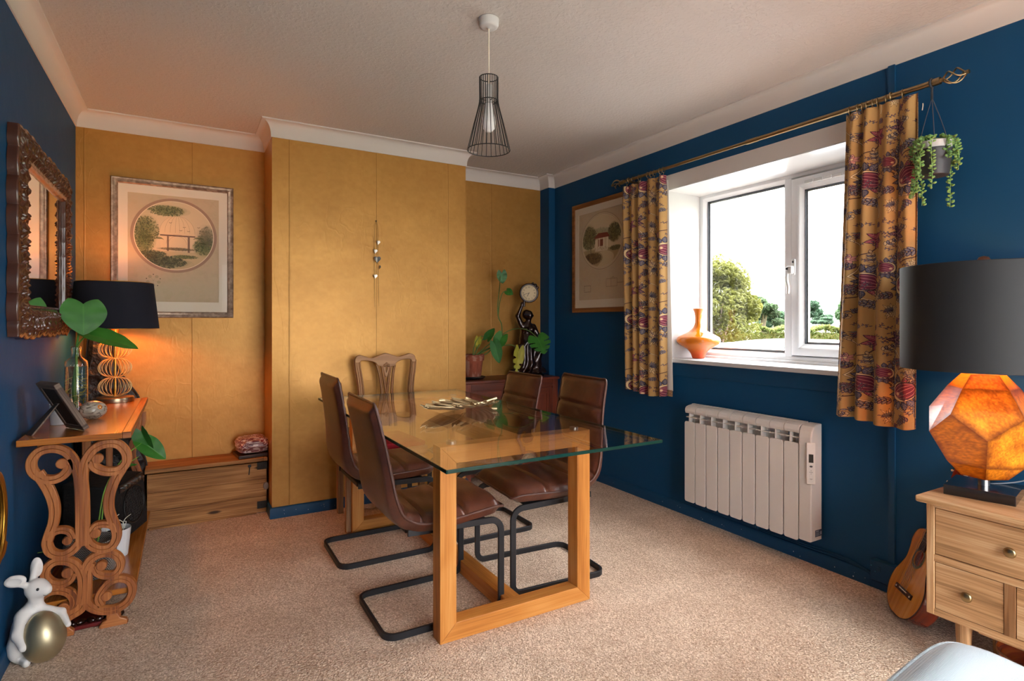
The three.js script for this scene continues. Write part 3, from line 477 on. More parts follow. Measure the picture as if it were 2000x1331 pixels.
/* under and behind the console */
{ // soft guitar case standing in the corner
  const t = thing('gig_bag', 'tall black fabric instrument bag standing in the corner behind the console table', 'bag', [-0.375, 0.0, -3.968], 0);
  const o = [[-0.19, 0.02], [0.0, 0.0], [0.17, 0.03], [0.225, 0.2], [0.22, 0.38], [0.165, 0.50], [0.19, 0.62], [0.18, 0.75], [0.10, 0.86], [0.03, 0.98], [0.02, 1.2], [0.015, 1.32], [-0.03, 1.36], [-0.09, 1.33], [-0.12, 1.2], [-0.14, 1.0], [-0.175, 0.86], [-0.195, 0.72], [-0.19, 0.5], [-0.20, 0.25]].map(([x, y]) => [x * 0.8, y]); const oo = spline(o, 90, true);
  mesh('body', uvBox(extrude(oo, 0.10, 0.03).translate(0, 0, -0.09)), phy({ color: 0x0c0c10, roughness: 0.42, bumpMap: withRepeat(cloudNoise, 0.3, 0.3), bumpScale: 0.02, sheen: 0.3 }), t);
  mesh('zip', tube(oo.map(([x, y]) => [x, y, -0.02]), 0.004, 120, 6, true), M.black, t);
}
{ const t = thing('amplifier', 'black felted amplifier with round speaker grille, on the low shelf of the console table', 'amplifier', [-0.335, 0.135, -3.50], -0.30);
  // local: front faces +x
  mesh('cabinet', uvBox(extrude([[-0.13, 0], [0.12, 0], [0.12, 0.05], [0.10, 0.265], [-0.13, 0.29]], 0.32, 0.012).translate(0, 0, -0.16)), phy({ color: 0x0a0a0b, roughness: 0.95, bumpMap: fineNoise, bumpScale: 0.003 }), t);
  const front = (u, v, d) => { const p = V(0.12, 0.05, 0).lerp(V(0.10, 0.265, 0), u); return [p.x + d, p.y + d * 0.08, v]; };
  const gr = []; for (let i = 0; i < 13; i++) { const k = (i - 6) / 6.5, h = Math.sqrt(1 - k * k); gr.push(rod(front(0.42 - 0.38 * h, k * 0.105, 0.006), front(0.42 + 0.38 * h, k * 0.105, 0.006), 0.0022, 6)); gr.push(rod(front(0.42 + 0.38 * k, -h * 0.105, 0.005), front(0.42 + 0.38 * k, h * 0.105, 0.005), 0.0022, 6)); }
  const rg = []; for (let i = 0; i <= 40; i++) rg.push(front(0.42 + 0.42 * Math.sin(i / 40 * 2 * PI), 0.115 * Math.cos(i / 40 * 2 * PI), 0.005));
  mesh('speaker_grille', [...gr, tube(rg, 0.004, 60, 6)], M.black, t);
  const pnl = mesh('control_panel', sweep([-0.14, 0.14].map((z) => ({ p: V(...front(0.92, z, 0.002)), a: V(-0.08, 1, 0).multiplyScalar(0.018), b: V(1, 0.08, 0).multiplyScalar(0.004) })), [[-1, -1], [1, -1], [1, 1], [-1, 1]]), phy({ color: 0x15171c, roughness: 0.3 }), t);
  for (let i = 0; i < 6; i++) mesh('knob', cyl(0.007, 0.006, 0.014, 0, 0, 0, 12).rotateZ(-PI / 2).translate(...front(0.92, -0.11 + i * 0.042, 0.011)), M.steel, pnl);
}
{ const t = thing('woven_planter', 'grey zigzag woven pot standing on the low shelf just behind the fretwork panel', 'plant pot', [-0.345, 0.135, -2.95]);
  const tex = dataTex(256, 256, (u, v) => { const x = u * 16, y = v * 12, z = Math.abs((x % 1) - 0.5) * 2, k = Math.abs(((y + z * 0.9) % 1) - 0.5); return k < 0.22 ? [0.83, 0.8, 0.76] : [0.16, 0.15, 0.15]; }, true, 0.14, 0.14);
  mesh('pot', uvBox(lathe([[0, 0], [0.072, 0], [0.082, 0.006], [0.092, 0.07], [0.092, 0.13], [0.088, 0.15], [0.084, 0.15], [0.086, 0.12], [0, 0.12]], 40)), std({ map: withRepeat(tex, 0.11, 0.11), roughness: 0.9, bumpMap: weave, bumpScale: 0.002 }), t);
}
{ const t = thing('trailing_vine', 'trailing vine with drooping green leaves, rising from the woven pot past the black amplifier', 'plant', [-0.345, 0.205, -2.95]);
  const S = [[[0, 0, 0], [0.02, 0.12, -0.06], [0.04, 0.26, -0.12], [0.10, 0.37, -0.2], [0.17, 0.42, -0.28]], [[0.01, 0, 0], [0.03, 0.1, -0.04], [0.045, 0.24, -0.1], [0.10, 0.33, -0.18], [0.155, 0.36, -0.24]], [[0, 0, 0], [-0.05, 0.06, 0.06], [-0.10, 0.09, 0.10], [-0.15, 0.10, 0.13]]];
  mesh('stem', S.map((p) => taperTube(p, 0.0032, 0.002, 30, 6)), phy({ color: 0x77a83c, roughness: 0.5 }), t);
  mesh('leaf', setLeaf(leafGeo(0.11, 0.09, { fold: 0.7, curl: 0.3 }), [0.165, 0.425, -0.27], [0.25, -0.85, 0.1], [-0.5, 0.1, 0.85]).translate(0.0, 0.05, 0), M.leafDark, t);
  mesh('leaf', setLeaf(leafGeo(0.13, 0.10, { fold: 0.5, curl: 0.1 }), [0.17, 0.42, -0.28], [0.75, -0.65, 0.2], [-0.1, 0.6, 0.8]), M.leaf, t);
  mesh('leaf', setLeaf(leafGeo(0.06, 0.03, { fold: 0.5 }), [0.095, 0.33, -0.18], [0.9, 0.25, -0.1], [-0.2, 0.8, 0.5]), M.leaf, t);
}
{ const t = thing('glass_pot', 'white ribbed pot with pale roots, on the low shelf beside the black amplifier', 'plant pot', [-0.275, 0.135, -3.14]);
  const n = 60, pts = []; 
  mesh('pot', surf((u, v) => { const a = u * 2 * PI, r = (0.048 + 0.012 * v) * (1 + 0.012 * Math.cos(a * 20)); return [Math.cos(a) * r, v * 0.125, Math.sin(a) * r]; }, 120, 6), phy({ color: 0xd9dde0, roughness: 0.3, side: THREE.DoubleSide }), t);
  mesh('soil', cyl(0.044, 0.054, 0.10, 0, 0.054, 0, 28), M.soil, t);
  const r = rngOf(77), g = []; for (let i = 0; i < 5; i++) { const a = r() * 6.28; g.push(tube([[Math.cos(a) * 0.03, 0.11, Math.sin(a) * 0.03], [Math.cos(a) * 0.045, 0.15, Math.sin(a) * 0.045], [Math.cos(a + 0.5) * 0.06, 0.16 + 0.02 * r(), Math.sin(a + 0.5) * 0.06]], 0.0018, 12, 5)); }
  for (const q of g) mesh('root', q, std({ color: 0xdfe0d2 }), t);
}
{ const t = thing('carved_tray', 'dark carved tray with a red stripe lying on the carpet under the console table', 'tray', [-0.345, 0.0, -2.79], 0.02);
  mesh('board', rb(-0.12, 0.10, 0.004, 0.02, -0.10, 0.05, 0.004), wood(woodTex('#2a0808', '#551414', '#6e2020', 44), 0.3), t);
  const g = []; for (let i = 0; i < 8; i++) g.push(new THREE.SphereGeometry(1, 12, 8).scale(0.018, 0.012, 0.012).rotateY(i % 2 ? 0.6 : -0.6).translate(-0.10 + i * 0.031, 0.026, 0.03));
  mesh('carving', g, M.bronze, t); }
{ // gilt mirror frame whose curve just enters the picture
  const t = thing('gilt_frame', 'curved gilt frame hung low on the navy wall, only its gold edge in view', 'frame', [XL + 0.018, 0.575, -2.383], PI / 2);
  const p = []; for (let i = 0; i < 60; i++) { const a = i / 60 * 2 * PI, c = Math.cos(a), s = Math.sin(a); p.push([c * 0.115, s * 0.15 - 0.01, 0]); }
  mesh('rim', tube(p, 0.013, 120, 10, true), M.brass, t);
  mesh('rim_bead', tube(p.map(([x, y]) => [x * 0.88, y * 0.88, 0.006]), 0.004, 120, 6, true), M.brass, t);
  mesh('foot', taperTube([[0.03, -0.15, 0], [0.07, -0.14, 0.004], [0.11, -0.115, 0]], 0.010, 0.014, 12, 8), M.brass, t);
  mesh('backing', new THREE.CylinderGeometry(1, 1, 0.01, 40).rotateX(PI / 2).scale(0.105, 0.14, 1).translate(0, -0.01, -0.01), M.darkWood, t);
}
{ // rabbit holding an egg
  const t = thing('rabbit_figurine', 'white ceramic rabbit figurine hugging a large pale gold egg, on the carpet', 'figurine', [-0.462, 0, -2.60], 0);
  const S = (x, y, z) => {
    const p = [x, y, z];
    let d = ellips(p, [-0.020, 0.088, -0.022], [0.066, 0.094, 0.056]);
    d = smin(d, capsule(p, [-0.012, 0.15, -0.02], [0.0, 0.20, -0.012], 0.036, 0.024), 0.03);
    d = smin(d, ellips(p, [0.004, 0.245, -0.006], [0.042, 0.036, 0.035]), 0.018);
    d = smin(d, ellips(p, [0.036, 0.240, 0.012], [0.020, 0.018, 0.018]), 0.018);
    d = smin(d, capsule(p, [-0.014, 0.270, -0.022], [-0.004, 0.325, -0.034], 0.012, 0.013), 0.008); // far ear
    d = smin(d, ellips(p, [-0.002, 0.314, -0.034], [0.021, 0.036, 0.009]), 0.006);
    d = smin(d, capsule(p, [-0.026, 0.262, 0.0], [-0.072, 0.296, 0.014], 0.011, 0.013), 0.008); // near ear
    d = smin(d, ellips(p, [-0.062, 0.290, 0.012], [0.036, 0.021, 0.013]), 0.006);
    d = Math.max(d, -ellips(p, [-0.064, 0.289, 0.027], [0.029, 0.014, 0.010]));
    d = smin(d, capsule(p, [-0.040, 0.158, 0.012], [-0.044, 0.116, 0.056], 0.026, 0.021), 0.022); // near arm
    d = smin(d, capsule(p, [-0.044, 0.116, 0.056], [-0.022, 0.082, 0.088], 0.020, 0.016), 0.012);
    d = smin(d, capsule(p, [0.022, 0.168, -0.005], [0.088, 0.150, 0.012], 0.018, 0.014), 0.012); // far arm
    d = smin(d, capsule(p, [0.088, 0.150, 0.012], [0.116, 0.116, 0.055], 0.014, 0.010), 0.008);
    d = smin(d, ellips(p, [-0.054, 0.058, 0.008], [0.036, 0.054, 0.044]), 0.012); // haunch
    d = smin(d, capsule(p, [-0.052, 0.016, 0.0], [-0.018, 0.014, 0.062], 0.017, 0.014), 0.010); // foot
    d = smin(d, capsule(p, [0.03, 0.016, -0.02], [0.05, 0.014, 0.02], 0.016, 0.012), 0.010);
    return Math.max(d, -y + 0.0005);
  };
  const RS = (g) => g.scale(0.86, 1, 0.86);
  mesh('body', RS(field(S, [0.01, 0.17, 0.0], 0.185, 150)), phy({ color: 0xdcdad6, roughness: 0.35 }), t);
  const egg = []; for (let i = 0; i <= 24; i++) { const a = -PI / 2 + i / 24 * PI, y = Math.sin(a); egg.push([Math.max(0, Math.cos(a)) * 0.0735 * (1 - 0.12 * y), 0.088 + y * 0.0875]); }
  mesh('egg', RS(lathe(egg, 48).rotateZ(0.16).translate(0.048, 0.001, 0.042)), phy({ color: 0xb3a98a, metalness: 0.85, roughness: 0.38 }), t);
  mesh('eye', RS(ball(0.0055, 0.0, 0, 0, 12).translate(0.012, 0.252, 0.0265)), M.black, t);
  mesh('eye', RS(ball(0.0055, 0.0, 0, 0, 12).translate(0.026, 0.252, -0.034)), M.black, t);
  mesh('mouth', [RS(tube([[0.030, 0.229, 0.029], [0.040, 0.226, 0.028], [0.052, 0.230, 0.020]], 0.0011, 10, 4))], std({ color: 0x77706a }), t);
}
/* ---------- back wall and the middle of the room ---------- */
// framed prints
const artWash = (g, w, h, base, seed) => { g.fillStyle = base; g.fillRect(0, 0, w, h); const r = rngOf(seed); for (let i = 0; i < 500; i++) { g.fillStyle = `rgba(${110 + 60 * r()},${95 + 40 * r()},${70 + 30 * r()},0.025)`; g.beginPath(); g.ellipse(r() * w, r() * h, 10 + 60 * r(), 4 + 30 * r(), r() * 3, 0, 6.3); g.fill(); } };
const blob = (g, r, x, y, rx, ry, col, n = 60, s = 9) => { const soft = col[0].replace(/[\d.]+\)$/, '0.05)'); if (soft.startsWith('rgba')) for (let i = 0; i < 26; i++) { g.fillStyle = soft; g.beginPath(); g.ellipse(x + (r() - 0.5) * rx * 0.6, y + (r() - 0.5) * ry * 0.6, rx * (0.5 + 0.6 * r()), ry * (0.5 + 0.6 * r()), 0, 0, 6.3); g.fill(); } n *= 2.2; s *= 0.62; for (let i = 0; i < n; i++) { const a = r() * 6.3, q = Math.sqrt(r()); g.fillStyle = col[Math.floor(r() * col.length)]; g.beginPath(); g.ellipse(x + Math.cos(a) * q * rx, y + Math.sin(a) * q * ry, s * (0.4 + r()), s * (0.3 + 0.6 * r()), r() * 3, 0, 6.3); g.fill(); } };
const line = (g, pts, col, w) => { g.strokeStyle = col; g.lineWidth = w; g.beginPath(); pts.forEach(([x, y], i) => i ? g.lineTo(x, y) : g.moveTo(x, y)); g.stroke(); };
function gardenPrint(g, w, h) {
  const r = rngOf(51); artWash(g, w, h, '#c9b79a', 52);
  const cx = w * 0.5, cy = h * 0.375, R = w * 0.47, RY = R * 1.0;
  g.fillStyle = '#a58a77'; g.beginPath(); g.arc(cx, cy, R, 0, 6.3); g.fill();
  g.fillStyle = '#e0cfb0'; g.beginPath(); g.arc(cx, cy, R * 0.93, 0, 6.3); g.fill();
  g.save(); g.beginPath(); g.arc(cx, cy, R * 0.91, 0, 6.3); g.clip();
  g.fillStyle = '#d9c7a6'; g.fillRect(0, 0, w, h); g.fillStyle = '#cdb991'; g.fillRect(0, cy + R * 0.42, w, h);
  // pale domed tent of lines with an open front
  g.fillStyle = '#e2cdaa'; g.beginPath(); g.moveTo(cx - R * 0.32, cy + R * 0.42); g.lineTo(cx - R * 0.36, cy - 0.1 * R); g.quadraticCurveTo(cx - R * 0.3, cy - R * 0.52, cx + R * 0.06, cy - R * 0.56); g.quadraticCurveTo(cx + R * 0.42, cy - R * 0.5, cx + R * 0.46, cy - 0.1 * R); g.lineTo(cx + R * 0.46, cy + R * 0.42); g.fill();
  g.strokeStyle = '#9c8768'; g.lineWidth = 2; for (let i = 0; i < 4; i++) { g.beginPath(); g.ellipse(cx + R * 0.06, cy - R * 0.08, R * (0.05 + 0.12 * i), R * 0.46, 0, PI, 2 * PI); g.stroke(); }
  g.beginPath(); g.arc(cx + R * 0.06, cy + R * 0.22, R * 0.26, PI, 2 * PI); g.stroke(); g.beginPath(); g.arc(cx + R * 0.06, cy + R * 0.22, R * 0.21, PI, 2 * PI); g.stroke();
  g.fillStyle = '#6d5a52'; g.fillRect(cx - R * 0.34, cy - R * 0.02, R * 0.82, R * 0.035);
  g.fillStyle = '#857064'; g.fillRect(cx - R * 0.18, cy, R * 0.04, R * 0.42); g.fillRect(cx + R * 0.30, cy, R * 0.05, R * 0.44);
  const G = ['rgba(88,98,62,0.6)', 'rgba(110,116,78,0.6)', 'rgba(70,84,62,0.6)', 'rgba(128,126,86,0.5)', 'rgba(60,70,58,0.5)'];
  blob(g, r, cx - R * 0.66, cy - R * 0.12, R * 0.30, R * 0.36, G, 200, 16); blob(g, r, cx - R * 0.2, cy - R * 0.66, R * 0.42, R * 0.14, G, 160, 16); blob(g, r, cx - R * 0.7, cy + R * 0.22, R * 0.22, R * 0.3, G, 160, 14);
  blob(g, r, cx + R * 0.7, cy + R * 0.25, R * 0.26, R * 0.24, G, 170, 14); blob(g, r, cx + R * 0.76, cy - R * 0.02, R * 0.2, R * 0.28, ['rgba(105,108,88,0.5)', 'rgba(130,126,100,0.5)'], 100, 18);
  const D = ['rgba(70,80,62,0.7)', 'rgba(88,96,74,0.6)', 'rgba(104,104,78,0.5)', 'rgba(58,68,60,0.6)'];
  blob(g, r, cx - R * 0.28, cy + R * 0.72, R * 0.55, R * 0.16, D, 260, 18); blob(g, r, cx - R * 0.5, cy + R * 0.52, R * 0.3, R * 0.1, D, 120, 14); blob(g, r, cx + R * 0.24, cy + R * 0.56, R * 0.3, R * 0.05, G, 80, 10);
  for (const [x, y, s] of [[-0.62, 0.08, 1], [-0.36, 0.1, 0.8], [0.56, 0.05, 1.0], [0.66, 0.18, 0.7]]) for (let i = 0; i < 14; i++) { const a = PI + i / 13 * PI; line(g, [[cx + x * R, cy + y * R], [cx + x * R + Math.cos(a) * 44 * s, cy + y * R + Math.sin(a) * 26 * s], [cx + x * R + Math.cos(a) * 62 * s, cy + y * R + Math.sin(a) * 12 * s + 10]], 'rgba(78,88,58,0.8)', 3); }
  for (const [x, y] of [[-0.1, -0.34], [0.22, -0.24], [0.56, -0.26], [0.14, -0.15], [0.32, -0.14], [0.02, -0.62]]) line(g, [[cx + x * R - 16, cy + y * R - 5], [cx + x * R, cy + y * R + 3], [cx + x * R + 16, cy + y * R - 7]], '#5b4a44', 4);
  blob(g, r, cx + R * 0.08, cy + R * 0.36, R * 0.4, R * 0.04, ['rgba(95,80,70,0.7)', 'rgba(140,118,90,0.7)'], 80, 8);
  g.restore();
  g.strokeStyle = '#efe2c8'; g.lineWidth = 5; g.beginPath(); g.arc(cx, cy, R * 0.925, 0, 6.3); g.stroke();
  const px = w * 0.27, py = h * 0.80; for (let i = 0; i < 5; i++) { const a = -PI / 2 + i * 2 * PI / 5; g.fillStyle = 'rgba(150,140,110,0.45)'; g.beginPath(); g.arc(px + Math.cos(a + 0.63) * 62, py + Math.sin(a + 0.63) * 62, 20, 0, 6.3); g.fill(); g.fillStyle = '#2c2622'; g.fillRect(px + Math.cos(a) * 78 - 5, py + Math.sin(a) * 78 - 5, 10, 10); line(g, [[px, py], [px + Math.cos(a + 0.63) * 40, py + Math.sin(a + 0.63) * 40]], 'rgba(80,70,60,0.35)', 2); }
}
function lodgePrint(g, w, h) {
  const r = rngOf(61); artWash(g, w, h, '#bda98a', 62);
  const cx = w * 0.5, cy = h * 0.345, A = w * 0.445, B = h * 0.315;
  const el = (k, c) => { g.fillStyle = c; g.beginPath(); g.ellipse(cx, cy, A * k, B * k, 0, 0, 6.3); g.fill(); };
  el(1, '#8c7860'); el(0.985, '#c8b594'); el(0.94, '#9a866a'); el(0.93, '#d8c7a6');
  g.save(); g.beginPath(); g.ellipse(cx, cy, A * 0.915, B * 0.915, 0, 0, 6.3); g.clip();
  g.fillStyle = '#cbb894'; g.fillRect(0, 0, w, h); g.fillStyle = '#a8936c'; g.fillRect(0, cy + B * 0.28, w, h);
  const G = ['rgba(86,84,52,0.6)', 'rgba(108,100,64,0.6)', 'rgba(66,64,42,0.6)', 'rgba(128,114,76,0.45)'];
  blob(g, r, cx - A * 0.1, cy - B * 0.3, A * 0.5, B * 0.16, ['rgba(150,140,112,0.5)', 'rgba(170,156,126,0.5)'], 90, 22);
  blob(g, r, cx - A * 0.58, cy - B * 0.15, A * 0.36, B * 0.42, G, 260, 20); blob(g, r, cx + A * 0.6, cy - B * 0.22, A * 0.3, B * 0.32, G, 220, 20);
  g.fillStyle = '#cdb999'; g.fillRect(cx - A * 0.3, cy - B * 0.05, A * 0.6, B * 0.42); g.fillStyle = '#7a3524'; g.beginPath(); g.moveTo(cx - A * 0.36, cy - B * 0.10); g.lineTo(cx - A * 0.15, cy - B * 0.28); g.lineTo(cx + A * 0.28, cy - B * 0.26); g.lineTo(cx + A * 0.4, cy - B * 0.10); g.fill();
  g.fillStyle = '#733626'; g.fillRect(cx - A * 0.14, cy - B * 0.05, A * 0.22, B * 0.24); g.fillStyle = '#e6d9c0'; for (const x of [-0.26, -0.1, 0.1, 0.26]) g.fillRect(cx + x * A, cy - B * 0.10, A * 0.035, B * 0.42);
  blob(g, r, cx, cy + B * 0.27, A * 0.34, B * 0.05, ['#e2d6bc', '#c9b998', '#8c7456'], 60, 9);
  g.fillStyle = '#c2ad88'; g.beginPath(); g.moveTo(cx + A * 0.2, cy + B * 0.36); g.quadraticCurveTo(cx + A * 0.9, cy + B * 0.5, cx + A * 0.3, cy + B * 0.95); g.lineTo(cx - A * 0.3, cy + B * 0.95); g.quadraticCurveTo(cx + A * 0.3, cy + B * 0.6, cx - A * 0.1, cy + B * 0.4); g.fill();
  blob(g, r, cx - A * 0.45, cy + B * 0.6, A * 0.45, B * 0.2, ['rgba(92,70,42,0.6)', 'rgba(120,96,58,0.6)', 'rgba(66,50,34,0.6)'], 260, 18); blob(g, r, cx + A * 0.66, cy + B * 0.32, A * 0.26, B * 0.08, G, 120, 14);
  line(g, [[cx - A * 0.5, cy + B * 0.5], [cx - A * 0.54, cy - B * 0.3]], '#4c3c28', 9);
  g.restore();
  g.strokeStyle = '#4c3f33'; g.lineWidth = 6; g.setLineDash([18, 10]); g.strokeRect(w * 0.13, h * 0.835, w * 0.14, h * 0.07); g.setLineDash([]); g.lineWidth = 3; g.strokeRect(w * 0.6, h * 0.775, w * 0.22, h * 0.085); line(g, [[w * 0.7, h * 0.76], [w * 0.7, h * 0.86]], '#5b4d3e', 3); line(g, [[w * 0.82, h * 0.825], [w * 0.95, h * 0.825]], '#5b4d3e', 4); g.beginPath(); g.arc(w * 0.74, h * 0.775, 22, PI, 2 * PI); g.stroke();
}
function framed(t, w, h, prof, frameMat, mat, art, artW, artH, ay, texture) { // local: x along, y up, z out of the wall
  const c = [[-w / 2, -h / 2, 1, 1], [w / 2, -h / 2, -1, 1], [w / 2, h / 2, -1, -1], [-w / 2, h / 2, 1, -1]], fw = Math.max(...prof.map((p) => p[0]));
  mesh('frame', uvBox(sweep(c.map(([x, y, sx, sy]) => ({ p: V(x, y, 0), a: V(sx, sy, 0), b: V(0, 0, 1) })), prof, false, true)), frameMat, t);
  const m = mesh('mount', uvBox(extrude([[-w / 2 + fw - 0.004, -h / 2 + fw - 0.004], [w / 2 - fw + 0.004, -h / 2 + fw - 0.004], [w / 2 - fw + 0.004, h / 2 - fw + 0.004], [-w / 2 + fw - 0.004, h / 2 - fw + 0.004]], 0.003, 0, [[[-artW / 2, ay - artH / 2], [artW / 2, ay - artH / 2], [artW / 2, ay + artH / 2], [-artW / 2, ay + artH / 2]]]).translate(0, 0, 0.009)), mat, t);
  mesh('print', new THREE.PlaneGeometry(artW + 0.006, artH + 0.006).translate(0, ay, 0.008), std({ map: texture, roughness: 0.85 }), t);
  mesh('glazing', new THREE.PlaneGeometry(w - 2 * fw + 0.006, h - 2 * fw + 0.006).translate(0, 0, 0.0145), phy({ transmission: 1, thickness: 0, roughness: 0, ior: 1.25, specularIntensity: 0.5 }), t);
  mesh('back_board', box(w - 0.02, h - 0.02, 0.004, 0, 0, 0.004), M.darkWood, t);
}
{ const t = thing('framed_print', 'large framed print of a circular garden scene, on the gold wall above the chest', 'picture', [-0.054, 1.648, ZB + 0.001]);
  const fm = phy({ map: dataTex(256, 256, (u, v) => mix3(hex('#6d5646'), hex('#b39c88'), clamp(0.5 + 1.3 * (fbm(u, v, 20, 20, 4, 211) - 0.5))), true, 0.3, 0.3), roughness: 0.35, metalness: 0.4 });
  framed(t, 0.652, 0.838, [[0, 0], [0, 0.018], [0.004, 0.022], [0.009, 0.021], [0.014, 0.018], [0.03, 0.020], [0.033, 0.018], [0.036, 0.013], [0.036, 0.006], [0.02, 0]], fm, M.cream, 0, 0.484, 0.655, 0.006, canvasTex(1024, 1386, gardenPrint)); }
{ const t = thing('framed_print', 'brown framed print of a garden lodge in an oval, on the navy window wall', 'picture', [XR - 0.001, 1.703, -3.33], -PI / 2);
  framed(t, 0.715, 0.853, [[0, 0], [0, 0.016], [0.003, 0.019], [0.03, 0.017], [0.034, 0.013], [0.036, 0.012], [0.036, 0.006], [0.02, 0]], wood(woodTex('#5a3216', '#7f4c24', '#a06a38', 22), 0.45), std({ color: 0xcfc3ae, roughness: 0.9 }), 0, 0.55, 0.67, 0.005, canvasTex(1024, 1247, lodgePrint)); }

// old chest
{ const t = thing('blanket_chest', 'old knotted pine chest on the carpet in the recess beside the gold chimney breast', 'chest');
  const x0 = -0.19, x1 = 0.447, z0 = ZB + 0.005, z1 = -3.87;
  const P = [[0.005, 0.1055], [0.1065, 0.2105], [0.2115, 0.318]];
  P.forEach(([a, b], i) => mesh('plank', rb(x0, x1, a, b, z1 - 0.02, z1, 0.003, 'x', i * 0.37 + 0.2, i * 0.13 + 0.05), M.pine, t));
  mesh('side_board', rb(x0, x0 + 0.02, 0.005, 0.318, z0, z1 - 0.02, 0.002, 'z'), M.pine, t);
  mesh('side_board', rb(x1 - 0.02, x1, 0.005, 0.318, z0, z1 - 0.02, 0.002, 'z'), M.pine, t);
  mesh('lid', [rb(x0 - 0.01, x1 - 0.02, 0.327, 0.35, z0, z1 + 0.015, 0.003, 'x', 0.4, 0.3), rb(x1 - 0.019, x1 + 0.004, 0.327, 0.349, z0, z1 + 0.012, 0.003, 'z')], M.pine, t);
  mesh('plinth', rb(x0 + 0.01, x1 - 0.06, 0, 0.012, z1 - 0.01, z1 + 0.010, 0.002), M.pine, t);
  for (const y of [0.275, 0.03]) mesh('corner_plate', [rb(x1 - 0.055, x1 + 0.002, y, y + 0.045, z1 - 0.02, z1 + 0.003, 0.001), ball(0.004, x1 - 0.03, y + 0.02, z1 + 0.003, 8)], std({ color: 0x2b2622, roughness: 0.6, metalness: 0.5 }), t);
  mesh('handle_disc', [cyl(0.024, 0.022, 0.012, 0, 0, 0, 20).rotateX(PI / 2).scale(0.7, 1, 1).translate(x1 - 0.004, 0.168, z1 + 0.006)], std({ color: 0x8d8074, roughness: 0.9 }), t);
  mesh('hasp', [rb(0.34, 0.358, 0.296, 0.312, z1, z1 + 0.004, 0.002), rod([0.349, 0.298, z1 + 0.004], [0.345, 0.25, z1 + 0.004], 0.003)], M.blackMetal, t);
}
{ const t = thing('wooden_tray', 'dark wooden slab on the old chest lid, under the crumpled red wrap', 'tray', [0.375, 0.351, -3.965], 0.12);
  mesh('board', rb(-0.10, 0.07, 0, 0.022, -0.09, 0.09, 0.004), M.darkWood, t); }
{ const t = thing('fabric_bundle', 'crumpled red and white patterned bundle on the chest corner by the chimney breast', 'bundle', [0.372, 0.374, -3.96], 0.1);
  const tex = dataTex(512, 512, (u, v) => { const q = u + 0.06 * Math.sin(v * 40 + 6 * fbm(u, v, 6, 6, 2, 801)), a = Math.abs(((q * 12) % 1) - 0.5), b = Math.abs((((u * 5 + v * 9 + 0.3 * Math.sin(u * 30)) % 1) + 1) % 1 - 0.5); return a < 0.09 || b < 0.06 || fbm(u, v, 26, 26, 2, 811) > 0.64 ? hex('#d9c3bd') : mix3(hex('#5d1119'), hex('#8d2a30'), fbm(u, v, 8, 8, 3, 821)); }, true);
  mesh('cloth', surf((u, v) => { const a = u * 2 * PI, b = (v - 0.5) * PI, n = 0.13 * (fbm((u) % 1, v, 8, 8, 3, 831) - 0.5) + 0.07 * (fbm(u % 1, v, 20, 12, 2, 841) - 0.5), sx = Math.sign(Math.cos(a)) * Math.pow(Math.abs(Math.cos(a)), 0.6), sz = Math.sign(Math.sin(a)) * Math.pow(Math.abs(Math.sin(a)), 0.6), cb = Math.pow(Math.max(0, Math.cos(b)), 0.55), k = 1 + n * 1.6; return [0.098 * sx * cb * k, Math.max(0, 0.05 + 0.052 * Math.sign(b) * Math.pow(Math.abs(Math.sin(b)), 0.8) * k), 0.095 * sz * cb * k]; }, 90, 40, [1.4, 0.9]), phy({ map: tex, roughness: 0.35, clearcoat: 0.5, clearcoatRoughness: 0.3, bumpMap: cloudNoise, bumpScale: 0.01, side: THREE.DoubleSide }), t);
}
{ // garland of metal hearts
  const t = thing('heart_garland', 'string garland of small silvery folded hearts hanging on the gold chimney breast', 'garland');
  const P = (u, v) => { const dx = Math.sin(YAW) + (u - 1000) / FOCAL * Math.cos(YAW), dz = -Math.cos(YAW) + (u - 1000) / FOCAL * Math.sin(YAW), k = (BZ + 0.012) / dz; return [dx * k, EYE + (HORIZON - v) / FOCAL * k, BZ + 0.012]; };
  const pin = P(735, 432);
  mesh('pin', ball(0.005, pin[0], pin[1], pin[2] - 0.004, 10), M.blackMetal, t);
  mesh('string', [tube([pin, P(732, 445), P(731.5, 520), P(732, 600)], 0.0011, 20, 5), tube([pin, P(738, 445), P(738.5, 475), P(739, 520), P(740, 598)], 0.0011, 20, 5)], std({ color: 0x8a6a3c }), t);
  const hm = phy({ color: 0xc9c2b8, metalness: 0.9, roughness: 0.3, side: THREE.DoubleSide });
  for (const [u, v, s, turn] of [[738, 474, 0.034, 0.4], [732.5, 491, 0.034, 0.3], [736.5, 507, 0.054, 0.0], [741, 522, 0.032, 1.1], [732.5, 540, 0.034, 0.3]]) {
    const half = (k) => { const sh = []; for (let i = 0; i <= 20; i++) { const a = i / 20 * PI; sh.push([k * 16 * Math.sin(a) ** 3 / 34, (13 * Math.cos(a) - 5 * Math.cos(2 * a) - 2 * Math.cos(3 * a) - Math.cos(4 * a)) / 34]); } return extrude(sh, 0.03).rotateY(-k * 0.5).scale(s, s, s); };
    const g = mergeGeometries([flat(half(1)), flat(half(-1))]); g.rotateY(turn); g.translate(...P(u, v)); mesh('heart', g, hm, t);
  }
}

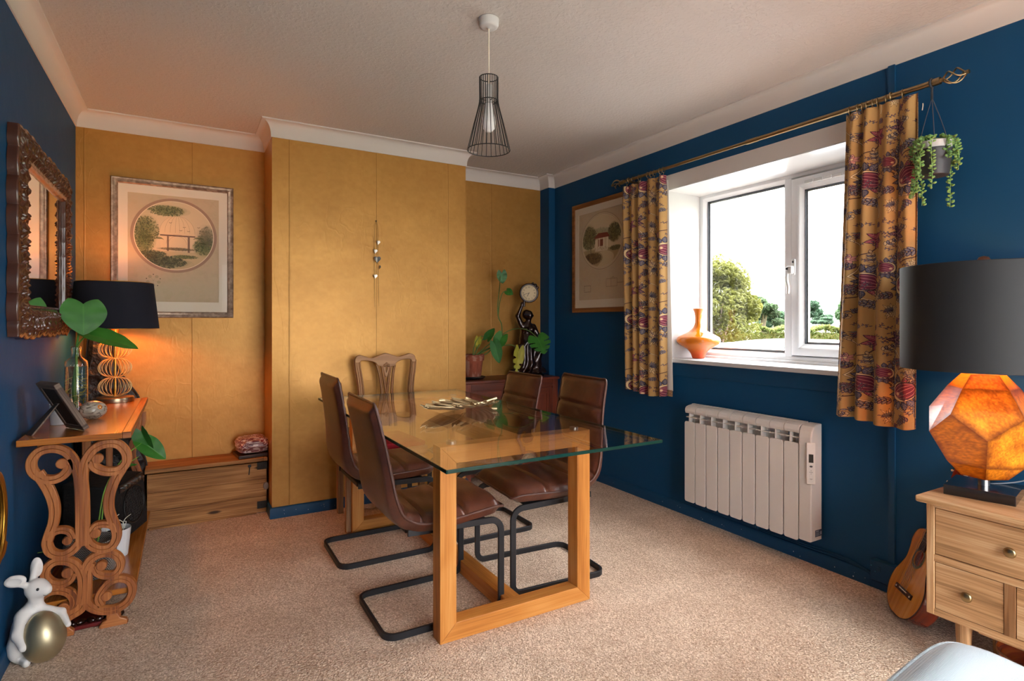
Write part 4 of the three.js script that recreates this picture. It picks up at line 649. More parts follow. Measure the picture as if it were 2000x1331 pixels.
// dining table
const TX0 = 0.82, TX1 = 1.518, LEG = 0.067, TH = 0.735, TA = -1.95, TB = -3.222;
{ const t = thing('dining_table', 'glass topped dining table on two square honey oak frames', 'table');
  const miter = (w, h, z) => { // one square frame of four mitred timbers
    const out = [], L = LEG;
    const pr = (p, grain, o) => uvBox(extrude(p, 0.07, 0.0025).translate(0, 0, z - 0.07), grain, o, o * 0.7);
    out.push(['leg', pr([[TX0, 0], [TX0 + L, L], [TX0 + L, TH - L], [TX0, TH]], 'y', 0.1)], ['leg', pr([[TX1, 0], [TX1, TH], [TX1 - L, TH - L], [TX1 - L, L]], 'y', 0.35)], ['rail', pr([[TX0, TH], [TX0 + L, TH - L], [TX1 - L, TH - L], [TX1, TH]], 'x', 0.6)], ['rail', pr([[TX0, 0], [TX1, 0], [TX1 - L, L], [TX0 + L, L]], 'x', 0.85)]);
    return out; };
  for (const z of [TA, TB]) for (const [n, g] of miter(0, 0, z)) mesh(n, g, M.oak, t);
  mesh('stretcher', rb(1.135, 1.205, 0.002, 0.066, TB, TA - 0.07, 0.003, 'z', 0.2, 0.1), M.oak, t);
  mesh('stretcher', rb(1.135, 1.205, TH - 0.066, TH - 0.002, TB, TA - 0.07, 0.003, 'z', 0.5, 0.3), M.oak, t);
  const gt = mesh('glass_top', [box(0.872, 0.0112, 1.860, 1.112, 0.7535, -2.485)], M.tabletop, t);
  mesh('glass_edge', [rb(0.672, 0.676, 0.7475, 0.7595, -3.418, -1.552, 0.0018), rb(1.548, 1.552, 0.7475, 0.7595, -3.418, -1.552, 0.0018), rb(0.675, 1.549, 0.7475, 0.7595, -1.556, -1.552, 0.0018), rb(0.675, 1.549, 0.7475, 0.7595, -3.418, -3.414, 0.0018)], phy({ color: 0x0c3630, roughness: 0.1, specularIntensity: 0.5 }), gt);
  for (const x of [TX0 + 0.06, TX1 - 0.06]) for (const z of [TA - 0.035, TB - 0.035]) mesh('pad', cyl(0.019, 0.019, 0.012, x, TH + 0.0063, z, 24), M.steel, t);
}
{ // leaf-shaped metal dish: curled lobes with raised veins, open between them, round a stalk
  const t = thing('leaf_dish', 'pale gold metal dish shaped like an open veined leaf, on the glass table top', 'dish', [1.215, 0.7605, -2.60], 0.42);
  const gm = phy({ color: 0xc9b38a, metalness: 0.75, roughness: 0.42 });
  // [start x on the midrib, length, half width, angle from the -x axis, lift]
  const L = [[-0.02, 0.25, 0.036, 0.03, 0.055], [-0.02, 0.24, 0.032, 0.42, 0.060], [0.0, 0.22, 0.030, -0.38, 0.050], [0.03, 0.21, 0.030, 0.86, 0.060], [0.04, 0.19, 0.028, -0.80, 0.045], [0.08, 0.19, 0.027, 1.16, 0.058], [0.09, 0.17, 0.025, -1.12, 0.040], [0.12, 0.16, 0.024, 1.42, 0.050], [0.13, 0.14, 0.022, -1.36, 0.036], [0.16, 0.12, 0.020, 1.62, 0.040], [0.165, 0.11, 0.018, -1.55, 0.03]];
  for (const [x0, len, wid, ang, lift] of L) {
    const at = (b, k) => { const a2 = ang + 0.35 * Math.sign(ang) * b * (Math.abs(ang) > 0.2 ? -1 : 0), c = -Math.cos(a2), s = Math.sin(a2), w = wid * 1.6 * (0.20 + 0.78 * Math.pow(Math.sin(PI * Math.min(1, 0.06 + b * 0.72)), 0.8)) * (1 - 0.35 * smooth(0.85, 1, b)), l = len * b, fr = b > 0.8 ? 0.010 * Math.sin(k * 7 + ang * 9) * (b - 0.8) * 5 : 0; return [x0 + c * (l + fr) - s * k * w, 0.007 + 0.62 * lift * Math.pow(b, 1.5) + 0.010 * k * k * b + 0.003 * Math.sin(k * 8 + b * 6) * b, s * (l + fr) + c * k * w]; };
    const lb = mesh('lobe', slab((a, b) => at(b, (a - 0.5) * 2), 16, 18, 0.0028), gm, t);
    const q = []; for (let i = 0; i <= 8; i++) { const p = at(i / 8 * 0.96, 0.02); q.push([p[0], p[1] + 0.003, p[2]]); } mesh('vein', tube(q, 0.0034, 18, 6), gm, lb);
    const e = []; for (let i = 0; i <= 10; i++) { const p = at(0.1 + i / 10 * 0.88, 0.97); e.push([p[0], p[1] + 0.001, p[2]]); } mesh('raised_edge', tube(e, 0.0022, 18, 5), gm, lb);
  }
  mesh('stalk', taperTube([[-0.06, 0.010, 0], [0.06, 0.012, 0], [0.16, 0.016, 0], [0.275, 0.026, 0.004]], 0.005, 0.0075, 24, 8), gm, t);
}

// cantilever chairs
function chairFrame() { // flat bar: from the back of the seat down the front and round the floor
  const hz = 0.198, r = 0.05, f = [], bar = 0;
  const add = (x, y, z, ax, ay, az, bx_, by, bz) => f.push({ p: V(x, y, z), a: V(ax, ay, az), b: V(bx_, by, bz) });
  const X0 = -0.255, X1 = 0.25, yS = 0.384, yF = 0.013;
  const side = (s) => { // s = +1: from seat to floor at z = +hz; returned in order from the seat end
    const o = []; const P = (x, y, tx, ty) => o.push({ p: V(x, y, s * hz), b: V(0, 0, s), a: V(-ty, tx, 0) });
    P(-0.17, yS + 0.012, 1, 0); P(X1 - r - 0.015, yS, 1, 0);
    for (let i = 1; i <= 6; i++) { const a = i / 6 * PI / 2; P(X1 - 0.015 - r + r * Math.sin(a), yS - r + r * Math.cos(a), Math.cos(a), -Math.sin(a)); }
    for (let i = 0; i <= 6; i++) { const a = i / 6 * PI / 2; P(X1 - 0.015 - 0.04 + 0.04 * Math.cos(a), yF + 0.04 - 0.04 * Math.sin(a), -Math.sin(a), -Math.cos(a)); }
    P(X0 + 0.06, yF, -1, 0);
    return o; };
  const A = side(1), B = side(-1).reverse().map((q) => ({ p: q.p, a: q.a.clone().negate().multiplyScalar(-1), b: q.b.clone().negate() }));
  const rear = []; const R = 0.05;
  for (let i = 1; i <= 6; i++) { const a = i / 6 * PI / 2; rear.push({ p: V(X0 + R - R * Math.sin(a), yF, hz - R + R * Math.cos(a)), a: V(0, -1, 0), b: V(-Math.sin(a), 0, Math.cos(a)) }); }
  for (let i = 0; i < 6; i++) { const a = i / 6 * PI / 2; rear.push({ p: V(X0 + R - R * Math.cos(a), yF, -hz + R - R * Math.sin(a)), a: V(0, -1, 0), b: V(-Math.cos(a), 0, -Math.sin(a)) }); }
  const fr = [...A, ...rear, ...B.map((q) => ({ p: q.p, a: q.a, b: q.b.clone().negate() }))];
  // one steady orientation: keep b pointing outwards
  return sweep(fr.map((q) => ({ p: q.p, a: q.a, b: q.b })), [[-0.013, -0.0045], [-0.0115, -0.006], [0.0115, -0.006], [0.013, -0.0045], [0.013, 0.0045], [0.0115, 0.006], [-0.0115, 0.006], [-0.013, 0.0045]]);
}
const PROFILE = new THREE.CatmullRomCurve3([[-0.268, 0.925], [-0.250, 0.83], [-0.236, 0.74], [-0.224, 0.64], [-0.213, 0.56], [-0.190, 0.495], [-0.14, 0.455], [-0.06, 0.438], [0.03, 0.437], [0.12, 0.441], [0.20, 0.442], [0.245, 0.432]].map(([x, y]) => V(x, y, 0)), false, 'centripetal');
function upholstery(o, rec) {
  const pvt = V(0.2, 0.41, 0), turnP = (p) => p; // the recline turns the shell about the front bend
  const fn = (t) => { const p = PROFILE.getPointAt(t), d = PROFILE.getTangentAt(t); return [p, V(d.y * -1, d.x, 0)]; }; // normal towards the sitter
  const halfW = (t) => lerp(0.198, 0.225, smooth(0.05, 0.55, t)) - 0.012 * smooth(0.9, 1, t);
  const corner = (t) => 1 - 0.06 * Math.pow(1 - smooth(0, 0.035, t), 2) - 0.06 * Math.pow(smooth(0.97, 1, t), 2);
  const lines = [0.155, 0.26, 0.50, 0.60, 0.80];
  const g = new THREE.Group(); g.name = 'seat_shell'; o.add(g);
  const rot = (geo) => geo.translate(-pvt.x, -pvt.y, 0).rotateZ(rec).translate(pvt.x, pvt.y, 0);
  const sheet = (off, puff, wk) => (u, v) => {
    const [p, n] = fn(v), k = u * 2 - 1, w = halfW(v) * corner(v) * wk; let h = off;
    if (puff) { let gr = 1; for (const l of lines) gr = Math.min(gr, smooth(0, 0.016, Math.abs(v - l))); h += 0.032 * Math.pow(1 - Math.pow(Math.abs(k), 6), 0.7) * (0.72 + 0.28 * gr) * smooth(0, 0.03, v) * smooth(1.0, 0.955, v) * (0.75 + 0.45 * smooth(0.4, 0.6, v)) - 0.006 * (1 - gr) + 0.0016 * Math.sin(k * 7 + v * 40) * Math.sin(v * 63); }
    return [p.x + n.x * h, p.y + n.y * h, k * w];
  };
  const outer = (u, v) => { const [p, n] = fn(v), k = u * 2 - 1, w = halfW(v) * corner(v), b = -lerp(0.026, 0.044, smooth(0.3, 0.55, v)) * Math.pow(1 - Math.pow(Math.abs(k), 8), 0.5) * smooth(0, 0.04, v) * smooth(1, 0.95, v); return [p.x + n.x * b, p.y + n.y * b, k * w]; };
  mesh('outer_shell', rot(surf(outer, 24, 70, [0.45, 1.1])), M.leather, o);
  mesh('cushion', rot(surf(sheet(0.0, true, 0.995), 28, 130, [0.45, 1.1])), M.leather, o);
  const edge = []; for (let i = 0; i <= 60; i++) { const t = i / 60; edge.push([t, -1]); } for (let i = 1; i < 12; i++) edge.push([1, -1 + i / 6]); for (let i = 60; i >= 0; i--) edge.push([i / 60, 1]); for (let i = 1; i < 12; i++) edge.push([0, 1 - i / 6]);
  const ep = edge.map(([t, k]) => { const [p, n] = fn(t), w = halfW(t) * corner(t); return V(p.x + n.x * 0.002, p.y + n.y * 0.002, k * w); });
  mesh('piping', rot(tube(ep, 0.0055, 300, 7, true)), M.leather, o);
  const st = lines.map((l) => { const q = []; for (let i = 0; i <= 12; i++) { const k = (i / 6 - 1) * 0.95, p = sheet(0.0015, true, 0.995)((k + 1) / 2, l + 0.004); q.push(p); } return tube(q, 0.0008, 24, 4); });
  for (const s of st) mesh('stitching', rot(s), M.stitch, o);
  o.remove(g);
}
const frameGeo = chairFrame();
function makeChair(label, rec) {
  const t = thing('dining_chair', label, 'chair', [0, 0, 0], 0, 'brown leather cantilever dining chairs');
  mesh('frame', frameGeo, M.blackMetal, t);
  mesh('seat_bracket', [rbox(0.30, 0.010, 0.37, 0.02, 0.390, 0, 0.003), rbox(0.06, 0.02, 0.34, -0.14, 0.396, 0, 0.003)], M.blackMetal, t);
  upholstery(t, rec);
  return t;
}
const chairs = [
  [0.905, -2.26, 0.0, 0.062, 'brown leather cantilever chair at the left table side, the one nearer the camera'],
  [0.905, -2.97, 0.0, 0.0, 'brown leather cantilever chair at the left table side, next to the gold wall'],
  [1.485, -2.315, PI - 0.06, 0.0, 'brown leather cantilever chair on the window side, nearer the camera, whole back showing'],
  [1.50, -2.97, PI, 0.085, 'brown leather cantilever chair on the window side, farther back, before the dark cabinet'],
];
for (const [x, z, a, rec, label] of chairs) { const c = makeChair(label, rec); c.position.set(x, 0, z); c.rotation.y = a; }

// carved chair at the far end
{ const t = thing('carved_chair', 'pale carved wooden chair with pierced splat and red seat, against the gold chimney breast', 'chair', [1.045, 0, -3.615]);
  // the back lies in a plane close to the chimney breast; outlines from a close view
  const PZ = 0; const P = (X, Y) => { const u = 680 + X / 6.653, v = 680 + Y / 6.655, zz = -3.64, dx = Math.sin(YAW) + (u - 1000) / FOCAL * Math.cos(YAW), dz = -Math.cos(YAW) + (u - 1000) / FOCAL * Math.sin(YAW), k = zz / dz; return [dx * k - 1.045, EYE + (HORIZON - v) / FOCAL * k]; };
  const bandG = (list, w0, w1, th = 0.024, z = -0.025) => { const c = spline(list.map(([x, y]) => P(x, y)), list.length * 8), fr = c.map((p, i) => { const a = c[Math.max(0, i - 1)], b = c[Math.min(c.length - 1, i + 1)], l = Math.hypot(b[0] - a[0], b[1] - a[1]) || 1, w = lerp(w0, w1, i / (c.length - 1)); return { p: V(p[0], p[1], z), a: V(-(b[1] - a[1]) / l * w, (b[0] - a[0]) / l * w, 0), b: V(0, 0, 1) }; }); return uvBox(sweep(fr, [[-1, 0], [1, 0], [1, th * 0.7], [0.75, th], [0.45, th * 0.9], [0.3, th * 0.72], [0.15, th * 0.9], [-0.15, th * 0.9], [-0.3, th * 0.72], [-0.45, th * 0.9], [-0.75, th], [-1, th * 0.7]]), 'y'); };
  const yS = 0.47, bot = 760; // the stiles run on down to the seat
  mesh('stile', bandG([[110, 150], [118, 250], [140, 380], [158, 520], [165, 640], [150, 900], [150, 1200]], 0.020, 0.020), M.carvedWood, t);
  mesh('stile', bandG([[840, 150], [835, 250], [815, 400], [805, 560], [815, 700], [830, 900], [830, 1200]], 0.020, 0.020), M.carvedWood, t);
  mesh('top_rail', uvBox(extrude(spline([[80, 190], [90, 120], [140, 92], [200, 105], [290, 128], [380, 100], [480, 66], [570, 90], [640, 110], [720, 90], [790, 68], [850, 95], [858, 180], [820, 180], [800, 150], [700, 150], [620, 185], [590, 230], [380, 230], [340, 190], [240, 165], [160, 165], [135, 190]].map(([x, y]) => P(x, y)), 130, true), 0.026, 0.005).translate(0, 0, -0.027), 'x'), M.carvedWood, t);
  const sp = [[[365, 215], [400, 330], [420, 450], [432, 590], [418, 700], [385, 860], [360, 1010]], [[430, 225], [455, 380], [478, 520], [490, 600], [470, 700], [440, 820], [425, 1010]], [[545, 225], [520, 380], [505, 520], [495, 600], [515, 700], [535, 820], [540, 1010]], [[595, 215], [575, 330], [565, 450], [560, 590], [572, 700], [600, 860], [615, 1010]]];
  mesh('splat', [...sp.map((q, i) => bandG(q, 0.0085, 0.0085, 0.016, -0.02 + 0.0006 * i)), uvBox(extrude(spline([[440, 240], [460, 205], [485, 195], [510, 205], [528, 240], [515, 300], [500, 360], [487, 380], [470, 360], [455, 300]].map(([x, y]) => P(x, y)), 50, true), 0.014, 0.003, [spline([[470, 245], [487, 225], [505, 245], [498, 300], [486, 330], [474, 300]].map(([x, y]) => P(x, y)), 24, true)]).translate(0, 0, -0.018), 'y')], M.carvedWood, t);
  mesh('carving', [[462, 222], [508, 222], [485, 205]].map(([x, y]) => { const p = P(x, y); return ball(0.011, p[0], p[1], -0.004, 10); }), M.carvedWood, t);
  const seat = (y0, y1, k) => extrude([[-0.23 * k, 0.0], [0.20 * k, 0.0], [0.235 * k, 0.38], [-0.265 * k, 0.38]], y1 - y0, 0.01).rotateX(PI / 2).translate(0, y1, 0);
  mesh('seat_rail', uvBox(seat(0.40, 0.455, 1)), M.carvedWood, t);
  mesh('seat_pad', uvBox(seat(0.452, 0.485, 0.93)), std({ color: 0x9c0f22, roughness: 0.9, bumpMap: weave, bumpScale: 0.0008 }), t);
  for (const [x, z] of [[-0.235, 0.35], [0.205, 0.35], [-0.2, -0.005], [0.175, -0.005]]) mesh('leg', rb(x - 0.018, x + 0.018, 0, 0.41, z - 0.018, z + 0.018, 0.004, 'y'), M.carvedWood, t);
}

// right recess: cabinet, pot plant, clock figure
{ const t = thing('sideboard', 'reddish brown panelled sideboard in the recess right of the chimney breast', 'cabinet');
  const x0 = 1.775, x1 = 2.60, z0 = ZB + 0.005, z1 = -3.755, y1 = 0.765;
  mesh('top', rb(x0 - 0.004, x1 + 0.01, y1 - 0.022, y1, z0, z1 + 0.012, 0.006, 'x'), M.mahogany, t);
  mesh('carcass', [rb(x0, x1, 0.05, y1 - 0.022, z0, z1 - 0.012, 0.002, 'x')], M.mahogany, t);
  mesh('stile', rb(x0, x0 + 0.05, 0.0, y1 - 0.022, z1 - 0.02, z1, 0.002, 'y'), M.mahogany, t); mesh('stile', rb(x1 - 0.05, x1, 0.0, y1 - 0.022, z1 - 0.02, z1, 0.002, 'y'), M.mahogany, t);
  mesh('rail', rb(x0 + 0.05, x1 - 0.05, y1 - 0.075, y1 - 0.022, z1 - 0.02, z1, 0.002, 'x'), M.mahogany, t);
  const m = (x0 + x1) / 2;
  for (const [a, b] of [[x0 + 0.055, m - 0.06], [m + 0.06, x1 - 0.055]]) {
    const d = new THREE.Group(); d.name = 'door'; t.add(d);
    for (const g of [rb(a, a + 0.05, 0.08, 0.68, z1 - 0.018, z1 + 0.004, 0.002, 'y'), rb(b - 0.05, b, 0.08, 0.68, z1 - 0.018, z1 + 0.004, 0.002, 'y')]) mesh('door_stile', g, M.mahogany, d);
    for (const g of [rb(a + 0.05, b - 0.05, 0.63, 0.68, z1 - 0.018, z1 + 0.003, 0.002), rb(a + 0.05, b - 0.05, 0.08, 0.14, z1 - 0.018, z1 + 0.003, 0.002)]) mesh('door_rail', g, M.mahogany, d);
    mesh('door_panel', rb(a + 0.048, b - 0.048, 0.135, 0.635, z1 - 0.016, z1 - 0.006, 0.003, 'y'), M.mahogany, d);
  }
  mesh('rail', rb(m - 0.06, m + 0.06, 0.05, y1 - 0.07, z1 - 0.02, z1, 0.002, 'y'), M.mahogany, t);
  mesh('carving', new THREE.TorusGeometry(0.035, 0.012, 8, 24).translate(m + 0.01, 0.52, z1 + 0.006), M.mahogany, t);
}
const SY = 0.766;
const atZ = (u, v, z) => { const dx = Math.sin(YAW) + (u - 1000) / FOCAL * Math.cos(YAW), dz = -Math.cos(YAW) + (u - 1000) / FOCAL * Math.sin(YAW), k = z / dz; return [dx * k, EYE + (HORIZON - v) / FOCAL * k, z]; };
{ const t = thing('plant_pot', 'weathered terracotta flower pot on a dark saucer, standing on the sideboard', 'plant pot', [1.915, SY, -3.915]);
  mesh('pot', lathe([[0, 0.018], [0.062, 0.018], [0.066, 0.022], [0.079, 0.14], [0.088, 0.142], [0.092, 0.185], [0.090, 0.188], [0.080, 0.186], [0.077, 0.15], [0, 0.15]], 48), M.terracotta, t);
  mesh('saucer', lathe([[0, 0], [0.08, 0], [0.098, 0.012], [0.100, 0.018], [0.097, 0.018], [0.08, 0.008], [0, 0.008]], 40), M.black, t);
  mesh('soil', cyl(0.076, 0.078, 0.012, 0, 0.158, 0, 28), M.soil, t); }
{ const t = thing('potted_plant', 'straggling green leaved house plant growing in the terracotta pot on the sideboard', 'plant');
  const z = -3.90, A = (u, v, dz = 0) => atZ(u, v, z + dz), root = [1.915, SY + 0.16, -3.915];
  const S = [[root, A(937, 672), A(948, 658), A(962, 655, 0.03)], [root, A(945, 685), A(960, 678, 0.05), A(968, 670, 0.08)], [A(981, 656), A(979, 632), A(974, 622), A(972, 600), A(976, 560), A(977, 540)], [A(973, 615), A(976, 590), A(982, 572), A(991, 567)], [root, A(952, 690, 0.02), A(980, 655, 0.04), A(1005, 643, 0.05), A(1030, 645, 0.06), A(1052, 662, 0.08)], [root, A(960, 680, 0.05), A(985, 675, 0.09), A(1002, 675, 0.1), A(1014, 686, 0.12)], [root, A(962, 668, 0.01), A(981, 656)], [root, A(927, 675), A(937, 658), A(948, 658)]];
  mesh('stem', S.map((p) => taperTube(p, 0.005, 0.0028, 30, 6)), phy({ color: 0x55702f, roughness: 0.6 }), t);
  const lf = (u, v, dz, len, wid, dir, up, mat, o) => mesh('leaf', setLeaf(leafGeo(len, wid, o), A(u, v, dz), dir, up), mat, t);
  const R3 = (r, u, f) => [r * Math.cos(YAW) + f * Math.sin(YAW), u, r * Math.sin(YAW) - f * Math.cos(YAW)];
  lf(980, 534, 0, 0.082, 0.092, R3(0.08, -1, 0), R3(0.15, 0.15, -1), M.leafDark, { notch: 0.42, fold: 0.05, curl: 0 });
  lf(990, 569, 0, 0.055, 0.07, R3(0.75, -0.35, -0.4), R3(0, 0.4, -1), M.leaf, { fold: 0.2, curl: 0.3 });
  lf(952, 662, 0.03, 0.10, 0.085, R3(0.35, 0.7, 0.1), R3(-0.5, 0.2, -1), M.leafDark, { fold: 0.3 });
  lf(981, 656, 0.09, 0.125, 0.12, R3(-0.45, -0.85, -0.2), R3(-0.1, 0.3, -1), M.leaf, { fold: 0.2, curl: 0.1 });
  lf(966, 672, 0.09, 0.155, 0.10, R3(0.25, -0.95, 0), R3(0.2, 0.1, -1), M.leafDark, { fold: 0.4, curl: 0.1 });
  lf(1050, 661, 0.1, 0.15, 0.20, R3(0.3, -0.6, -0.5), R3(0.1, 0.6, -0.9), M.leaf, { notch: 0.35, fold: 0.1, curl: 0.15, slits: [[0.35, 0.42], [0.58, 0.66], [0.8, 0.87]] });
  lf(1014, 684, 0.12, 0.18, 0.10, R3(-0.12, -1, 0.05), R3(0.3, 0.1, -1), M.leafYellow, { fold: 0.35, curl: 0.05, slits: [[0.38, 0.5, 1], [0.62, 0.74], [0.84, 0.92]] });
  lf(934, 661, 0, 0.09, 0.06, R3(-0.1, -1, 0), R3(0.2, 0.1, -1), M.leafYellow, { fold: 0.6 });
}
{ // bronze figure holding up a clock
  const F0 = [2.415, SY, -3.925];
  const t = thing('clock_figure', 'dark bronze statue of a woman holding up a round clock, on the sideboard', 'statue', F0, -0.15);
  const s = (x, y, z) => {
    const p = [x, y, z];
    let d = ellips(p, [0.0, 0.355, 0.0], [0.055, 0.085, 0.040]); // chest
    d = smin(d, ellips(p, [0.0, 0.285, 0.0], [0.045, 0.05, 0.036]), 0.03);
    d = smin(d, capsule(p, [0.0, 0.415, 0.0], [0.012, 0.455, 0.004], 0.022, 0.018), 0.02);
    d = smin(d, ellips(p, [0.016, 0.492, 0.008], [0.028, 0.038, 0.032]), 0.012);
    d = smin(d, ellips(p, [-0.004, 0.498, -0.008], [0.036, 0.040, 0.034]), 0.01); // hair
    d = smin(d, ellips(p, [0.04, 0.488, 0.022], [0.008, 0.008, 0.008]), 0.008);
    d = smin(d, capsule(p, [-0.05, 0.405, 0.0], [-0.082, 0.485, -0.005], 0.022, 0.018), 0.02); // raised arm
    d = smin(d, capsule(p, [-0.082, 0.485, -0.005], [-0.055, 0.560, 0.01], 0.018, 0.012), 0.012);
    d = smin(d, ellips(p, [-0.050, 0.578, 0.012], [0.014, 0.022, 0.014]), 0.008);
    d = smin(d, capsule(p, [0.055, 0.40, 0.0], [0.092, 0.315, 0.02], 0.022, 0.018), 0.02); // lowered arm
    d = smin(d, capsule(p, [0.092, 0.315, 0.02], [0.105, 0.235, 0.045], 0.017, 0.012), 0.012);
    d = smin(d, ellips(p, [0.110, 0.215, 0.05], [0.015, 0.020, 0.015]), 0.008);
    d = smin(d, capsule(p, [0.0, 0.27, 0.0], [-0.01, 0.03, 0.0], 0.062, 0.085), 0.04); // skirt
    d = smin(d, capsule(p, [0.03, 0.24, 0.02], [0.09, 0.03, 0.03], 0.04, 0.05), 0.03);
    d = smin(d, capsule(p, [-0.075, 0.235, 0.025], [0.07, 0.27, 0.03], 0.026, 0.022), 0.012);
    d = smin(d, capsule(p, [-0.085, 0.225, 0.0], [-0.10, 0.16, 0.01], 0.024, 0.014), 0.012);
    d = smin(d, capsule(p, [0.03, 0.09, 0.06], [0.085, 0.19, 0.055], 0.030, 0.022), 0.02);
    d = smin(d, ellips(p, [-0.02, 0.375, 0.032], [0.022, 0.02, 0.018]), 0.008); d = smin(d, ellips(p, [0.024, 0.375, 0.032], [0.022, 0.02, 0.018]), 0.008);
    d = smin(d, ellips(p, [0.0, 0.035, 0.0], [0.125, 0.03, 0.10]), 0.02);
    const fold = 0.007 * Math.sin(Math.atan2(z, x + 0.0) * 8 + y * 30 + 2 * Math.sin(y * 18)) * smooth(0.30, 0.18, y);
    return Math.max(d + fold, -y + 0.025);
  };
  mesh('figure', field(s, [0, 0.33, 0], 0.34, 120), M.bronze, t);
  mesh('base', lathe([[0, 0], [0.135, 0], [0.138, 0.006], [0.132, 0.014], [0.124, 0.018], [0.12, 0.028], [0, 0.03]], 40), M.bronze, t);
  const c = new THREE.Group(); c.name = 'clock'; c.position.set(0.006, 0.672, 0.02); c.rotation.y = -0.25; t.add(c);
  mesh('case', [lathe([[0, -0.02], [0.06, -0.02], [0.074, -0.012], [0.080, 0.0], [0.078, 0.012], [0.070, 0.016], [0.064, 0.012], [0.064, 0.006], [0, 0.006]], 48).rotateX(PI / 2), ball(0.016, 0.052, 0.062, 0, 10), ball(0.012, 0.07, 0.045, 0, 10), ball(0.012, 0.032, 0.076, 0, 10), cyl(0.01, 0.012, 0.05, -0.04, -0.085, -0.004)], M.bronze, c);
  mesh('dial', new THREE.CircleGeometry(0.0635, 48).translate(0, 0, 0.0075), std({ roughness: 0.5, map: canvasTex(512, 512, (g, w, h) => { g.fillStyle = '#cdb88e'; g.fillRect(0, 0, w, h); g.translate(w / 2, h / 2); g.fillStyle = '#3a2c1e'; g.textAlign = 'center'; g.textBaseline = 'middle'; g.font = 'bold 54px serif'; ['XII', 'I', 'II', 'III', 'IV', 'V', 'VI', 'VII', 'VIII', 'IX', 'X', 'XI'].forEach((n, i) => { g.save(); g.rotate(i * PI / 6); g.fillText(n, 0, -190); g.restore(); }); g.strokeStyle = '#3a2c1e'; g.lineWidth = 4; g.beginPath(); g.arc(0, 0, 232, 0, 7); g.stroke(); }) }), c);
  mesh('hand', [box(0.004, 0.036, 0.001, 0, 0.014, 0.0095).rotateZ(2.62), box(0.003, 0.052, 0.001, 0, 0.022, 0.0105).rotateZ(1.88)], M.black, c);
}

// pendant lamp
{ const t = thing('pendant_lamp', 'unlit pendant lamp with a flared black wire shade, hanging from the ceiling', 'lamp', [1.066, CE, -2.03]);
  mesh('ceiling_rose', lathe([[0, 0], [0.044, 0], [0.0445, -0.004], [0.042, -0.036], [0.038, -0.046], [0.028, -0.05], [0.012, -0.05], [0.008, -0.056], [0, -0.056]].map(([r, y]) => [r * 0.94, y * 0.72]), 40), M.white, t);
  mesh('cord', cyl(0.0028, 0.0028, 0.235, 0, -0.157, 0, 10), M.cream, t);
  const cage = new THREE.Group(); cage.name = 'wire_shade'; t.add(cage);
  const yt = -0.238, yn = -0.332, yb = -0.532, wires = [];
  for (let i = 0; i < 26; i++) { const a = i / 26 * 2 * PI, c = Math.cos(a), s = Math.sin(a); mesh('wire', tube([[c * 0.0375, yt, s * 0.0375], [c * 0.0375, yt - 0.05, s * 0.0375], [c * 0.0375, yn + 0.004, s * 0.0375], [c * 0.0395, yn - 0.012, s * 0.0395], [c * 0.062, (yn + yb) / 2, s * 0.062], [c * 0.0865, yb, s * 0.0865]], 0.0016, 18, 5), M.black, cage); }
  for (const [r, y] of [[0.0375, yt], [0.0365, yn], [0.0865, yb]]) mesh('ring', new THREE.TorusGeometry(r, 0.002, 6, 48).rotateX(PI / 2).translate(0, y, 0), M.black, cage);
  mesh('bracket', [rod([-0.0365, yn, 0], [0.0365, yn, 0], 0.0016), rod([0, yn, -0.0365], [0, yn, 0.0365], 0.0016)], M.black, cage);
  mesh('lamp_holder', cyl(0.013, 0.017, 0.07, 0, -0.305, 0, 20), M.white, t);
  mesh('bulb', lathe([[0, -0.46], [0.014, -0.456], [0.024, -0.444], [0.028, -0.425], [0.026, -0.40], [0.018, -0.375], [0.0165, -0.345], [0, -0.34]], 28), phy({ color: 0xe9e9ea, roughness: 0.4 }), t);
}
/* ---------- window wall: curtains, radiator, planter, vase ---------- */
const RODX = 2.615, RODY = 2.168;
{ const t = thing('curtain_rod', 'antique brass curtain rod with twisted cage finials above the window', 'curtain rod');
  mesh('rod', [rod([RODX, RODY, -3.0], [RODX, RODY, -1.9], 0.0095, 16), rod([RODX, RODY, -1.95], [RODX, RODY, -1.11], 0.0115, 16)], M.antBrass, t);
  mesh('joint', [rod([RODX, RODY, -2.0], [RODX, RODY, -1.93], 0.0128, 16)], M.antBrass, t);
  for (const z of [-2.93, -1.28]) mesh('bracket', [rod([XR, RODY - 0.01, z], [RODX + 0.01, RODY - 0.01, z], 0.006), new THREE.TorusGeometry(0.014, 0.004, 8, 20).translate(RODX, RODY, z), cyl(0.02, 0.02, 0.006).rotateZ(PI / 2).translate(XR - 0.003, RODY - 0.01, z)], M.antBrass, t);
  for (const [z0, s] of [[-3.0, -1], [-1.11, 1]]) {
    const f = new THREE.Group(); f.name = 'finial'; t.add(f);
    mesh('collar', [rod([RODX, RODY, z0 - s * 0.02], [RODX, RODY, z0 + s * 0.012], 0.0145, 16), rod([RODX, RODY, z0 + s * 0.012], [RODX, RODY, z0 + s * 0.022], 0.008, 12)], M.antBrass, f);
    for (let k = 0; k < 4; k++) { const p = []; for (let i = 0; i <= 12; i++) { const u = i / 12, r = 0.006 + 0.024 * Math.sin(PI * Math.min(1, u * 1.02)), a = k * PI / 2 + u * 2.6; p.push([RODX + Math.cos(a) * r, RODY + Math.sin(a) * r, z0 + s * (0.022 + 0.075 * u)]); } mesh('cage_bar', tube(p, 0.0032, 24, 6), M.antBrass, f); }
    mesh('tip', [rod([RODX, RODY, z0 + s * 0.094], [RODX, RODY, z0 + s * 0.108], 0.008, 12)], M.antBrass, f);
  }
}
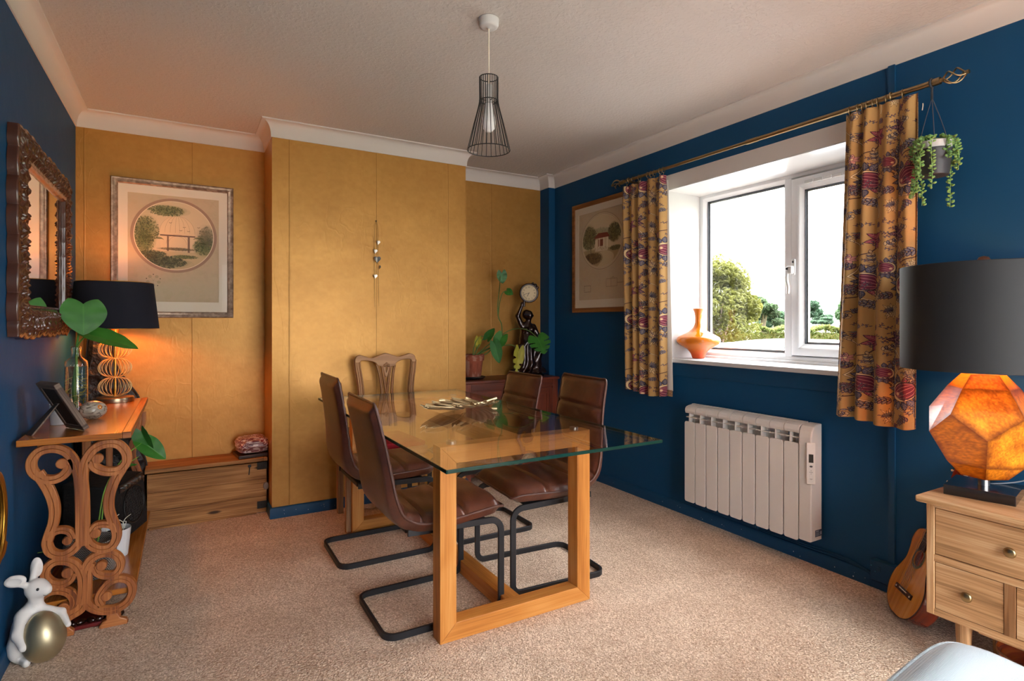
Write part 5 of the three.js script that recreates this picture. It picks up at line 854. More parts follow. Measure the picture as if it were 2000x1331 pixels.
function floralPrint(g, W0, H0) {
  const r = rngOf(91); g.fillStyle = '#bb9259'; g.fillRect(0, 0, W0, H0);
  for (let i = 0; i < 2600; i++) { g.fillStyle = r() < 0.5 ? 'rgba(215,170,105,0.16)' : 'rgba(120,80,35,0.13)'; if (r() < 0.5) g.fillRect(r() * W0, r() * H0, 30 * r() + 4, 1.5); else g.fillRect(r() * W0, r() * H0, 1.5, 30 * r() + 4); }
  const wrap = (x, y, f) => { for (const dx of [-W0, 0, W0]) for (const dy of [-H0, 0, H0]) { g.save(); g.translate(x + dx, y + dy); f(); g.restore(); } };
  const C = { bur: '#71263f', bur2: '#943a52', navy: '#40405a', slate: '#5d5b72', cream: '#e2c492', ink: '#2c2030', pink: '#c4817a', plum: '#4c2a46' };
  const petal = (len, wid, fill, stroke = C.ink, lw = 2.2) => { g.beginPath(); g.moveTo(0, 0); g.bezierCurveTo(len * 0.25, -wid * 1.05, len * 0.62, -wid * 0.85, len, 0); g.bezierCurveTo(len * 0.62, wid * 0.85, len * 0.25, wid * 1.05, 0, 0); g.fillStyle = fill; g.fill(); g.strokeStyle = stroke; g.lineWidth = lw; g.stroke(); g.strokeStyle = fill === C.cream ? '#8a6a4a' : 'rgba(226,196,146,0.75)'; g.lineWidth = lw * 0.5; g.beginPath(); g.moveTo(len * 0.08, 0); g.lineTo(len * 0.9, 0); for (const t of [0.28, 0.46, 0.64]) for (const k of [-1, 1]) { g.moveTo(len * t, 0); g.lineTo(len * (t + 0.14), k * wid * 0.5); } g.stroke(); };
  const vine = (pts, w, c) => { wrap(0, 0, () => { for (const [cc, ww] of [[C.ink, w + 5], [c, w]]) { g.strokeStyle = cc; g.lineWidth = ww; g.lineCap = 'round'; g.beginPath(); g.moveTo(pts[0][0], pts[0][1]); for (let i = 1; i < pts.length; i++) { const [a, b] = pts[i - 1], [x, y] = pts[i]; g.quadraticCurveTo(a + (x - a) * 0.2 + (y - b) * 0.3, b + (y - b) * 0.5, x, y); } g.stroke(); } }); };
  const leafy = (x, y, a, s, c = C.slate, n = 5) => wrap(x, y, () => { g.rotate(a); g.scale(s, s); for (let i = 0; i < n; i++) { g.save(); g.translate(i * 16, 0); for (const k of [-1, 1]) { g.save(); g.rotate(k * 0.9); petal(34 - i * 3, 10, i % 2 ? C.navy : c); g.restore(); } g.restore(); } g.translate(n * 16, 0); petal(28, 9, c); });
  const pom = (x, y, a, s) => wrap(x, y, () => { g.rotate(a); g.scale(s, s); for (let i = 0; i < 11; i++) { g.save(); g.rotate(i / 10 * PI * 1.25 - PI * 0.62); g.translate(52, 0); petal(50, 19, i % 2 ? C.slate : C.navy); g.restore(); } for (let i = 0; i < 5; i++) { g.save(); g.rotate(PI + (i - 2) * 0.35); g.translate(40, 0); petal(58, 14, i % 2 ? C.plum : C.bur2); g.restore(); } g.beginPath(); g.ellipse(-6, 0, 60, 54, 0, 0, 7); g.fillStyle = C.cream; g.fill(); g.strokeStyle = C.ink; g.lineWidth = 3; g.stroke(); g.beginPath(); g.ellipse(-14, 0, 50, 46, 0, 0, 7); g.fillStyle = C.bur; g.fill(); g.stroke(); g.strokeStyle = C.pink; g.lineWidth = 3; for (const k of [-0.7, -0.35, 0, 0.35, 0.7]) { g.beginPath(); g.ellipse(-14, k * 6, 48, Math.abs(k) * 44 + 2, 0, k > 0 ? 0.2 : PI + 0.2, k > 0 ? PI - 0.2 : 2 * PI - 0.2); g.stroke(); } g.fillStyle = C.cream; g.beginPath(); g.arc(20, 0, 9, 0, 7); g.fill(); g.stroke(); });
  const mum = (x, y, a, s, c1 = C.cream, c2 = '#cfae7c') => wrap(x, y, () => { g.rotate(a); g.scale(s, s); for (let q = 4; q >= 1; q--) for (let i = 0; i < 9; i++) { g.save(); g.rotate((i + q * 0.5) / 9 * PI * 1.5 - PI * 0.72); petal(22 * q, 11, q % 2 ? c1 : c2, '#4a3328', 2); g.restore(); } for (let i = 0; i < 6; i++) { g.save(); g.rotate(PI + (i - 2.5) * 0.33); petal(48, 9, C.navy); g.restore(); } });
  const bloom = (x, y, a, s, c) => wrap(x, y, () => { g.rotate(a); g.scale(s, s); for (let i = 0; i < 7; i++) { g.save(); g.rotate(i / 7 * 2 * PI); petal(58, 20, c); g.strokeStyle = C.pink; g.lineWidth = 2; g.beginPath(); g.moveTo(10, 0); g.lineTo(44, 0); g.stroke(); g.restore(); } g.fillStyle = C.cream; g.beginPath(); g.arc(0, 0, 11, 0, 7); g.fill(); g.strokeStyle = C.ink; g.stroke(); });
  const bird = (x, y, a, s) => wrap(x, y, () => { g.rotate(a); g.scale(s, s); for (let i = 0; i < 7; i++) { g.save(); g.rotate(-0.5 + i * 0.26); petal(74 - i * 3, 11, i % 2 ? C.bur2 : C.slate); g.restore(); } });
  vine([[80, 1000], [150, 820], [330, 760], [420, 560], [330, 380], [420, 180], [560, 60]], 9, C.cream); vine([[620, 1000], [700, 860], [900, 800], [960, 600], [820, 430], [900, 220], [820, 40]], 8, C.cream); vine([[330, 760], [520, 800], [640, 720]], 5, '#6a4634'); vine([[820, 430], [660, 380], [560, 430]], 5, '#6a4634'); vine([[330, 380], [200, 330], [120, 220]], 5, '#6a4634'); vine([[960, 600], [1060, 540]], 5, '#6a4634');
  pom(230, 610, -0.4, 1.75); bloom(120, 190, 0.3, 1.8, C.bur2); mum(560, 250, 0.5, 1.55); pom(800, 650, 0.6, 1.7); mum(520, 860, -1.2, 1.5); bloom(890, 150, 0, 1.7, C.plum); bird(650, 560, -1.2, 1.4); bloom(610, 30, 0.5, 0.9, C.bur); mum(960, 900, 2.4, 0.9); bird(330, 120, 0.4, 1.1);
  for (const [x, y, a, s] of [[60, 420, 0.6, 1.1], [400, 480, -0.9, 1.2], [720, 330, 0.3, 1.3], [120, 860, -0.3, 1.3], [760, 880, 0.9, 1.0], [930, 400, -1.9, 1.2], [460, 660, 2.4, 1.1], [690, 760, 1.4, 0.9], [300, 900, 0.2, 1.0], [960, 740, 0.2, 1.1], [500, 430, 0.1, 0.9], [230, 30, 0.6, 0.8]]) leafy(x, y, a, s * 1.3, r() < 0.4 ? C.plum : C.slate);
  mum(90, 740, 0.8, 1.0); bloom(420, 380, 1, 0.9, C.pink); mum(720, 480, -0.6, 0.9); bloom(640, 940, 2, 1.1, C.plum); pom(990, 480, 2.8, 1.0);
  for (const [x, y, a, s2] of [[30, 620, 1.2, 1.2], [340, 700, -0.6, 1.0], [470, 100, 2.2, 1.2], [660, 620, -2.0, 1.0], [860, 330, 1.9, 1.1], [170, 420, -1.4, 1.2], [590, 520, 0.4, 1.1], [780, 120, -0.7, 1.1], [50, 30, 0.5, 1.0], [400, 980, -0.4, 1.1], [840, 970, 0.7, 1.1], [1000, 260, -2.4, 1.2]]) leafy(x, y, a, s2, r() < 0.5 ? C.bur : C.cream);
  for (let i = 0; i < 110; i++) { const x = r() * W0, y = r() * H0, a = r() * 6.3; wrap(x, y, () => { g.rotate(a); g.strokeStyle = C.plum; g.lineWidth = 3.5; g.beginPath(); g.moveTo(0, 0); g.quadraticCurveTo(22, -14, 46, 2); g.stroke(); for (let k = 0; k < 4; k++) { g.save(); g.translate(10 + k * 11, -6); g.rotate(k % 2 ? 1.2 : -1.2); petal(17, 6, k % 2 ? C.plum : C.navy, C.ink, 1.5); g.restore(); } }); }
}
const clothTex = canvasTex(1024, 1024, floralPrint, 0.50, 0.45);
const clothBase = { roughness: 0.85, bumpMap: weave, bumpScale: 0.0003, sheen: 0.25, transmission: 0.06, thickness: 0 };
M.curtain = phy({ map: clothTex, ...clothBase });
M.lining = phy({ color: 0xe9e4dc, roughness: 0.9, transmission: 0.25, thickness: 0 });
function curtain(label, zt0, zt1, zb0, zb1, yt, ybot, nf, seed, ringZ, shift) {
  const t = thing('curtain', label, 'curtain'); const r = rngOf(seed), ph = [r() * 6, r() * 6, r() * 6];
  const fold = (u, v) => { const a = u * nf * 2 * PI + ph[0] + 0.5 * Math.sin(u * 7 + ph[1]) + 0.25 * v * Math.sin(u * 11 + ph[2]); return 0.021 * Math.sin(a) * (0.75 + 0.35 * v) + 0.007 * Math.sin(2 * a + 1.1) + 0.007 * Math.sin(u * nf * 9 + ph[1]) * (1 - v); };
  const f = (u, v) => { const z = lerp(lerp(zt0, zt1, u), lerp(zb0, zb1, u), v) + 0.012 * Math.cos(u * nf * 2 * PI + ph[0]) * (0.6 + 0.4 * v), y = lerp(yt - 0.006 * Math.abs(Math.sin(u * nf * PI)), ybot + 0.01 * Math.sin(u * 5 + ph[2]), v); return [RODX + fold(u, v) * (0.55 + 0.45 * smooth(0, 0.1, v)), y, z]; };
  const len = Math.abs(zt1 - zt0) * 1.5, hgt = yt - ybot;
  const g = slab((u, v) => f(1 - u, v), 150, 60, 0.0016, [len, -hgt]); const uv = g.attributes.uv; for (let i = 0; i < uv.count; i++) uv.setXY(i, uv.getX(i) + shift[0], uv.getY(i) + shift[1]);
  mesh('fabric', g, M.curtain, t);
  for (const z of ringZ) { const rg = mesh('ring', new THREE.TorusGeometry(0.0175, 0.0022, 8, 24).rotateY(0.25).translate(RODX, RODY - 0.006, z), M.antBrass, t); mesh('eyelet', rod([RODX, RODY - 0.023, z], [RODX, RODY - 0.040, z], 0.0016), M.antBrass, rg); }
  return t;
}
{ const a = curtain('short floral curtain hanging on the window side beside the oval lodge print', -2.985, -2.60, -2.945, -2.60, 2.135, 0.735, 4.5, 5, [-2.95, -2.89, -2.83, -2.75, -2.72, -2.69, -2.64, -2.61], [0.1, 0.2]);
  mesh('lining', slab((u, v) => [RODX + 0.03 + 0.008 * Math.sin(u * 6), lerp(2.10, 0.77, v), lerp(-2.68, lerp(-2.595, -2.555, v), u)], 12, 20, 0.001), M.lining, a);
  mesh('hem', slab((u, v) => [RODX + 0.026 + 0.008 * Math.sin(u * 6), lerp(0.775, 0.735, v), lerp(-2.66, -2.556, u)], 10, 4, 0.0015), M.curtain, a);
  const b = curtain('short floral curtain hanging between the window and the hanging planter', -1.475, -1.172, -1.530, -1.186, 2.150, 0.760, 4.2, 9, [-1.455, -1.42, -1.40, -1.38, -1.355, -1.335, -1.30, -1.235], [0.32, 0.05]);
  mesh('tape', [tube([[RODX + 0.01, 2.10, -1.165], [RODX - 0.005, 2.085, -1.158], [RODX, 2.07, -1.163]], 0.002, 10, 5)], M.cream, b); }

{ // hanging planter
  const O = [2.572, 1.905, -1.103];
  const t = thing('hanging_planter', 'dark grey planter hanging by cords from the end of the curtain rod', 'planter', O);
  mesh('pot', lathe([[0, -0.126], [0.046, -0.126], [0.050, -0.122], [0.0585, -0.030], [0.0605, -0.029], [0.0605, -0.022], [0.058, -0.022], [0.055, -0.04], [0, -0.04]], 48), phy({ color: 0x3a3d42, roughness: 0.45 }), t);
  mesh('liner', lathe([[0.0575, -0.026], [0.060, 0.006], [0.058, 0.008], [0.054, 0.004], [0.053, -0.02], [0, -0.02]], 48), M.white, t);
  const hk = [RODX - O[0], RODY - O[1], -1.128 - O[2]], cords = [];
  for (const a of [0.6, 2.7, 4.8]) cords.push(tube([[Math.cos(a) * 0.058, 0.0, Math.sin(a) * 0.058], [lerp(Math.cos(a) * 0.058, hk[0], 0.5), hk[1] * 0.42, lerp(Math.sin(a) * 0.058, hk[2], 0.5)], [hk[0], hk[1] - 0.06, hk[2]]], 0.0017, 16, 6));
  for (const g of cords) mesh('cord', g, std({ color: 0x4a4f58 }), t);
  mesh('hook', [rod([hk[0], hk[1] - 0.07, hk[2]], [hk[0], hk[1] - 0.018, hk[2]], 0.0048), new THREE.TorusGeometry(0.0175, 0.0042, 8, 20, PI * 1.6).translate(hk[0], hk[1] - 0.001, hk[2])], std({ color: 0x33373e }), t);
  const p = thing('trailing_succulent', 'trailing green beaded succulent spilling over the rim of the hanging planter', 'plant', O);
  const r = rngOf(17), bead = new THREE.IcosahedronGeometry(1, 1);
  const mat = [0x6f9a4f, 0x7fa85a, 0x5f8b45].map((c) => phy({ color: c, roughness: 0.5, sheen: 0.4, sheenColor: new THREE.Color(0.6, 0.7, 0.6) }));
  // [angle round the rim, hanging length]
  const S = [[2.72, 0.26, 0.082], [2.3, 0.20, 0.074], [1.55, 0.085, 0.068], [0.8, 0.10, 0.070], [0.5, 0.12, 0.075], [0.22, 0.10, 0.078], [0.05, 0.26, 0.064], [3.0, 0.14, 0.070], [3.6, 0.22, 0.066], [4.2, 0.20, 0.064], [5.0, 0.08, 0.066], [5.7, 0.09, 0.068]];
  const Rr = (a) => { const c = Math.cos(a), s = Math.sin(a); return [c * Math.cos(YAW) - s * Math.sin(YAW), c * Math.sin(YAW) + s * Math.cos(YAW)]; }; // angle 0 = picture right, pi/2 = towards the camera
  S.forEach(([a, L, RO], i) => {
    const d = Rr(a), path = [], n = 20; for (let k = 0; k <= n; k++) { const q = k / n, out = q < 0.18 ? lerp(0.03, RO, q / 0.18) : RO + 0.004 * Math.sin(q * 5 + i), y = q < 0.18 ? 0.012 + 0.014 * Math.sin(q / 0.18 * PI) : 0.012 - L * (q - 0.18) / 0.82; path.push(V(d[0] * out + 0.004 * Math.sin(q * 9 + i), y, d[1] * out)); }
    const c = new THREE.CatmullRomCurve3(path), g = [new THREE.TubeGeometry(c, 24, 0.0014, 5)], total = c.getLength(), m = Math.floor(total / 0.0050);
    for (let k = 0; k < m; k++) { const q = c.getPointAt(k / m), b = r() * 6.28, rr = 0.0042 + 0.0008 * r(), x = q.x + Math.cos(b) * 0.0088, z = q.z + Math.sin(b) * 0.0088; const e = bead.clone(); e.scale(rr * 1.5, rr * 0.9, rr * 0.95).rotateZ(0.35).rotateY(-b).translate(x, q.y - 0.001, z); g.push(e); }
    mesh('strand', g, mat[i % 3], p);
  });
}
{ const t = thing('vase', 'glossy orange vase with a wide belly and narrow neck on the window sill', 'vase', [2.845, 0.969, -2.535]);
  const pr = spline([[0.001, 0.002], [0.036, 0.002], [0.039, 0.008], [0.048, 0.032], [0.068, 0.056], [0.10, 0.076], [0.128, 0.096], [0.1355, 0.116], [0.128, 0.134], [0.10, 0.152], [0.062, 0.172], [0.034, 0.196], [0.022, 0.225], [0.0195, 0.258], [0.024, 0.292], [0.034, 0.318]], 90).concat([[0.033, 0.3195], [0.0315, 0.318], [0.02, 0.285], [0.016, 0.25], [0.001, 0.25]]);
  const tex = dataTex(16, 256, (u, v) => mix3(hex('#d24f20'), hex('#bd640c'), smooth(0.06, 0.3, v)), true);
  const v = mesh('body', lathe(pr, 72), phy({ map: tex, roughness: 0.06, specularIntensity: 1, ior: 1.5 }), t);
  mesh('rim', new THREE.TorusGeometry(0.0335, 0.0014, 8, 48).rotateX(PI / 2).translate(0, 0.319, 0), phy({ color: 0xe9d6c0, roughness: 0.2 }), v); }
{ const t = thing('photo_frame', 'small white faced frame on the window sill, half hidden behind a floral curtain', 'picture frame', [2.80, 0.969, -1.545], -0.5);
  const g = (q) => q.rotateZ(-0.32);
  mesh('board', g(rb(-0.006, 0.006, 0.0, 0.13, -0.045, 0.045, 0.002)), M.white, t); mesh('moulding', [g(rb(-0.009, 0.009, 0, 0.13, -0.049, -0.044, 0.001)), g(rb(-0.009, 0.009, 0, 0.13, 0.044, 0.049, 0.001)), g(rb(-0.009, 0.009, 0, 0.006, -0.045, 0.045, 0.001)), g(rb(-0.009, 0.009, 0.125, 0.131, -0.045, 0.045, 0.001))], M.darkWood, t); mesh('strut', rod([0.03, 0.09, 0], [0.075, 0.002, 0], 0.004), M.darkWood, t); }

{ // electric radiator
  const t = thing('radiator', 'cream electric panel radiator with control unit, on the navy wall under the window', 'radiator');
  const mat = phy({ color: new THREE.Color(0.74, 0.70, 0.65), roughness: 0.4 }), x0 = 2.608, y0 = 0.126, z0 = -2.432, pitch = 0.0815, n = 9;
  const cap = [[2.617, 0.655], [2.612, 0.668], [2.614, 0.682], [2.622, 0.692], [2.640, 0.698], [2.658, 0.701], [2.676, 0.703], [2.676, 0.698], [2.656, 0.695], [2.636, 0.690], [2.623, 0.683], [2.619, 0.672], [2.621, 0.657]];
  for (let i = 0; i < n; i++) { const a = z0 + i * pitch, b = a + pitch, m = (a + b) / 2;
    mesh('front_panel', uvBox(extrude([[a + 0.003, y0], [b - 0.003, y0], [b - 0.003, 0.606], [a + 0.003, 0.606]].map((q) => q).flatMap(([z, y], k) => { const s = [[1, 1], [-1, 1], [-1, -1], [1, -1]][k], R = 0.012; const o = []; for (let j = 0; j <= 4; j++) { const an = [PI, 1.5 * PI, 0, 0.5 * PI][k] + j / 4 * PI / 2; o.push([z + s[0] * R + Math.cos(an) * R, y + s[1] * R + Math.sin(an) * R]); } return o; }).map(([z, y]) => [-z, y]), 0.008, 0.0015).rotateY(PI / 2).translate(x0, 0, 0)), mat, t);
    mesh('top_fin', uvBox(extrude(cap, pitch - 0.004, 0.0006).translate(0, 0, a + 0.002)), mat, t);
    const web = [[2.614, 0.135], [2.614, 0.60], [2.618, 0.66], [2.628, 0.686], [2.67, 0.696], [2.67, 0.135]];
    mesh('web', [uvBox(extrude(web, 0.004).translate(0, 0, a + pitch * 0.36)), rb(2.655, 2.668, 0.135, 0.69, a + 0.002, b - 0.002, 0.002), rb(2.620, 2.660, 0.628, 0.633, a + 0.004, b - 0.004, 0.001), (() => { const q = new THREE.BoxGeometry(0.05, 0.004, pitch * 0.5).rotateZ(-0.8).translate(2.642, 0.66, a + pitch * 0.7); return uvBox(q); })()], mat, t);
    mesh('rear_fin', rb(2.672, 2.692, 0.699, 0.706, a + 0.0012, b - 0.0012, 0.001), mat, t);
  }
  const e = z0 + n * pitch, u = new THREE.Group(); u.name = 'control_unit'; t.add(u);
  mesh('housing', uvBox(extrude([[2.606, 0.139], [2.606, 0.640], [2.612, 0.672], [2.628, 0.694], [2.655, 0.704], [2.694, 0.704], [2.694, 0.139]], 0.066, 0.006).translate(0, 0, e + 0.001)), mat, u);
  mesh('control_face', uvBox(new RoundedBoxGeometry(0.012, 0.20, 0.040, 3, 0.004).rotateY(0.62).translate(2.609, 0.520, e + 0.064)), mat, u);
  const face = (h, w, y, m, nm, s = 0) => mesh(nm, new THREE.BoxGeometry(0.002, h, w).rotateY(0.62).translate(2.6035, y, e + 0.0678), m, u);
  face(0.040, 0.020, 0.545, phy({ color: 0x2b2a26, roughness: 0.15 }), 'display');
  face(0.086, 0.022, 0.472, std({ map: canvasTex(128, 512, (g, w, h) => { g.fillStyle = '#d8d5d0'; g.fillRect(0, 0, w, h); g.fillStyle = '#222'; g.beginPath(); g.ellipse(w / 2, 50, 40, 26, 0, 0, 7); g.fill(); g.fillStyle = '#555'; for (const [x, y] of [[64, 170], [34, 215], [64, 215], [94, 215], [64, 260]]) { g.beginPath(); g.arc(x, y, 10, 0, 7); g.fill(); } g.fillRect(30, 400, 70, 10); g.fillRect(44, 424, 40, 6); }), roughness: 0.5 }), 'button_strip');
  mesh('rating_plate', new THREE.BoxGeometry(0.055, 0.032, 0.0012).translate(2.665, 0.176, e + 0.0675), std({ map: canvasTex(256, 128, (g, w, h) => { g.fillStyle = '#39465a'; g.fillRect(0, 0, w, h); g.fillStyle = '#aab4c2'; g.fillRect(16, 14, 120, 20); for (let i = 0; i < 5; i++) g.fillRect(16, 48 + i * 15, 120 + 60 * (i % 2), 6); g.fillRect(190, 40, 46, 60); }), roughness: 0.5 }), u);
  for (const z of [-2.25, -1.98]) mesh('bracket', [rb(2.66, XR - 0.001, 0.09, 0.13, z - 0.012, z + 0.012, 0.004), rod([2.655, 0.095, z], [2.655, 0.13, z], 0.007)], M.navyTrim, t);
}
{ const t = thing('socket_box', 'navy painted power socket low on the wall beside the guitar', 'socket');
  mesh('back_box', rb(XR - 0.034, XR, 0.048, 0.134, -1.392, -1.245, 0.005), M.navyTrim, t); mesh('face_plate', rb(XR - 0.042, XR - 0.033, 0.046, 0.136, -1.394, -1.243, 0.004), M.navyTrim, t);
  for (const z of [-1.355, -1.285]) mesh('rocker', rb(XR - 0.046, XR - 0.041, 0.095, 0.115, z - 0.006, z + 0.006, 0.002), M.navyTrim, t);
  mesh('paint_chip', [ball(0.0025, XR - 0.043, 0.11, -1.388, 8), ball(0.0018, XR - 0.043, 0.088, -1.372, 8), ball(0.0015, XR - 0.043, 0.085, -1.3, 8)], std({ color: 0x57a7cf }), t).userData.kind = 'stuff'; }

/* ---------- chest of drawers, lamp, guitar, cushion ---------- */
const KX0 = 2.215, KX1 = 2.585, KT = 0.604, KZ0 = -0.973, KZ1 = -0.07;
{ const t = thing('chest_of_drawers', 'pale wooden chest of drawers with round brass knobs, against the navy wall', 'chest of drawers');
  mesh('top', rb(KX0 - 0.030, KX1 + 0.01, KT - 0.022, KT, KZ0 - 0.022, KZ1 + 0.022, 0.006, 'z', 0.1, 0.2), M.mango, t);
  mesh('stile', rb(KX0, KX0 + 0.03, 0.200, KT - 0.022, KZ0, KZ0 + 0.024, 0.003, 'y', 0.3), M.mango, t); mesh('stile', rb(KX0, KX0 + 0.03, 0.200, KT - 0.022, KZ1 - 0.024, KZ1, 0.003, 'y', 0.6), M.mango, t);
  mesh('side_panel', rb(KX0 + 0.03, KX1, 0.20, KT - 0.022, KZ0 + 0.002, KZ0 + 0.018, 0.002, 'x'), M.mango, t); mesh('side_panel', rb(KX0 + 0.03, KX1, 0.20, KT - 0.022, KZ1 - 0.018, KZ1 - 0.002, 0.002, 'x'), M.mango, t);
  mesh('back_panel', bb(KX1 - 0.01, KX1, 0.2, KT - 0.022, KZ0 + 0.02, KZ1 - 0.02), M.mango, t);
  mesh('rail', rb(KX0 + 0.001, KX0 + 0.024, KT - 0.036, KT - 0.020, KZ0 + 0.022, KZ1 - 0.022, 0.001, 'z'), M.mango, t);
  mesh('rail', rb(KX0 + 0.001, KX0 + 0.024, 0.384, 0.407, KZ0 + 0.022, KZ1 - 0.022, 0.001, 'z', 0.4), M.mango, t);
  mesh('rail', rb(KX0 + 0.001, KX0 + 0.03, 0.200, 0.222, KZ0 + 0.022, KZ1 - 0.022, 0.001, 'z', 0.2), M.mango, t);
  mesh('bottom', bb(KX0 + 0.02, KX1, 0.205, 0.215, KZ0 + 0.02, KZ1 - 0.02), M.mango, t);
  mesh('apron', rb(KX0 + 0.10, KX0 + 0.125, 0.150, 0.2, KZ0 + 0.11, KZ1 - 0.11, 0.003, 'z'), M.mango, t);
  const drawer = (za, zb, ya, yb, o) => { const d = mesh('drawer', rb(KX0 + 0.004, KX0 + 0.022, ya + 0.0015, yb - 0.0015, za + 0.0015, zb - 0.0015, 0.002, 'z', o, o * 1.7), M.mango, t); const m = (za + zb) / 2, y = (ya + yb) / 2; mesh('knob', lathe([[0, 0.022], [0.012, 0.0205], [0.0165, 0.015], [0.0155, 0.011], [0.007, 0.008], [0.006, 0.001], [0.009, 0], [0, 0]].reverse(), 24).rotateZ(PI / 2).translate(KX0 + 0.004, y, m), M.antBrass, d); };
  const D2 = (KZ1 - KZ0 - 0.048) / 2, mid = (KZ0 + KZ1) / 2;
  drawer(KZ0 + 0.024, mid - 0.012, 0.408, 0.567, 0.15); drawer(mid + 0.012, KZ1 - 0.024, 0.408, 0.567, 0.55);
  mesh('divider', rb(KX0 + 0.001, KX0 + 0.02, 0.407, 0.568, mid - 0.012, mid + 0.012, 0.001, 'y', 0.8), M.mango, t);
  const cuts = [KZ0 + 0.024, -0.759, -0.731, -0.536, -0.508, -0.313, -0.285, KZ1 - 0.024];
  for (let i = 0; i < 8; i += 2) { drawer(cuts[i], cuts[i + 1], 0.222, 0.383, 0.3 + i * 0.21); if (i < 6) mesh('divider', rb(KX0 + 0.001, KX0 + 0.02, 0.222, 0.384, cuts[i + 1], cuts[i + 2], 0.001, 'y', 0.25 + i * 0.1), M.sheesham === 0 ? M.mango : wood(M.mango.map, 0.5, { color: 0xb9a898 }), t); }
  for (const [x, z] of [[KX0 + 0.05, KZ0 + 0.09], [KX1 - 0.05, KZ0 + 0.09], [KX0 + 0.05, KZ1 - 0.09], [KX1 - 0.05, KZ1 - 0.09]]) mesh('leg', uvBox(new THREE.CylinderGeometry(0.026, 0.017, 0.2, 4, 1).rotateY(PI / 4).translate(x, 0.1, z), 'y'), M.mango, t);
}
{ // faceted amber lamp
  const O = [2.392, KT, -0.875];
  const t = thing('table_lamp', 'lit lamp with a faceted amber base and black drum shade, on the drawers', 'lamp', O);
  mesh('foot', rbox(0.19, 0.034, 0.19, 0, 0.017, 0, 0.002).rotateY(0.2), phy({ color: 0x121214, roughness: 0.22, clearcoat: 0.5 }), t);
  mesh('post', cyl(0.0165, 0.0165, 0.04, 0, 0.05, 0, 28), M.steel, t);
  const y0 = 0.064, rings = [[0.062, 0.354, 0], [0.104, 0.306, 0], [0.160, 0.222, 0], [0.160, 0.146, 0.5], [0.107, 0.046, 0.5], [0.066, 0.0, 0.5]];
  const th0 = Math.atan2(0.875, -2.392) - 0.06, vtx = (k, i) => { const [r, y, o] = rings[k], a = th0 + (i + 0.5 + o) * 2 * PI / 5; return [Math.cos(a) * r, y0 + y, -0 + Math.sin(a) * r * 1]; };
  const pos = [], uv = [], col = [];
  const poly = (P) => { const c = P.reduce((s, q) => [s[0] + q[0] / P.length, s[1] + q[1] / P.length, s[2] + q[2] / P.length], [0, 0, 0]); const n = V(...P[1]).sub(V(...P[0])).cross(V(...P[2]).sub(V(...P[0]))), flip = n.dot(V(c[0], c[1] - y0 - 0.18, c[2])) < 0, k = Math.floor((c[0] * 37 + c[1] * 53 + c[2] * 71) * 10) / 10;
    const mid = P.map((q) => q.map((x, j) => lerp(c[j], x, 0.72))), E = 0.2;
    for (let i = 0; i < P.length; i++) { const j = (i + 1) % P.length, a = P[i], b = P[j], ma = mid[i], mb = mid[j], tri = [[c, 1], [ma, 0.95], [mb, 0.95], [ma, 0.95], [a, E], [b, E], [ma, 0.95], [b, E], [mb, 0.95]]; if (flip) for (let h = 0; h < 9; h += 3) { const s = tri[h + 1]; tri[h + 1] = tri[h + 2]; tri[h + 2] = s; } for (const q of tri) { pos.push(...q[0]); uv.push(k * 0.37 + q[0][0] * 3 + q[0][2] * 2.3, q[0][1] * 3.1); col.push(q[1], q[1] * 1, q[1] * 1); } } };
  for (let i = 0; i < 5; i++) {
    poly([vtx(0, i), vtx(0, i + 1), vtx(1, i + 1), vtx(1, i)]);
    poly([vtx(1, i), vtx(1, i + 1), vtx(2, i + 1), vtx(3, i), vtx(2, i)]);
    poly([vtx(2, i + 1), vtx(3, i + 1), vtx(4, i + 1), vtx(4, i), vtx(3, i)]);
    poly([vtx(4, i), vtx(4, i + 1), vtx(5, i + 1), vtx(5, i)]);
  }
  poly([0, 1, 2, 3, 4].map((i) => vtx(0, i))); poly([0, 1, 2, 3, 4].map((i) => vtx(5, i)));
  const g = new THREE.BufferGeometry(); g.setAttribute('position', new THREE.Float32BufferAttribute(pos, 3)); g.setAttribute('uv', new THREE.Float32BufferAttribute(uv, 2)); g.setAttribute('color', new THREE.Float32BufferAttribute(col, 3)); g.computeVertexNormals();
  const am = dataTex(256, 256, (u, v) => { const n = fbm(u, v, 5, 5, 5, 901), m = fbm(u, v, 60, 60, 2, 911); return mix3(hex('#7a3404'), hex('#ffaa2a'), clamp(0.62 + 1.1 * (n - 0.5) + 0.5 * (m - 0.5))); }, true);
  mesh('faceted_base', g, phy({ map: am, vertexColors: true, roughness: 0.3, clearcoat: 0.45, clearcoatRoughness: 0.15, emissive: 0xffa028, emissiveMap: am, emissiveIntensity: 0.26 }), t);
  mesh('neck', cyl(0.0165, 0.0165, 0.06, 0, 0.442, 0, 24), M.brass, t);
  const sh = mesh('shade', lathe([[0.240, 0.433], [0.2385, 0.433], [0.2385, 0.793], [0.240, 0.793], [0.2405, 0.79], [0.2405, 0.436], [0.240, 0.433]], 96), phy({ color: 0x111215, roughness: 0.6, sheen: 0.15, sheenRoughness: 0.4, bumpMap: weave, bumpScale: 0.0002, anisotropy: 0.5 }), t);
  mesh('lining', lathe([[0.2383, 0.434], [0.2383, 0.792]], 96), phy({ color: 0xd8a650, metalness: 0.7, roughness: 0.45, side: THREE.DoubleSide }), sh);
  mesh('spider', [0, 1, 2].map((i) => rod([0, 0.77, 0], [Math.cos(i * 2.094) * 0.238, 0.77, Math.sin(i * 2.094) * 0.238], 0.002)), M.brass, t);
  mesh('pole', cyl(0.004, 0.004, 0.32, 0, 0.63, 0, 10), M.brass, t);
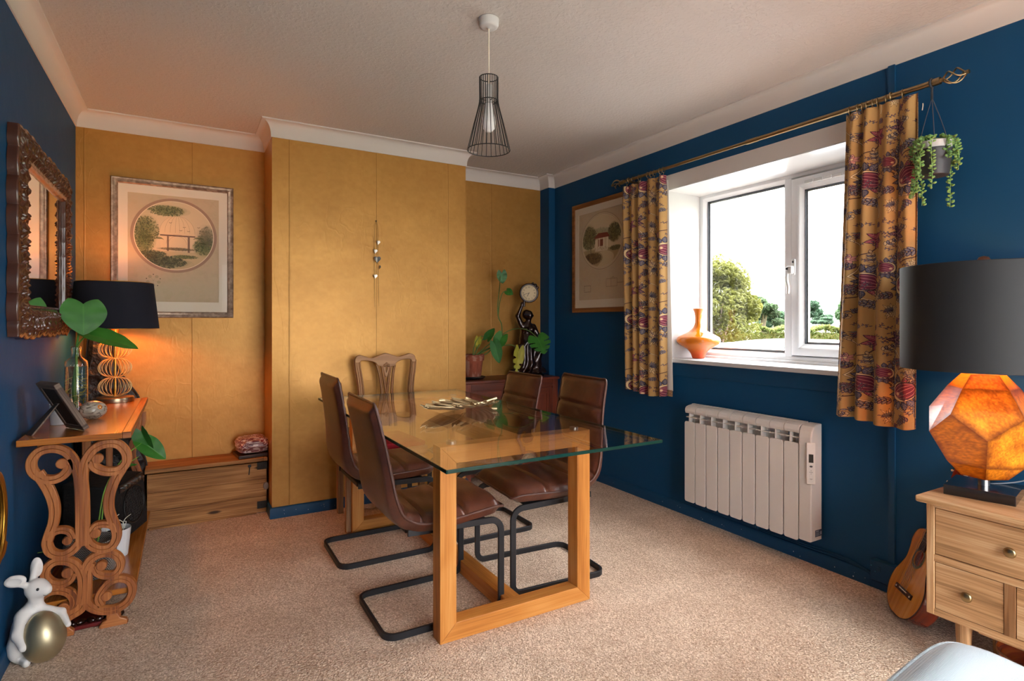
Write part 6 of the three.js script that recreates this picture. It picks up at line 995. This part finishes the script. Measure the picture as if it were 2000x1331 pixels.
  mesh('finial', lathe([[0, 0.785], [0.006, 0.787], [0.008, 0.795], [0.017, 0.802], [0.019, 0.812], [0.014, 0.822], [0, 0.826]], 24), phy({ color: 0x4a2c18, roughness: 0.3 }), t);
  mesh('bulb', new THREE.SphereGeometry(0.032, 20, 14).translate(0, 0.555, 0), std({ color: 0xfff0d8, emissive: 0xffa64a, emissiveIntensity: 2 }), t);
  mesh('cable', tube([[0.02, 0.03, -0.01], [0.09, 0.045, 0.06], [0.14, 0.075, 0.12], [0.19, 0.08, 0.16], [0.24, 0.03, 0.17], [0.27, -0.1, 0.17]], 0.0025, 40, 6), std({ color: 0x6d757d }), t);
  const l = new THREE.PointLight(0xff9a48, 0.55, 0, 2); l.position.set(0, 0.555, 0); l.castShadow = true; l.shadow.radius = 2; t.add(l);
}
{ // guitar: local x across, y along the neck, z out of the top
  const a = V(0.297, 0.929, 0.223).normalize(), b = V(-0.682, 0.042, 0.730); b.addScaledVector(a, -b.dot(a)).normalize(); const n = b.clone().cross(a);
  const t = thing('guitar', 'small classical guitar with an amber top leaning beside the chest of drawers', 'guitar');
  const hole = V(2.56, 0.248, -1.150), P0 = hole.clone().addScaledVector(a, -0.245);
  t.matrixAutoUpdate = true; t.position.copy(P0); t.quaternion.setFromRotationMatrix(new THREE.Matrix4().makeBasis(b, a, n));
  const half = [[0, 0], [0.05, 0.004], [0.1, 0.03], [0.132, 0.085], [0.13, 0.14], [0.105, 0.185], [0.088, 0.222], [0.092, 0.265], [0.102, 0.305], [0.09, 0.342], [0.05, 0.360], [0, 0.362]];
  const o = spline(half.concat(half.slice(1, -1).reverse().map(([x, y]) => [-x, y])), 110, true);
  mesh('side_and_back', uvBox(extrude(o, 0.068, 0.003).translate(0, 0, -0.070), 'y'), wood(woodTex('#4d150a', '#7d2a14', '#9c3d1e', 31), 0.2, { clearcoat: 0.8, clearcoatRoughness: 0.08 }), t);
  const ci = []; for (let i = 0; i < 30; i++) ci.push([Math.cos(i / 30 * 2 * PI) * 0.031, 0.245 + Math.sin(i / 30 * 2 * PI) * 0.031]);
  mesh('soundboard', uvBox(extrude(o.map(([x, y]) => [x * 0.995, 0.18 + (y - 0.18) * 0.996]), 0.003, 0.0008, [ci]).translate(0, 0, -0.002), 'y'), wood(woodTex('#b66c1a', '#da8c28', '#eeaa48', 32, { ring: 14 }), 0.18, { clearcoat: 0.8, clearcoatRoughness: 0.08 }), t);
  mesh('binding', tube(o.map(([x, y]) => [x, y, 0.0]), 0.0018, 160, 6, true), M.darkWood, t);
  mesh('rosette', new THREE.RingGeometry(0.032, 0.044, 48).translate(0, 0.245, 0.0015), std({ map: canvasTex(256, 256, (g, w) => { g.fillStyle = '#5a5434'; g.fillRect(0, 0, w, w); for (let i = 0; i < 700; i++) { g.fillStyle = i % 3 ? '#2a2a1c' : '#a89a5e'; g.fillRect((i * 97) % w, (i * 61) % w, 4, 4); } }), roughness: 0.3 }), t);
  mesh('hole_floor', new THREE.CircleGeometry(0.031, 32).translate(0, 0.245, -0.0025), M.blackMatt, t);
  const br = mesh('bridge', [rb(-0.068, 0.068, 0.088, 0.108, 0, 0.007, 0.002)], M.darkWood, t); mesh('saddle', rb(-0.03, 0.03, 0.1, 0.103, 0.006, 0.010, 0.0005), M.cream, br); for (const x of [-0.058, 0.058]) mesh('dot', cyl(0.0035, 0.0035, 0.002).rotateX(PI / 2).translate(x, 0.098, 0.0075), M.cream, br);
  mesh('neck', rb(-0.021, 0.021, 0.33, 0.575, -0.024, -0.002, 0.008, 'y'), M.sheesham, t);
  mesh('fingerboard', uvBox(extrude([[-0.024, 0.278], [0.024, 0.278], [0.021, 0.572], [-0.021, 0.572]], 0.005, 0.0008).translate(0, 0, 0), 'y'), M.darkWood, t);
  for (let i = 1; i <= 14; i++) { const y = 0.572 - 0.46 * (1 - Math.pow(2, -i / 12)); mesh('fret', rb(-0.0225, 0.0225, y - 0.0006, y + 0.0006, 0.0045, 0.006, 0.0003), M.steel, t); }
  mesh('nut', rb(-0.024, 0.024, 0.572, 0.579, -0.004, 0.009, 0.001), M.cream, t);
  mesh('headstock', uvBox(extrude([[-0.023, 0.578], [0.023, 0.578], [0.031, 0.60], [0.032, 0.70], [0.02, 0.722], [0, 0.715], [-0.02, 0.722], [-0.032, 0.70], [-0.031, 0.60]], 0.014, 0.003, [[[-0.016, 0.605], [-0.007, 0.605], [-0.007, 0.69], [-0.016, 0.69]], [[0.007, 0.605], [0.016, 0.605], [0.016, 0.69], [0.007, 0.69]]]).translate(0, 0, -0.016), 'y'), wood(woodTex('#4d150a', '#7d2a14', '#9c3d1e', 31), 0.25), t);
  mesh('string', [-0.02, -0.012, -0.004, 0.004, 0.012, 0.02].map((x) => rod([x * 1.25, 0.1, 0.010], [x * 0.85, 0.575, 0.0085], 0.0005, 5)), M.steel, t).userData.kind = 'stuff';
  const tp = []; for (const s of [-1, 1]) for (const y of [0.625, 0.65, 0.675]) { tp.push(rod([s * 0.032, y, -0.008], [s * 0.048, y, -0.008], 0.0025), ball(0.006, s * 0.05, y, -0.008, 8)); } for (const g of [0, 2, 4, 6, 8, 10]) mesh('tuner', [tp[g], tp[g + 1]], M.cream, t);
}
{ const t = thing('wooden_bowl', 'glossy reddish orange wooden bowl lying under the chest of drawers', 'bowl', [2.50, 0.0, -0.755], 0.4);
  mesh('bowl', lathe([[0, 0.004], [0.05, 0.004], [0.09, 0.02], [0.115, 0.05], [0.12, 0.068], [0.117, 0.07], [0.11, 0.052], [0.085, 0.027], [0, 0.014]], 56), wood(woodTex('#6e2408', '#b04a12', '#cf6a20', 33), 0.12, { clearcoat: 1, clearcoatRoughness: 0.05 }), t); mesh('rim', new THREE.TorusGeometry(0.1185, 0.002, 6, 64).rotateX(PI / 2).translate(0, 0.07, 0), M.carvedWood, t); }
{ // ribbed cushion, its corner in the foreground
  const ray = (u, v, d) => [d * (Math.sin(YAW) + (u - 1000) / FOCAL * Math.cos(YAW)), EYE + (HORIZON - v) / FOCAL * d, d * (-Math.cos(YAW) + (u - 1000) / FOCAL * Math.sin(YAW))];
  const A = V(...ray(1838, 1222, 1.36)), B = V(...ray(2180, 1380, 1.32)), C = V(...ray(1900, 1700, 1.08)), D = V(...ray(1610, 1420, 1.20));
  const t = thing('cushion', 'large pale blue ribbed cushion in front of the chest of drawers', 'cushion');
  const f = (side) => (u0, v0) => { const q0 = u0 * 2 - 1, q1 = v0 * 2 - 1, u = 0.5 + 0.5 * q0 * Math.sqrt(1 - 0.34 * q1 * q1 * q0 * q0), v = 0.5 + 0.5 * q1 * Math.sqrt(1 - 0.34 * q0 * q0 * q1 * q1), e = Math.pow(Math.max(0, (1 - q0 * q0) * (1 - q1 * q1)), 0.42); const p = A.clone().lerp(B, u).lerp(D.clone().lerp(C, u), v), n = B.clone().sub(A).cross(D.clone().sub(A)).normalize(); if (n.y < 0) n.negate(); const sq = 0.10 * Math.sin(PI * u) * (v < 0.5 ? 1 : -1) * Math.pow(Math.abs(2 * v - 1), 2), sq2 = 0.10 * Math.sin(PI * v) * (u < 0.5 ? 1 : -1) * Math.pow(Math.abs(2 * u - 1), 2); const c = p.addScaledVector(D.clone().sub(A), sq * 0.5).addScaledVector(B.clone().sub(A), sq2 * 0.5); c.addScaledVector(n, side * e * 0.10 + 0.008 * Math.sin(u * 9 + v * 4) * e); return [c.x, c.y, c.z]; };
  const rib = dataTex(256, 16, (u) => 0.5 + 0.5 * Math.sin(u * 32 * 2 * PI), false, 0.08, 0.08);
  const mat = phy({ map: dataTex(256, 16, (u) => mix3(hex('#a9b9c2'), hex('#bcc8ce'), 0.5 + 0.5 * Math.sin(u * 32 * 2 * PI)), true, 0.08, 0.08), roughness: 0.95, sheen: 0.6, sheenColor: new THREE.Color(0.8, 0.85, 0.88), bumpMap: rib, bumpScale: 0.0006 });
  mesh('cover', [surf(f(1), 50, 50, [0.5, 0.5]), (() => { const g = surf(f(-1), 50, 50, [0.5, 0.5]), ix = g.index.array; for (let i = 0; i < ix.length; i += 3) { const q = ix[i]; ix[i] = ix[i + 1]; ix[i + 1] = q; } g.computeVertexNormals(); return g; })()], mat, t);
  const e = []; for (const [s, q] of [[(k) => [k, 0], 14], [(k) => [1, k], 14], [(k) => [1 - k, 1], 14], [(k) => [0, 1 - k], 14]]) for (let i = 0; i < q; i++) e.push(f(0)(...s(i / q)));
  mesh('seam', tube(e, 0.004, 160, 6, true), mat, t);
  // the low stool it lies on
  const lo = Math.min(A.y, B.y, C.y, D.y) - 0.09, m = A.clone().add(B).add(C).add(D).multiplyScalar(0.25);
  const s = thing('footstool', 'low grey footstool under the pale blue ribbed cushion', 'stool', [m.x, 0, m.z], 0.5);
  mesh('seat', rbox(0.30, 0.08, 0.30, 0, Math.max(0.1, lo - 0.04), 0, 0.03), std({ color: 0x77797c, roughness: 0.9 }), s);
  for (const [x, z] of [[-0.1, -0.1], [0.1, -0.1], [-0.1, 0.1], [0.1, 0.1]]) mesh('leg', cyl(0.014, 0.018, Math.max(0.06, lo - 0.08), x, Math.max(0.06, lo - 0.08) / 2, z, 12), M.oak, s);
}
/* ---------- outside the window ---------- */
struct('land', [bb(3.05, 90, -0.6, -0.45, -110, 40)], std({ map: dataTex(256, 256, (u, v) => mix3(hex('#59683a'), hex('#7d8a50'), fbm(u, v, 8, 8, 4, 1001)), true, 6, 6), roughness: 1 }));
struct('path_drive', bb(3.05, 9.2, -0.45, -0.42, -16, 8), std({ color: 0x9a958c, roughness: 1, bumpMap: fineNoise, bumpScale: 0.01 }));
struct('path_terrace', bb(-4, 6, -0.2, -0.12, ZF + 0.15, 9), std({ color: 0xb3aca0, roughness: 1 }));
const leafCards = (n, sz, place, seed) => { // many small folded leaves in one geometry
  const r = rngOf(seed), pos = [], nor = [], idx = [], uv = []; const a = V(), b = V(), c = V();
  for (let i = 0; i < n; i++) { const p = place(r); a.set(r() - 0.5, r() - 0.5, r() - 0.5).normalize(); b.set(r() - 0.5, r() - 0.5, r() - 0.5).cross(a).normalize(); c.crossVectors(a, b); const s = sz * (0.6 + 0.8 * r()), k = pos.length / 3;
    for (const [x, y, z] of [[-1, 0, 0], [0, 0.45, 0.12], [1, 0, 0], [0, -0.45, 0.12]]) { pos.push(p[0] + (a.x * x + b.x * y + c.x * z) * s, p[1] + (a.y * x + b.y * y + c.y * z) * s, p[2] + (a.z * x + b.z * y + c.z * z) * s); nor.push(c.x, c.y, c.z); uv.push(x, y); }
    idx.push(k, k + 1, k + 2, k, k + 2, k + 3); }
  const g = new THREE.BufferGeometry(); g.setAttribute('position', new THREE.Float32BufferAttribute(pos, 3)); g.setAttribute('normal', new THREE.Float32BufferAttribute(nor, 3)); g.setAttribute('uv', new THREE.Float32BufferAttribute(uv, 2)); g.setIndex(idx); return g; };
const gm = (r, g, b) => phy({ color: new THREE.Color(r, g, b), roughness: 0.8, transmission: 0.45, thickness: 0 });
const bark = std({ color: 0x5b5046, roughness: 1 });
const ground = (u, d, y = 0) => [d * (Math.sin(YAW) + (u - 1000) / FOCAL * Math.cos(YAW)), y, d * (-Math.cos(YAW) + (u - 1000) / FOCAL * Math.sin(YAW))];
const hAt = (v, d) => EYE + (HORIZON - v) / FOCAL * d;
function tree(label, u, d, vTop, vBot, wpx, mat, n, sz, seed, group, clumps = 14) {
  const p = ground(u, d), t = thing('garden_tree', label, 'tree', [p[0], -0.45, p[2]], 0, group), top = hAt(vTop, d) + 0.45, bot = hAt(vBot, d) + 0.45, hw = wpx / 2 / FOCAL * d, r = rngOf(seed);
  const cl = []; for (let i = 0; i < clumps; i++) { const a = r() * 6.3, q = Math.sqrt(r()), h = r(); cl.push([Math.cos(a) * q * hw * (1 - 0.5 * h), lerp(bot, top, 0.1 + 0.85 * h), Math.sin(a) * q * hw * (1 - 0.5 * h), hw * (0.20 + 0.24 * r()), (top - bot) * (0.11 + 0.13 * r())]); }
  mesh('foliage', leafCards(n, sz, (rr) => { const c = cl[Math.floor(rr() * cl.length)], a = rr() * 6.3, z = rr() * 2 - 1, k = Math.cbrt(rr()), s = Math.sqrt(1 - z * z); return [c[0] + Math.cos(a) * s * k * c[3], c[1] + z * k * c[4], c[2] + Math.sin(a) * s * k * c[3]]; }, seed + 1), mat, t).userData.kind = 'stuff';
  mesh('trunk', [taperTube([[0, 0, 0], [0.05, bot * 0.5, 0.02], [0, bot + (top - bot) * 0.5, 0]], hw * 0.07 + 0.03, hw * 0.03 + 0.01, 14, 8), ...cl.slice(0, 7).map((c) => taperTube([[0, Math.max(0.2, bot * 0.6), 0], [c[0] * 0.5, lerp(bot * 0.7, c[1], 0.6), c[2] * 0.5], [c[0], c[1], c[2]]], hw * 0.03 + 0.01, 0.012, 8, 5))], bark, t);
  return t;
}
tree('pale green tree with loose outstretched branches, outside beyond the orange vase', 1395, 9.5, 520, 660, 190, gm(0.89, 0.92, 0.38), 17938, 0.037, 2001, undefined, 46);
tree('yellowing bush outside the window in front of the loose pale green tree', 1440, 12, 585, 650, 100, gm(0.92, 0.92, 0.32), 8968, 0.041, 2011);
tree('grey green small leaved tree beyond the hedge, between yellow bush and mullion', 1490, 22, 582, 640, 80, gm(0.53, 0.74, 0.43), 8968, 0.074, 2021);
tree('low blue green tree clump beyond the hedge, touching the window mullion', 1512, 30, 612, 640, 70, gm(0.50, 0.76, 0.50), 7590, 0.097, 2031);
tree('round dark green tree standing alone in the field, under the window handle', 1572, 30, 580, 620, 66, gm(0.43, 0.69, 0.46), 12420, 0.112, 2041, undefined, 22);
tree('distant low tree on the field horizon beside the round dark tree', 1612, 60, 616, 632, 50, gm(0.49, 0.74, 0.50), 6210, 0.186, 2051);
tree('green tree outside beside the brown post, next to the floral curtain', 1665, 16, 590, 660, 60, gm(0.53, 0.84, 0.43), 8968, 0.060, 2061);
tree('distant trees on the horizon between the window mullion and the round tree', 1540, 70, 612, 634, 60, gm(0.50, 0.74, 0.53), 6210, 0.223, 2071);
{ const t = thing('garden_hedge', 'clipped green and yellow hedge running across the garden outside', 'hedge');
  const A = V(...ground(1330, 11.2)), B = V(...ground(1760, 10.2)), side = B.clone().sub(A).normalize(), out = V(-side.z, 0, side.x);
  const place = (k0, k1) => (r) => { const k = lerp(k0, k1, r()), face = r(), w = (r() - 0.5) * 0.7, h = face < 0.45 ? lerp(0.0, 1.55, r()) : 1.5 + 0.06 * r(), q = face < 0.45 ? (r() < 0.5 ? -0.36 : 0.36) + (r() - 0.5) * 0.08 : w; const p = A.clone().lerp(B, k).addScaledVector(out, q); return [p.x, h - 0.45 + 0.12 * Math.sin(k * 40) * 0.3, p.z]; };
  mesh('foliage', leafCards(22000, 0.028, place(0, 1), 2101), gm(0.74, 0.89, 0.35), t).userData.kind = 'stuff';
  mesh('dry_foliage', leafCards(8000, 0.028, place(0, 0.75), 2111), gm(0.92, 0.92, 0.40), t).userData.kind = 'stuff';
  const core = new THREE.BoxGeometry(A.distanceTo(B), 1.45, 0.6); core.rotateY(-Math.atan2(side.z, side.x)); const m = A.clone().lerp(B, 0.5); core.translate(m.x, 0.275, m.z);
  mesh('branch_mass', core, std({ color: 0x4a4a22, roughness: 1 }), t); }
{ const p = ground(1651, 13), t = thing('gate_post', 'brown wooden post standing beyond the hedge, seen next to the floral curtain', 'post', [p[0], -0.45, p[2]]);
  mesh('post', rb(-0.06, 0.06, 0, 2.05, -0.06, 0.06, 0.01, 'y'), M.greyWood, t); mesh('cap', cyl(0.09, 0.02, 0.06, 0, 2.08, 0, 4), M.greyWood, t); }
{ // car parked outside: only the roof shows over the sill
  const t = thing('parked_car', 'white car parked outside, its curved roof showing above the window sill', 'car', [5.15, -0.42, -3.5]);
  const body = phy({ color: 0xf2f2f2, roughness: 0.2, clearcoat: 1 }), gl = phy({ color: 0x8fa0a8, roughness: 0.05, metalness: 0.3 });
  // local z along the car
  const low = spline([[-2.05, 0.3], [-2.1, 0.6], [-1.9, 0.86], [-0.95, 0.98], [0.9, 0.98], [1.7, 0.94], [2.0, 0.7], [2.0, 0.3], [1.2, 0.24], [-1.3, 0.24]], 60, true);
  mesh('body', uvBox(extrude(low, 1.7, 0.06).rotateY(-PI / 2).translate(0.85, 0, 0)), body, t);
  const roofP = [[-1.05, 1.0], [-0.62, 1.36], [-0.3, 1.435], [0.3, 1.455], [0.9, 1.43], [1.3, 1.34], [1.62, 1.0]];
  mesh('cabin', uvBox(extrude(spline(roofP, 40).concat([[1.62, 0.96], [-1.05, 0.96]]), 1.36, 0.03).rotateY(-PI / 2).translate(0.68, -0.02, 0)), gl, t);
  mesh('roof', slab((u, v) => { const q = spline([[-0.66, 1.345], [-0.3, 1.44], [0.3, 1.46], [0.9, 1.435], [1.32, 1.335]], 24)[Math.round(v * 24)], k = u * 2 - 1; return [-k * 0.66, q[1] - 0.045 * k * k, q[0]]; }, 14, 24, 0.02), body, t);
  for (const s of [-1, 1]) { mesh('side_rail', tube([[s * 0.68, 1.0, -1.05], [s * 0.67, 1.29, -0.66], [s * 0.66, 1.385, 0.2], [s * 0.67, 1.29, 1.3], [s * 0.68, 1.0, 1.6]], 0.022, 40, 8), body, t); mesh('pillar', rod([s * 0.7, 0.98, 0.25], [s * 0.67, 1.38, 0.25], 0.03), M.black, t); }
  for (const [x, z] of [[-0.78, -1.3], [0.78, -1.3], [-0.78, 1.3], [0.78, 1.3]]) { const w = mesh('wheel', new THREE.TorusGeometry(0.24, 0.09, 12, 32).rotateY(PI / 2).translate(x, 0.33, z), M.rubber, t); mesh('hub', cyl(0.18, 0.18, 0.12, 0, 0, 0, 20).rotateZ(PI / 2).translate(x, 0.33, z), M.steel, w); }
}

scene.traverse((o) => { if (o.isMesh) o.castShadow = o.receiveShadow = true; });
renderer.render(scene, camera);
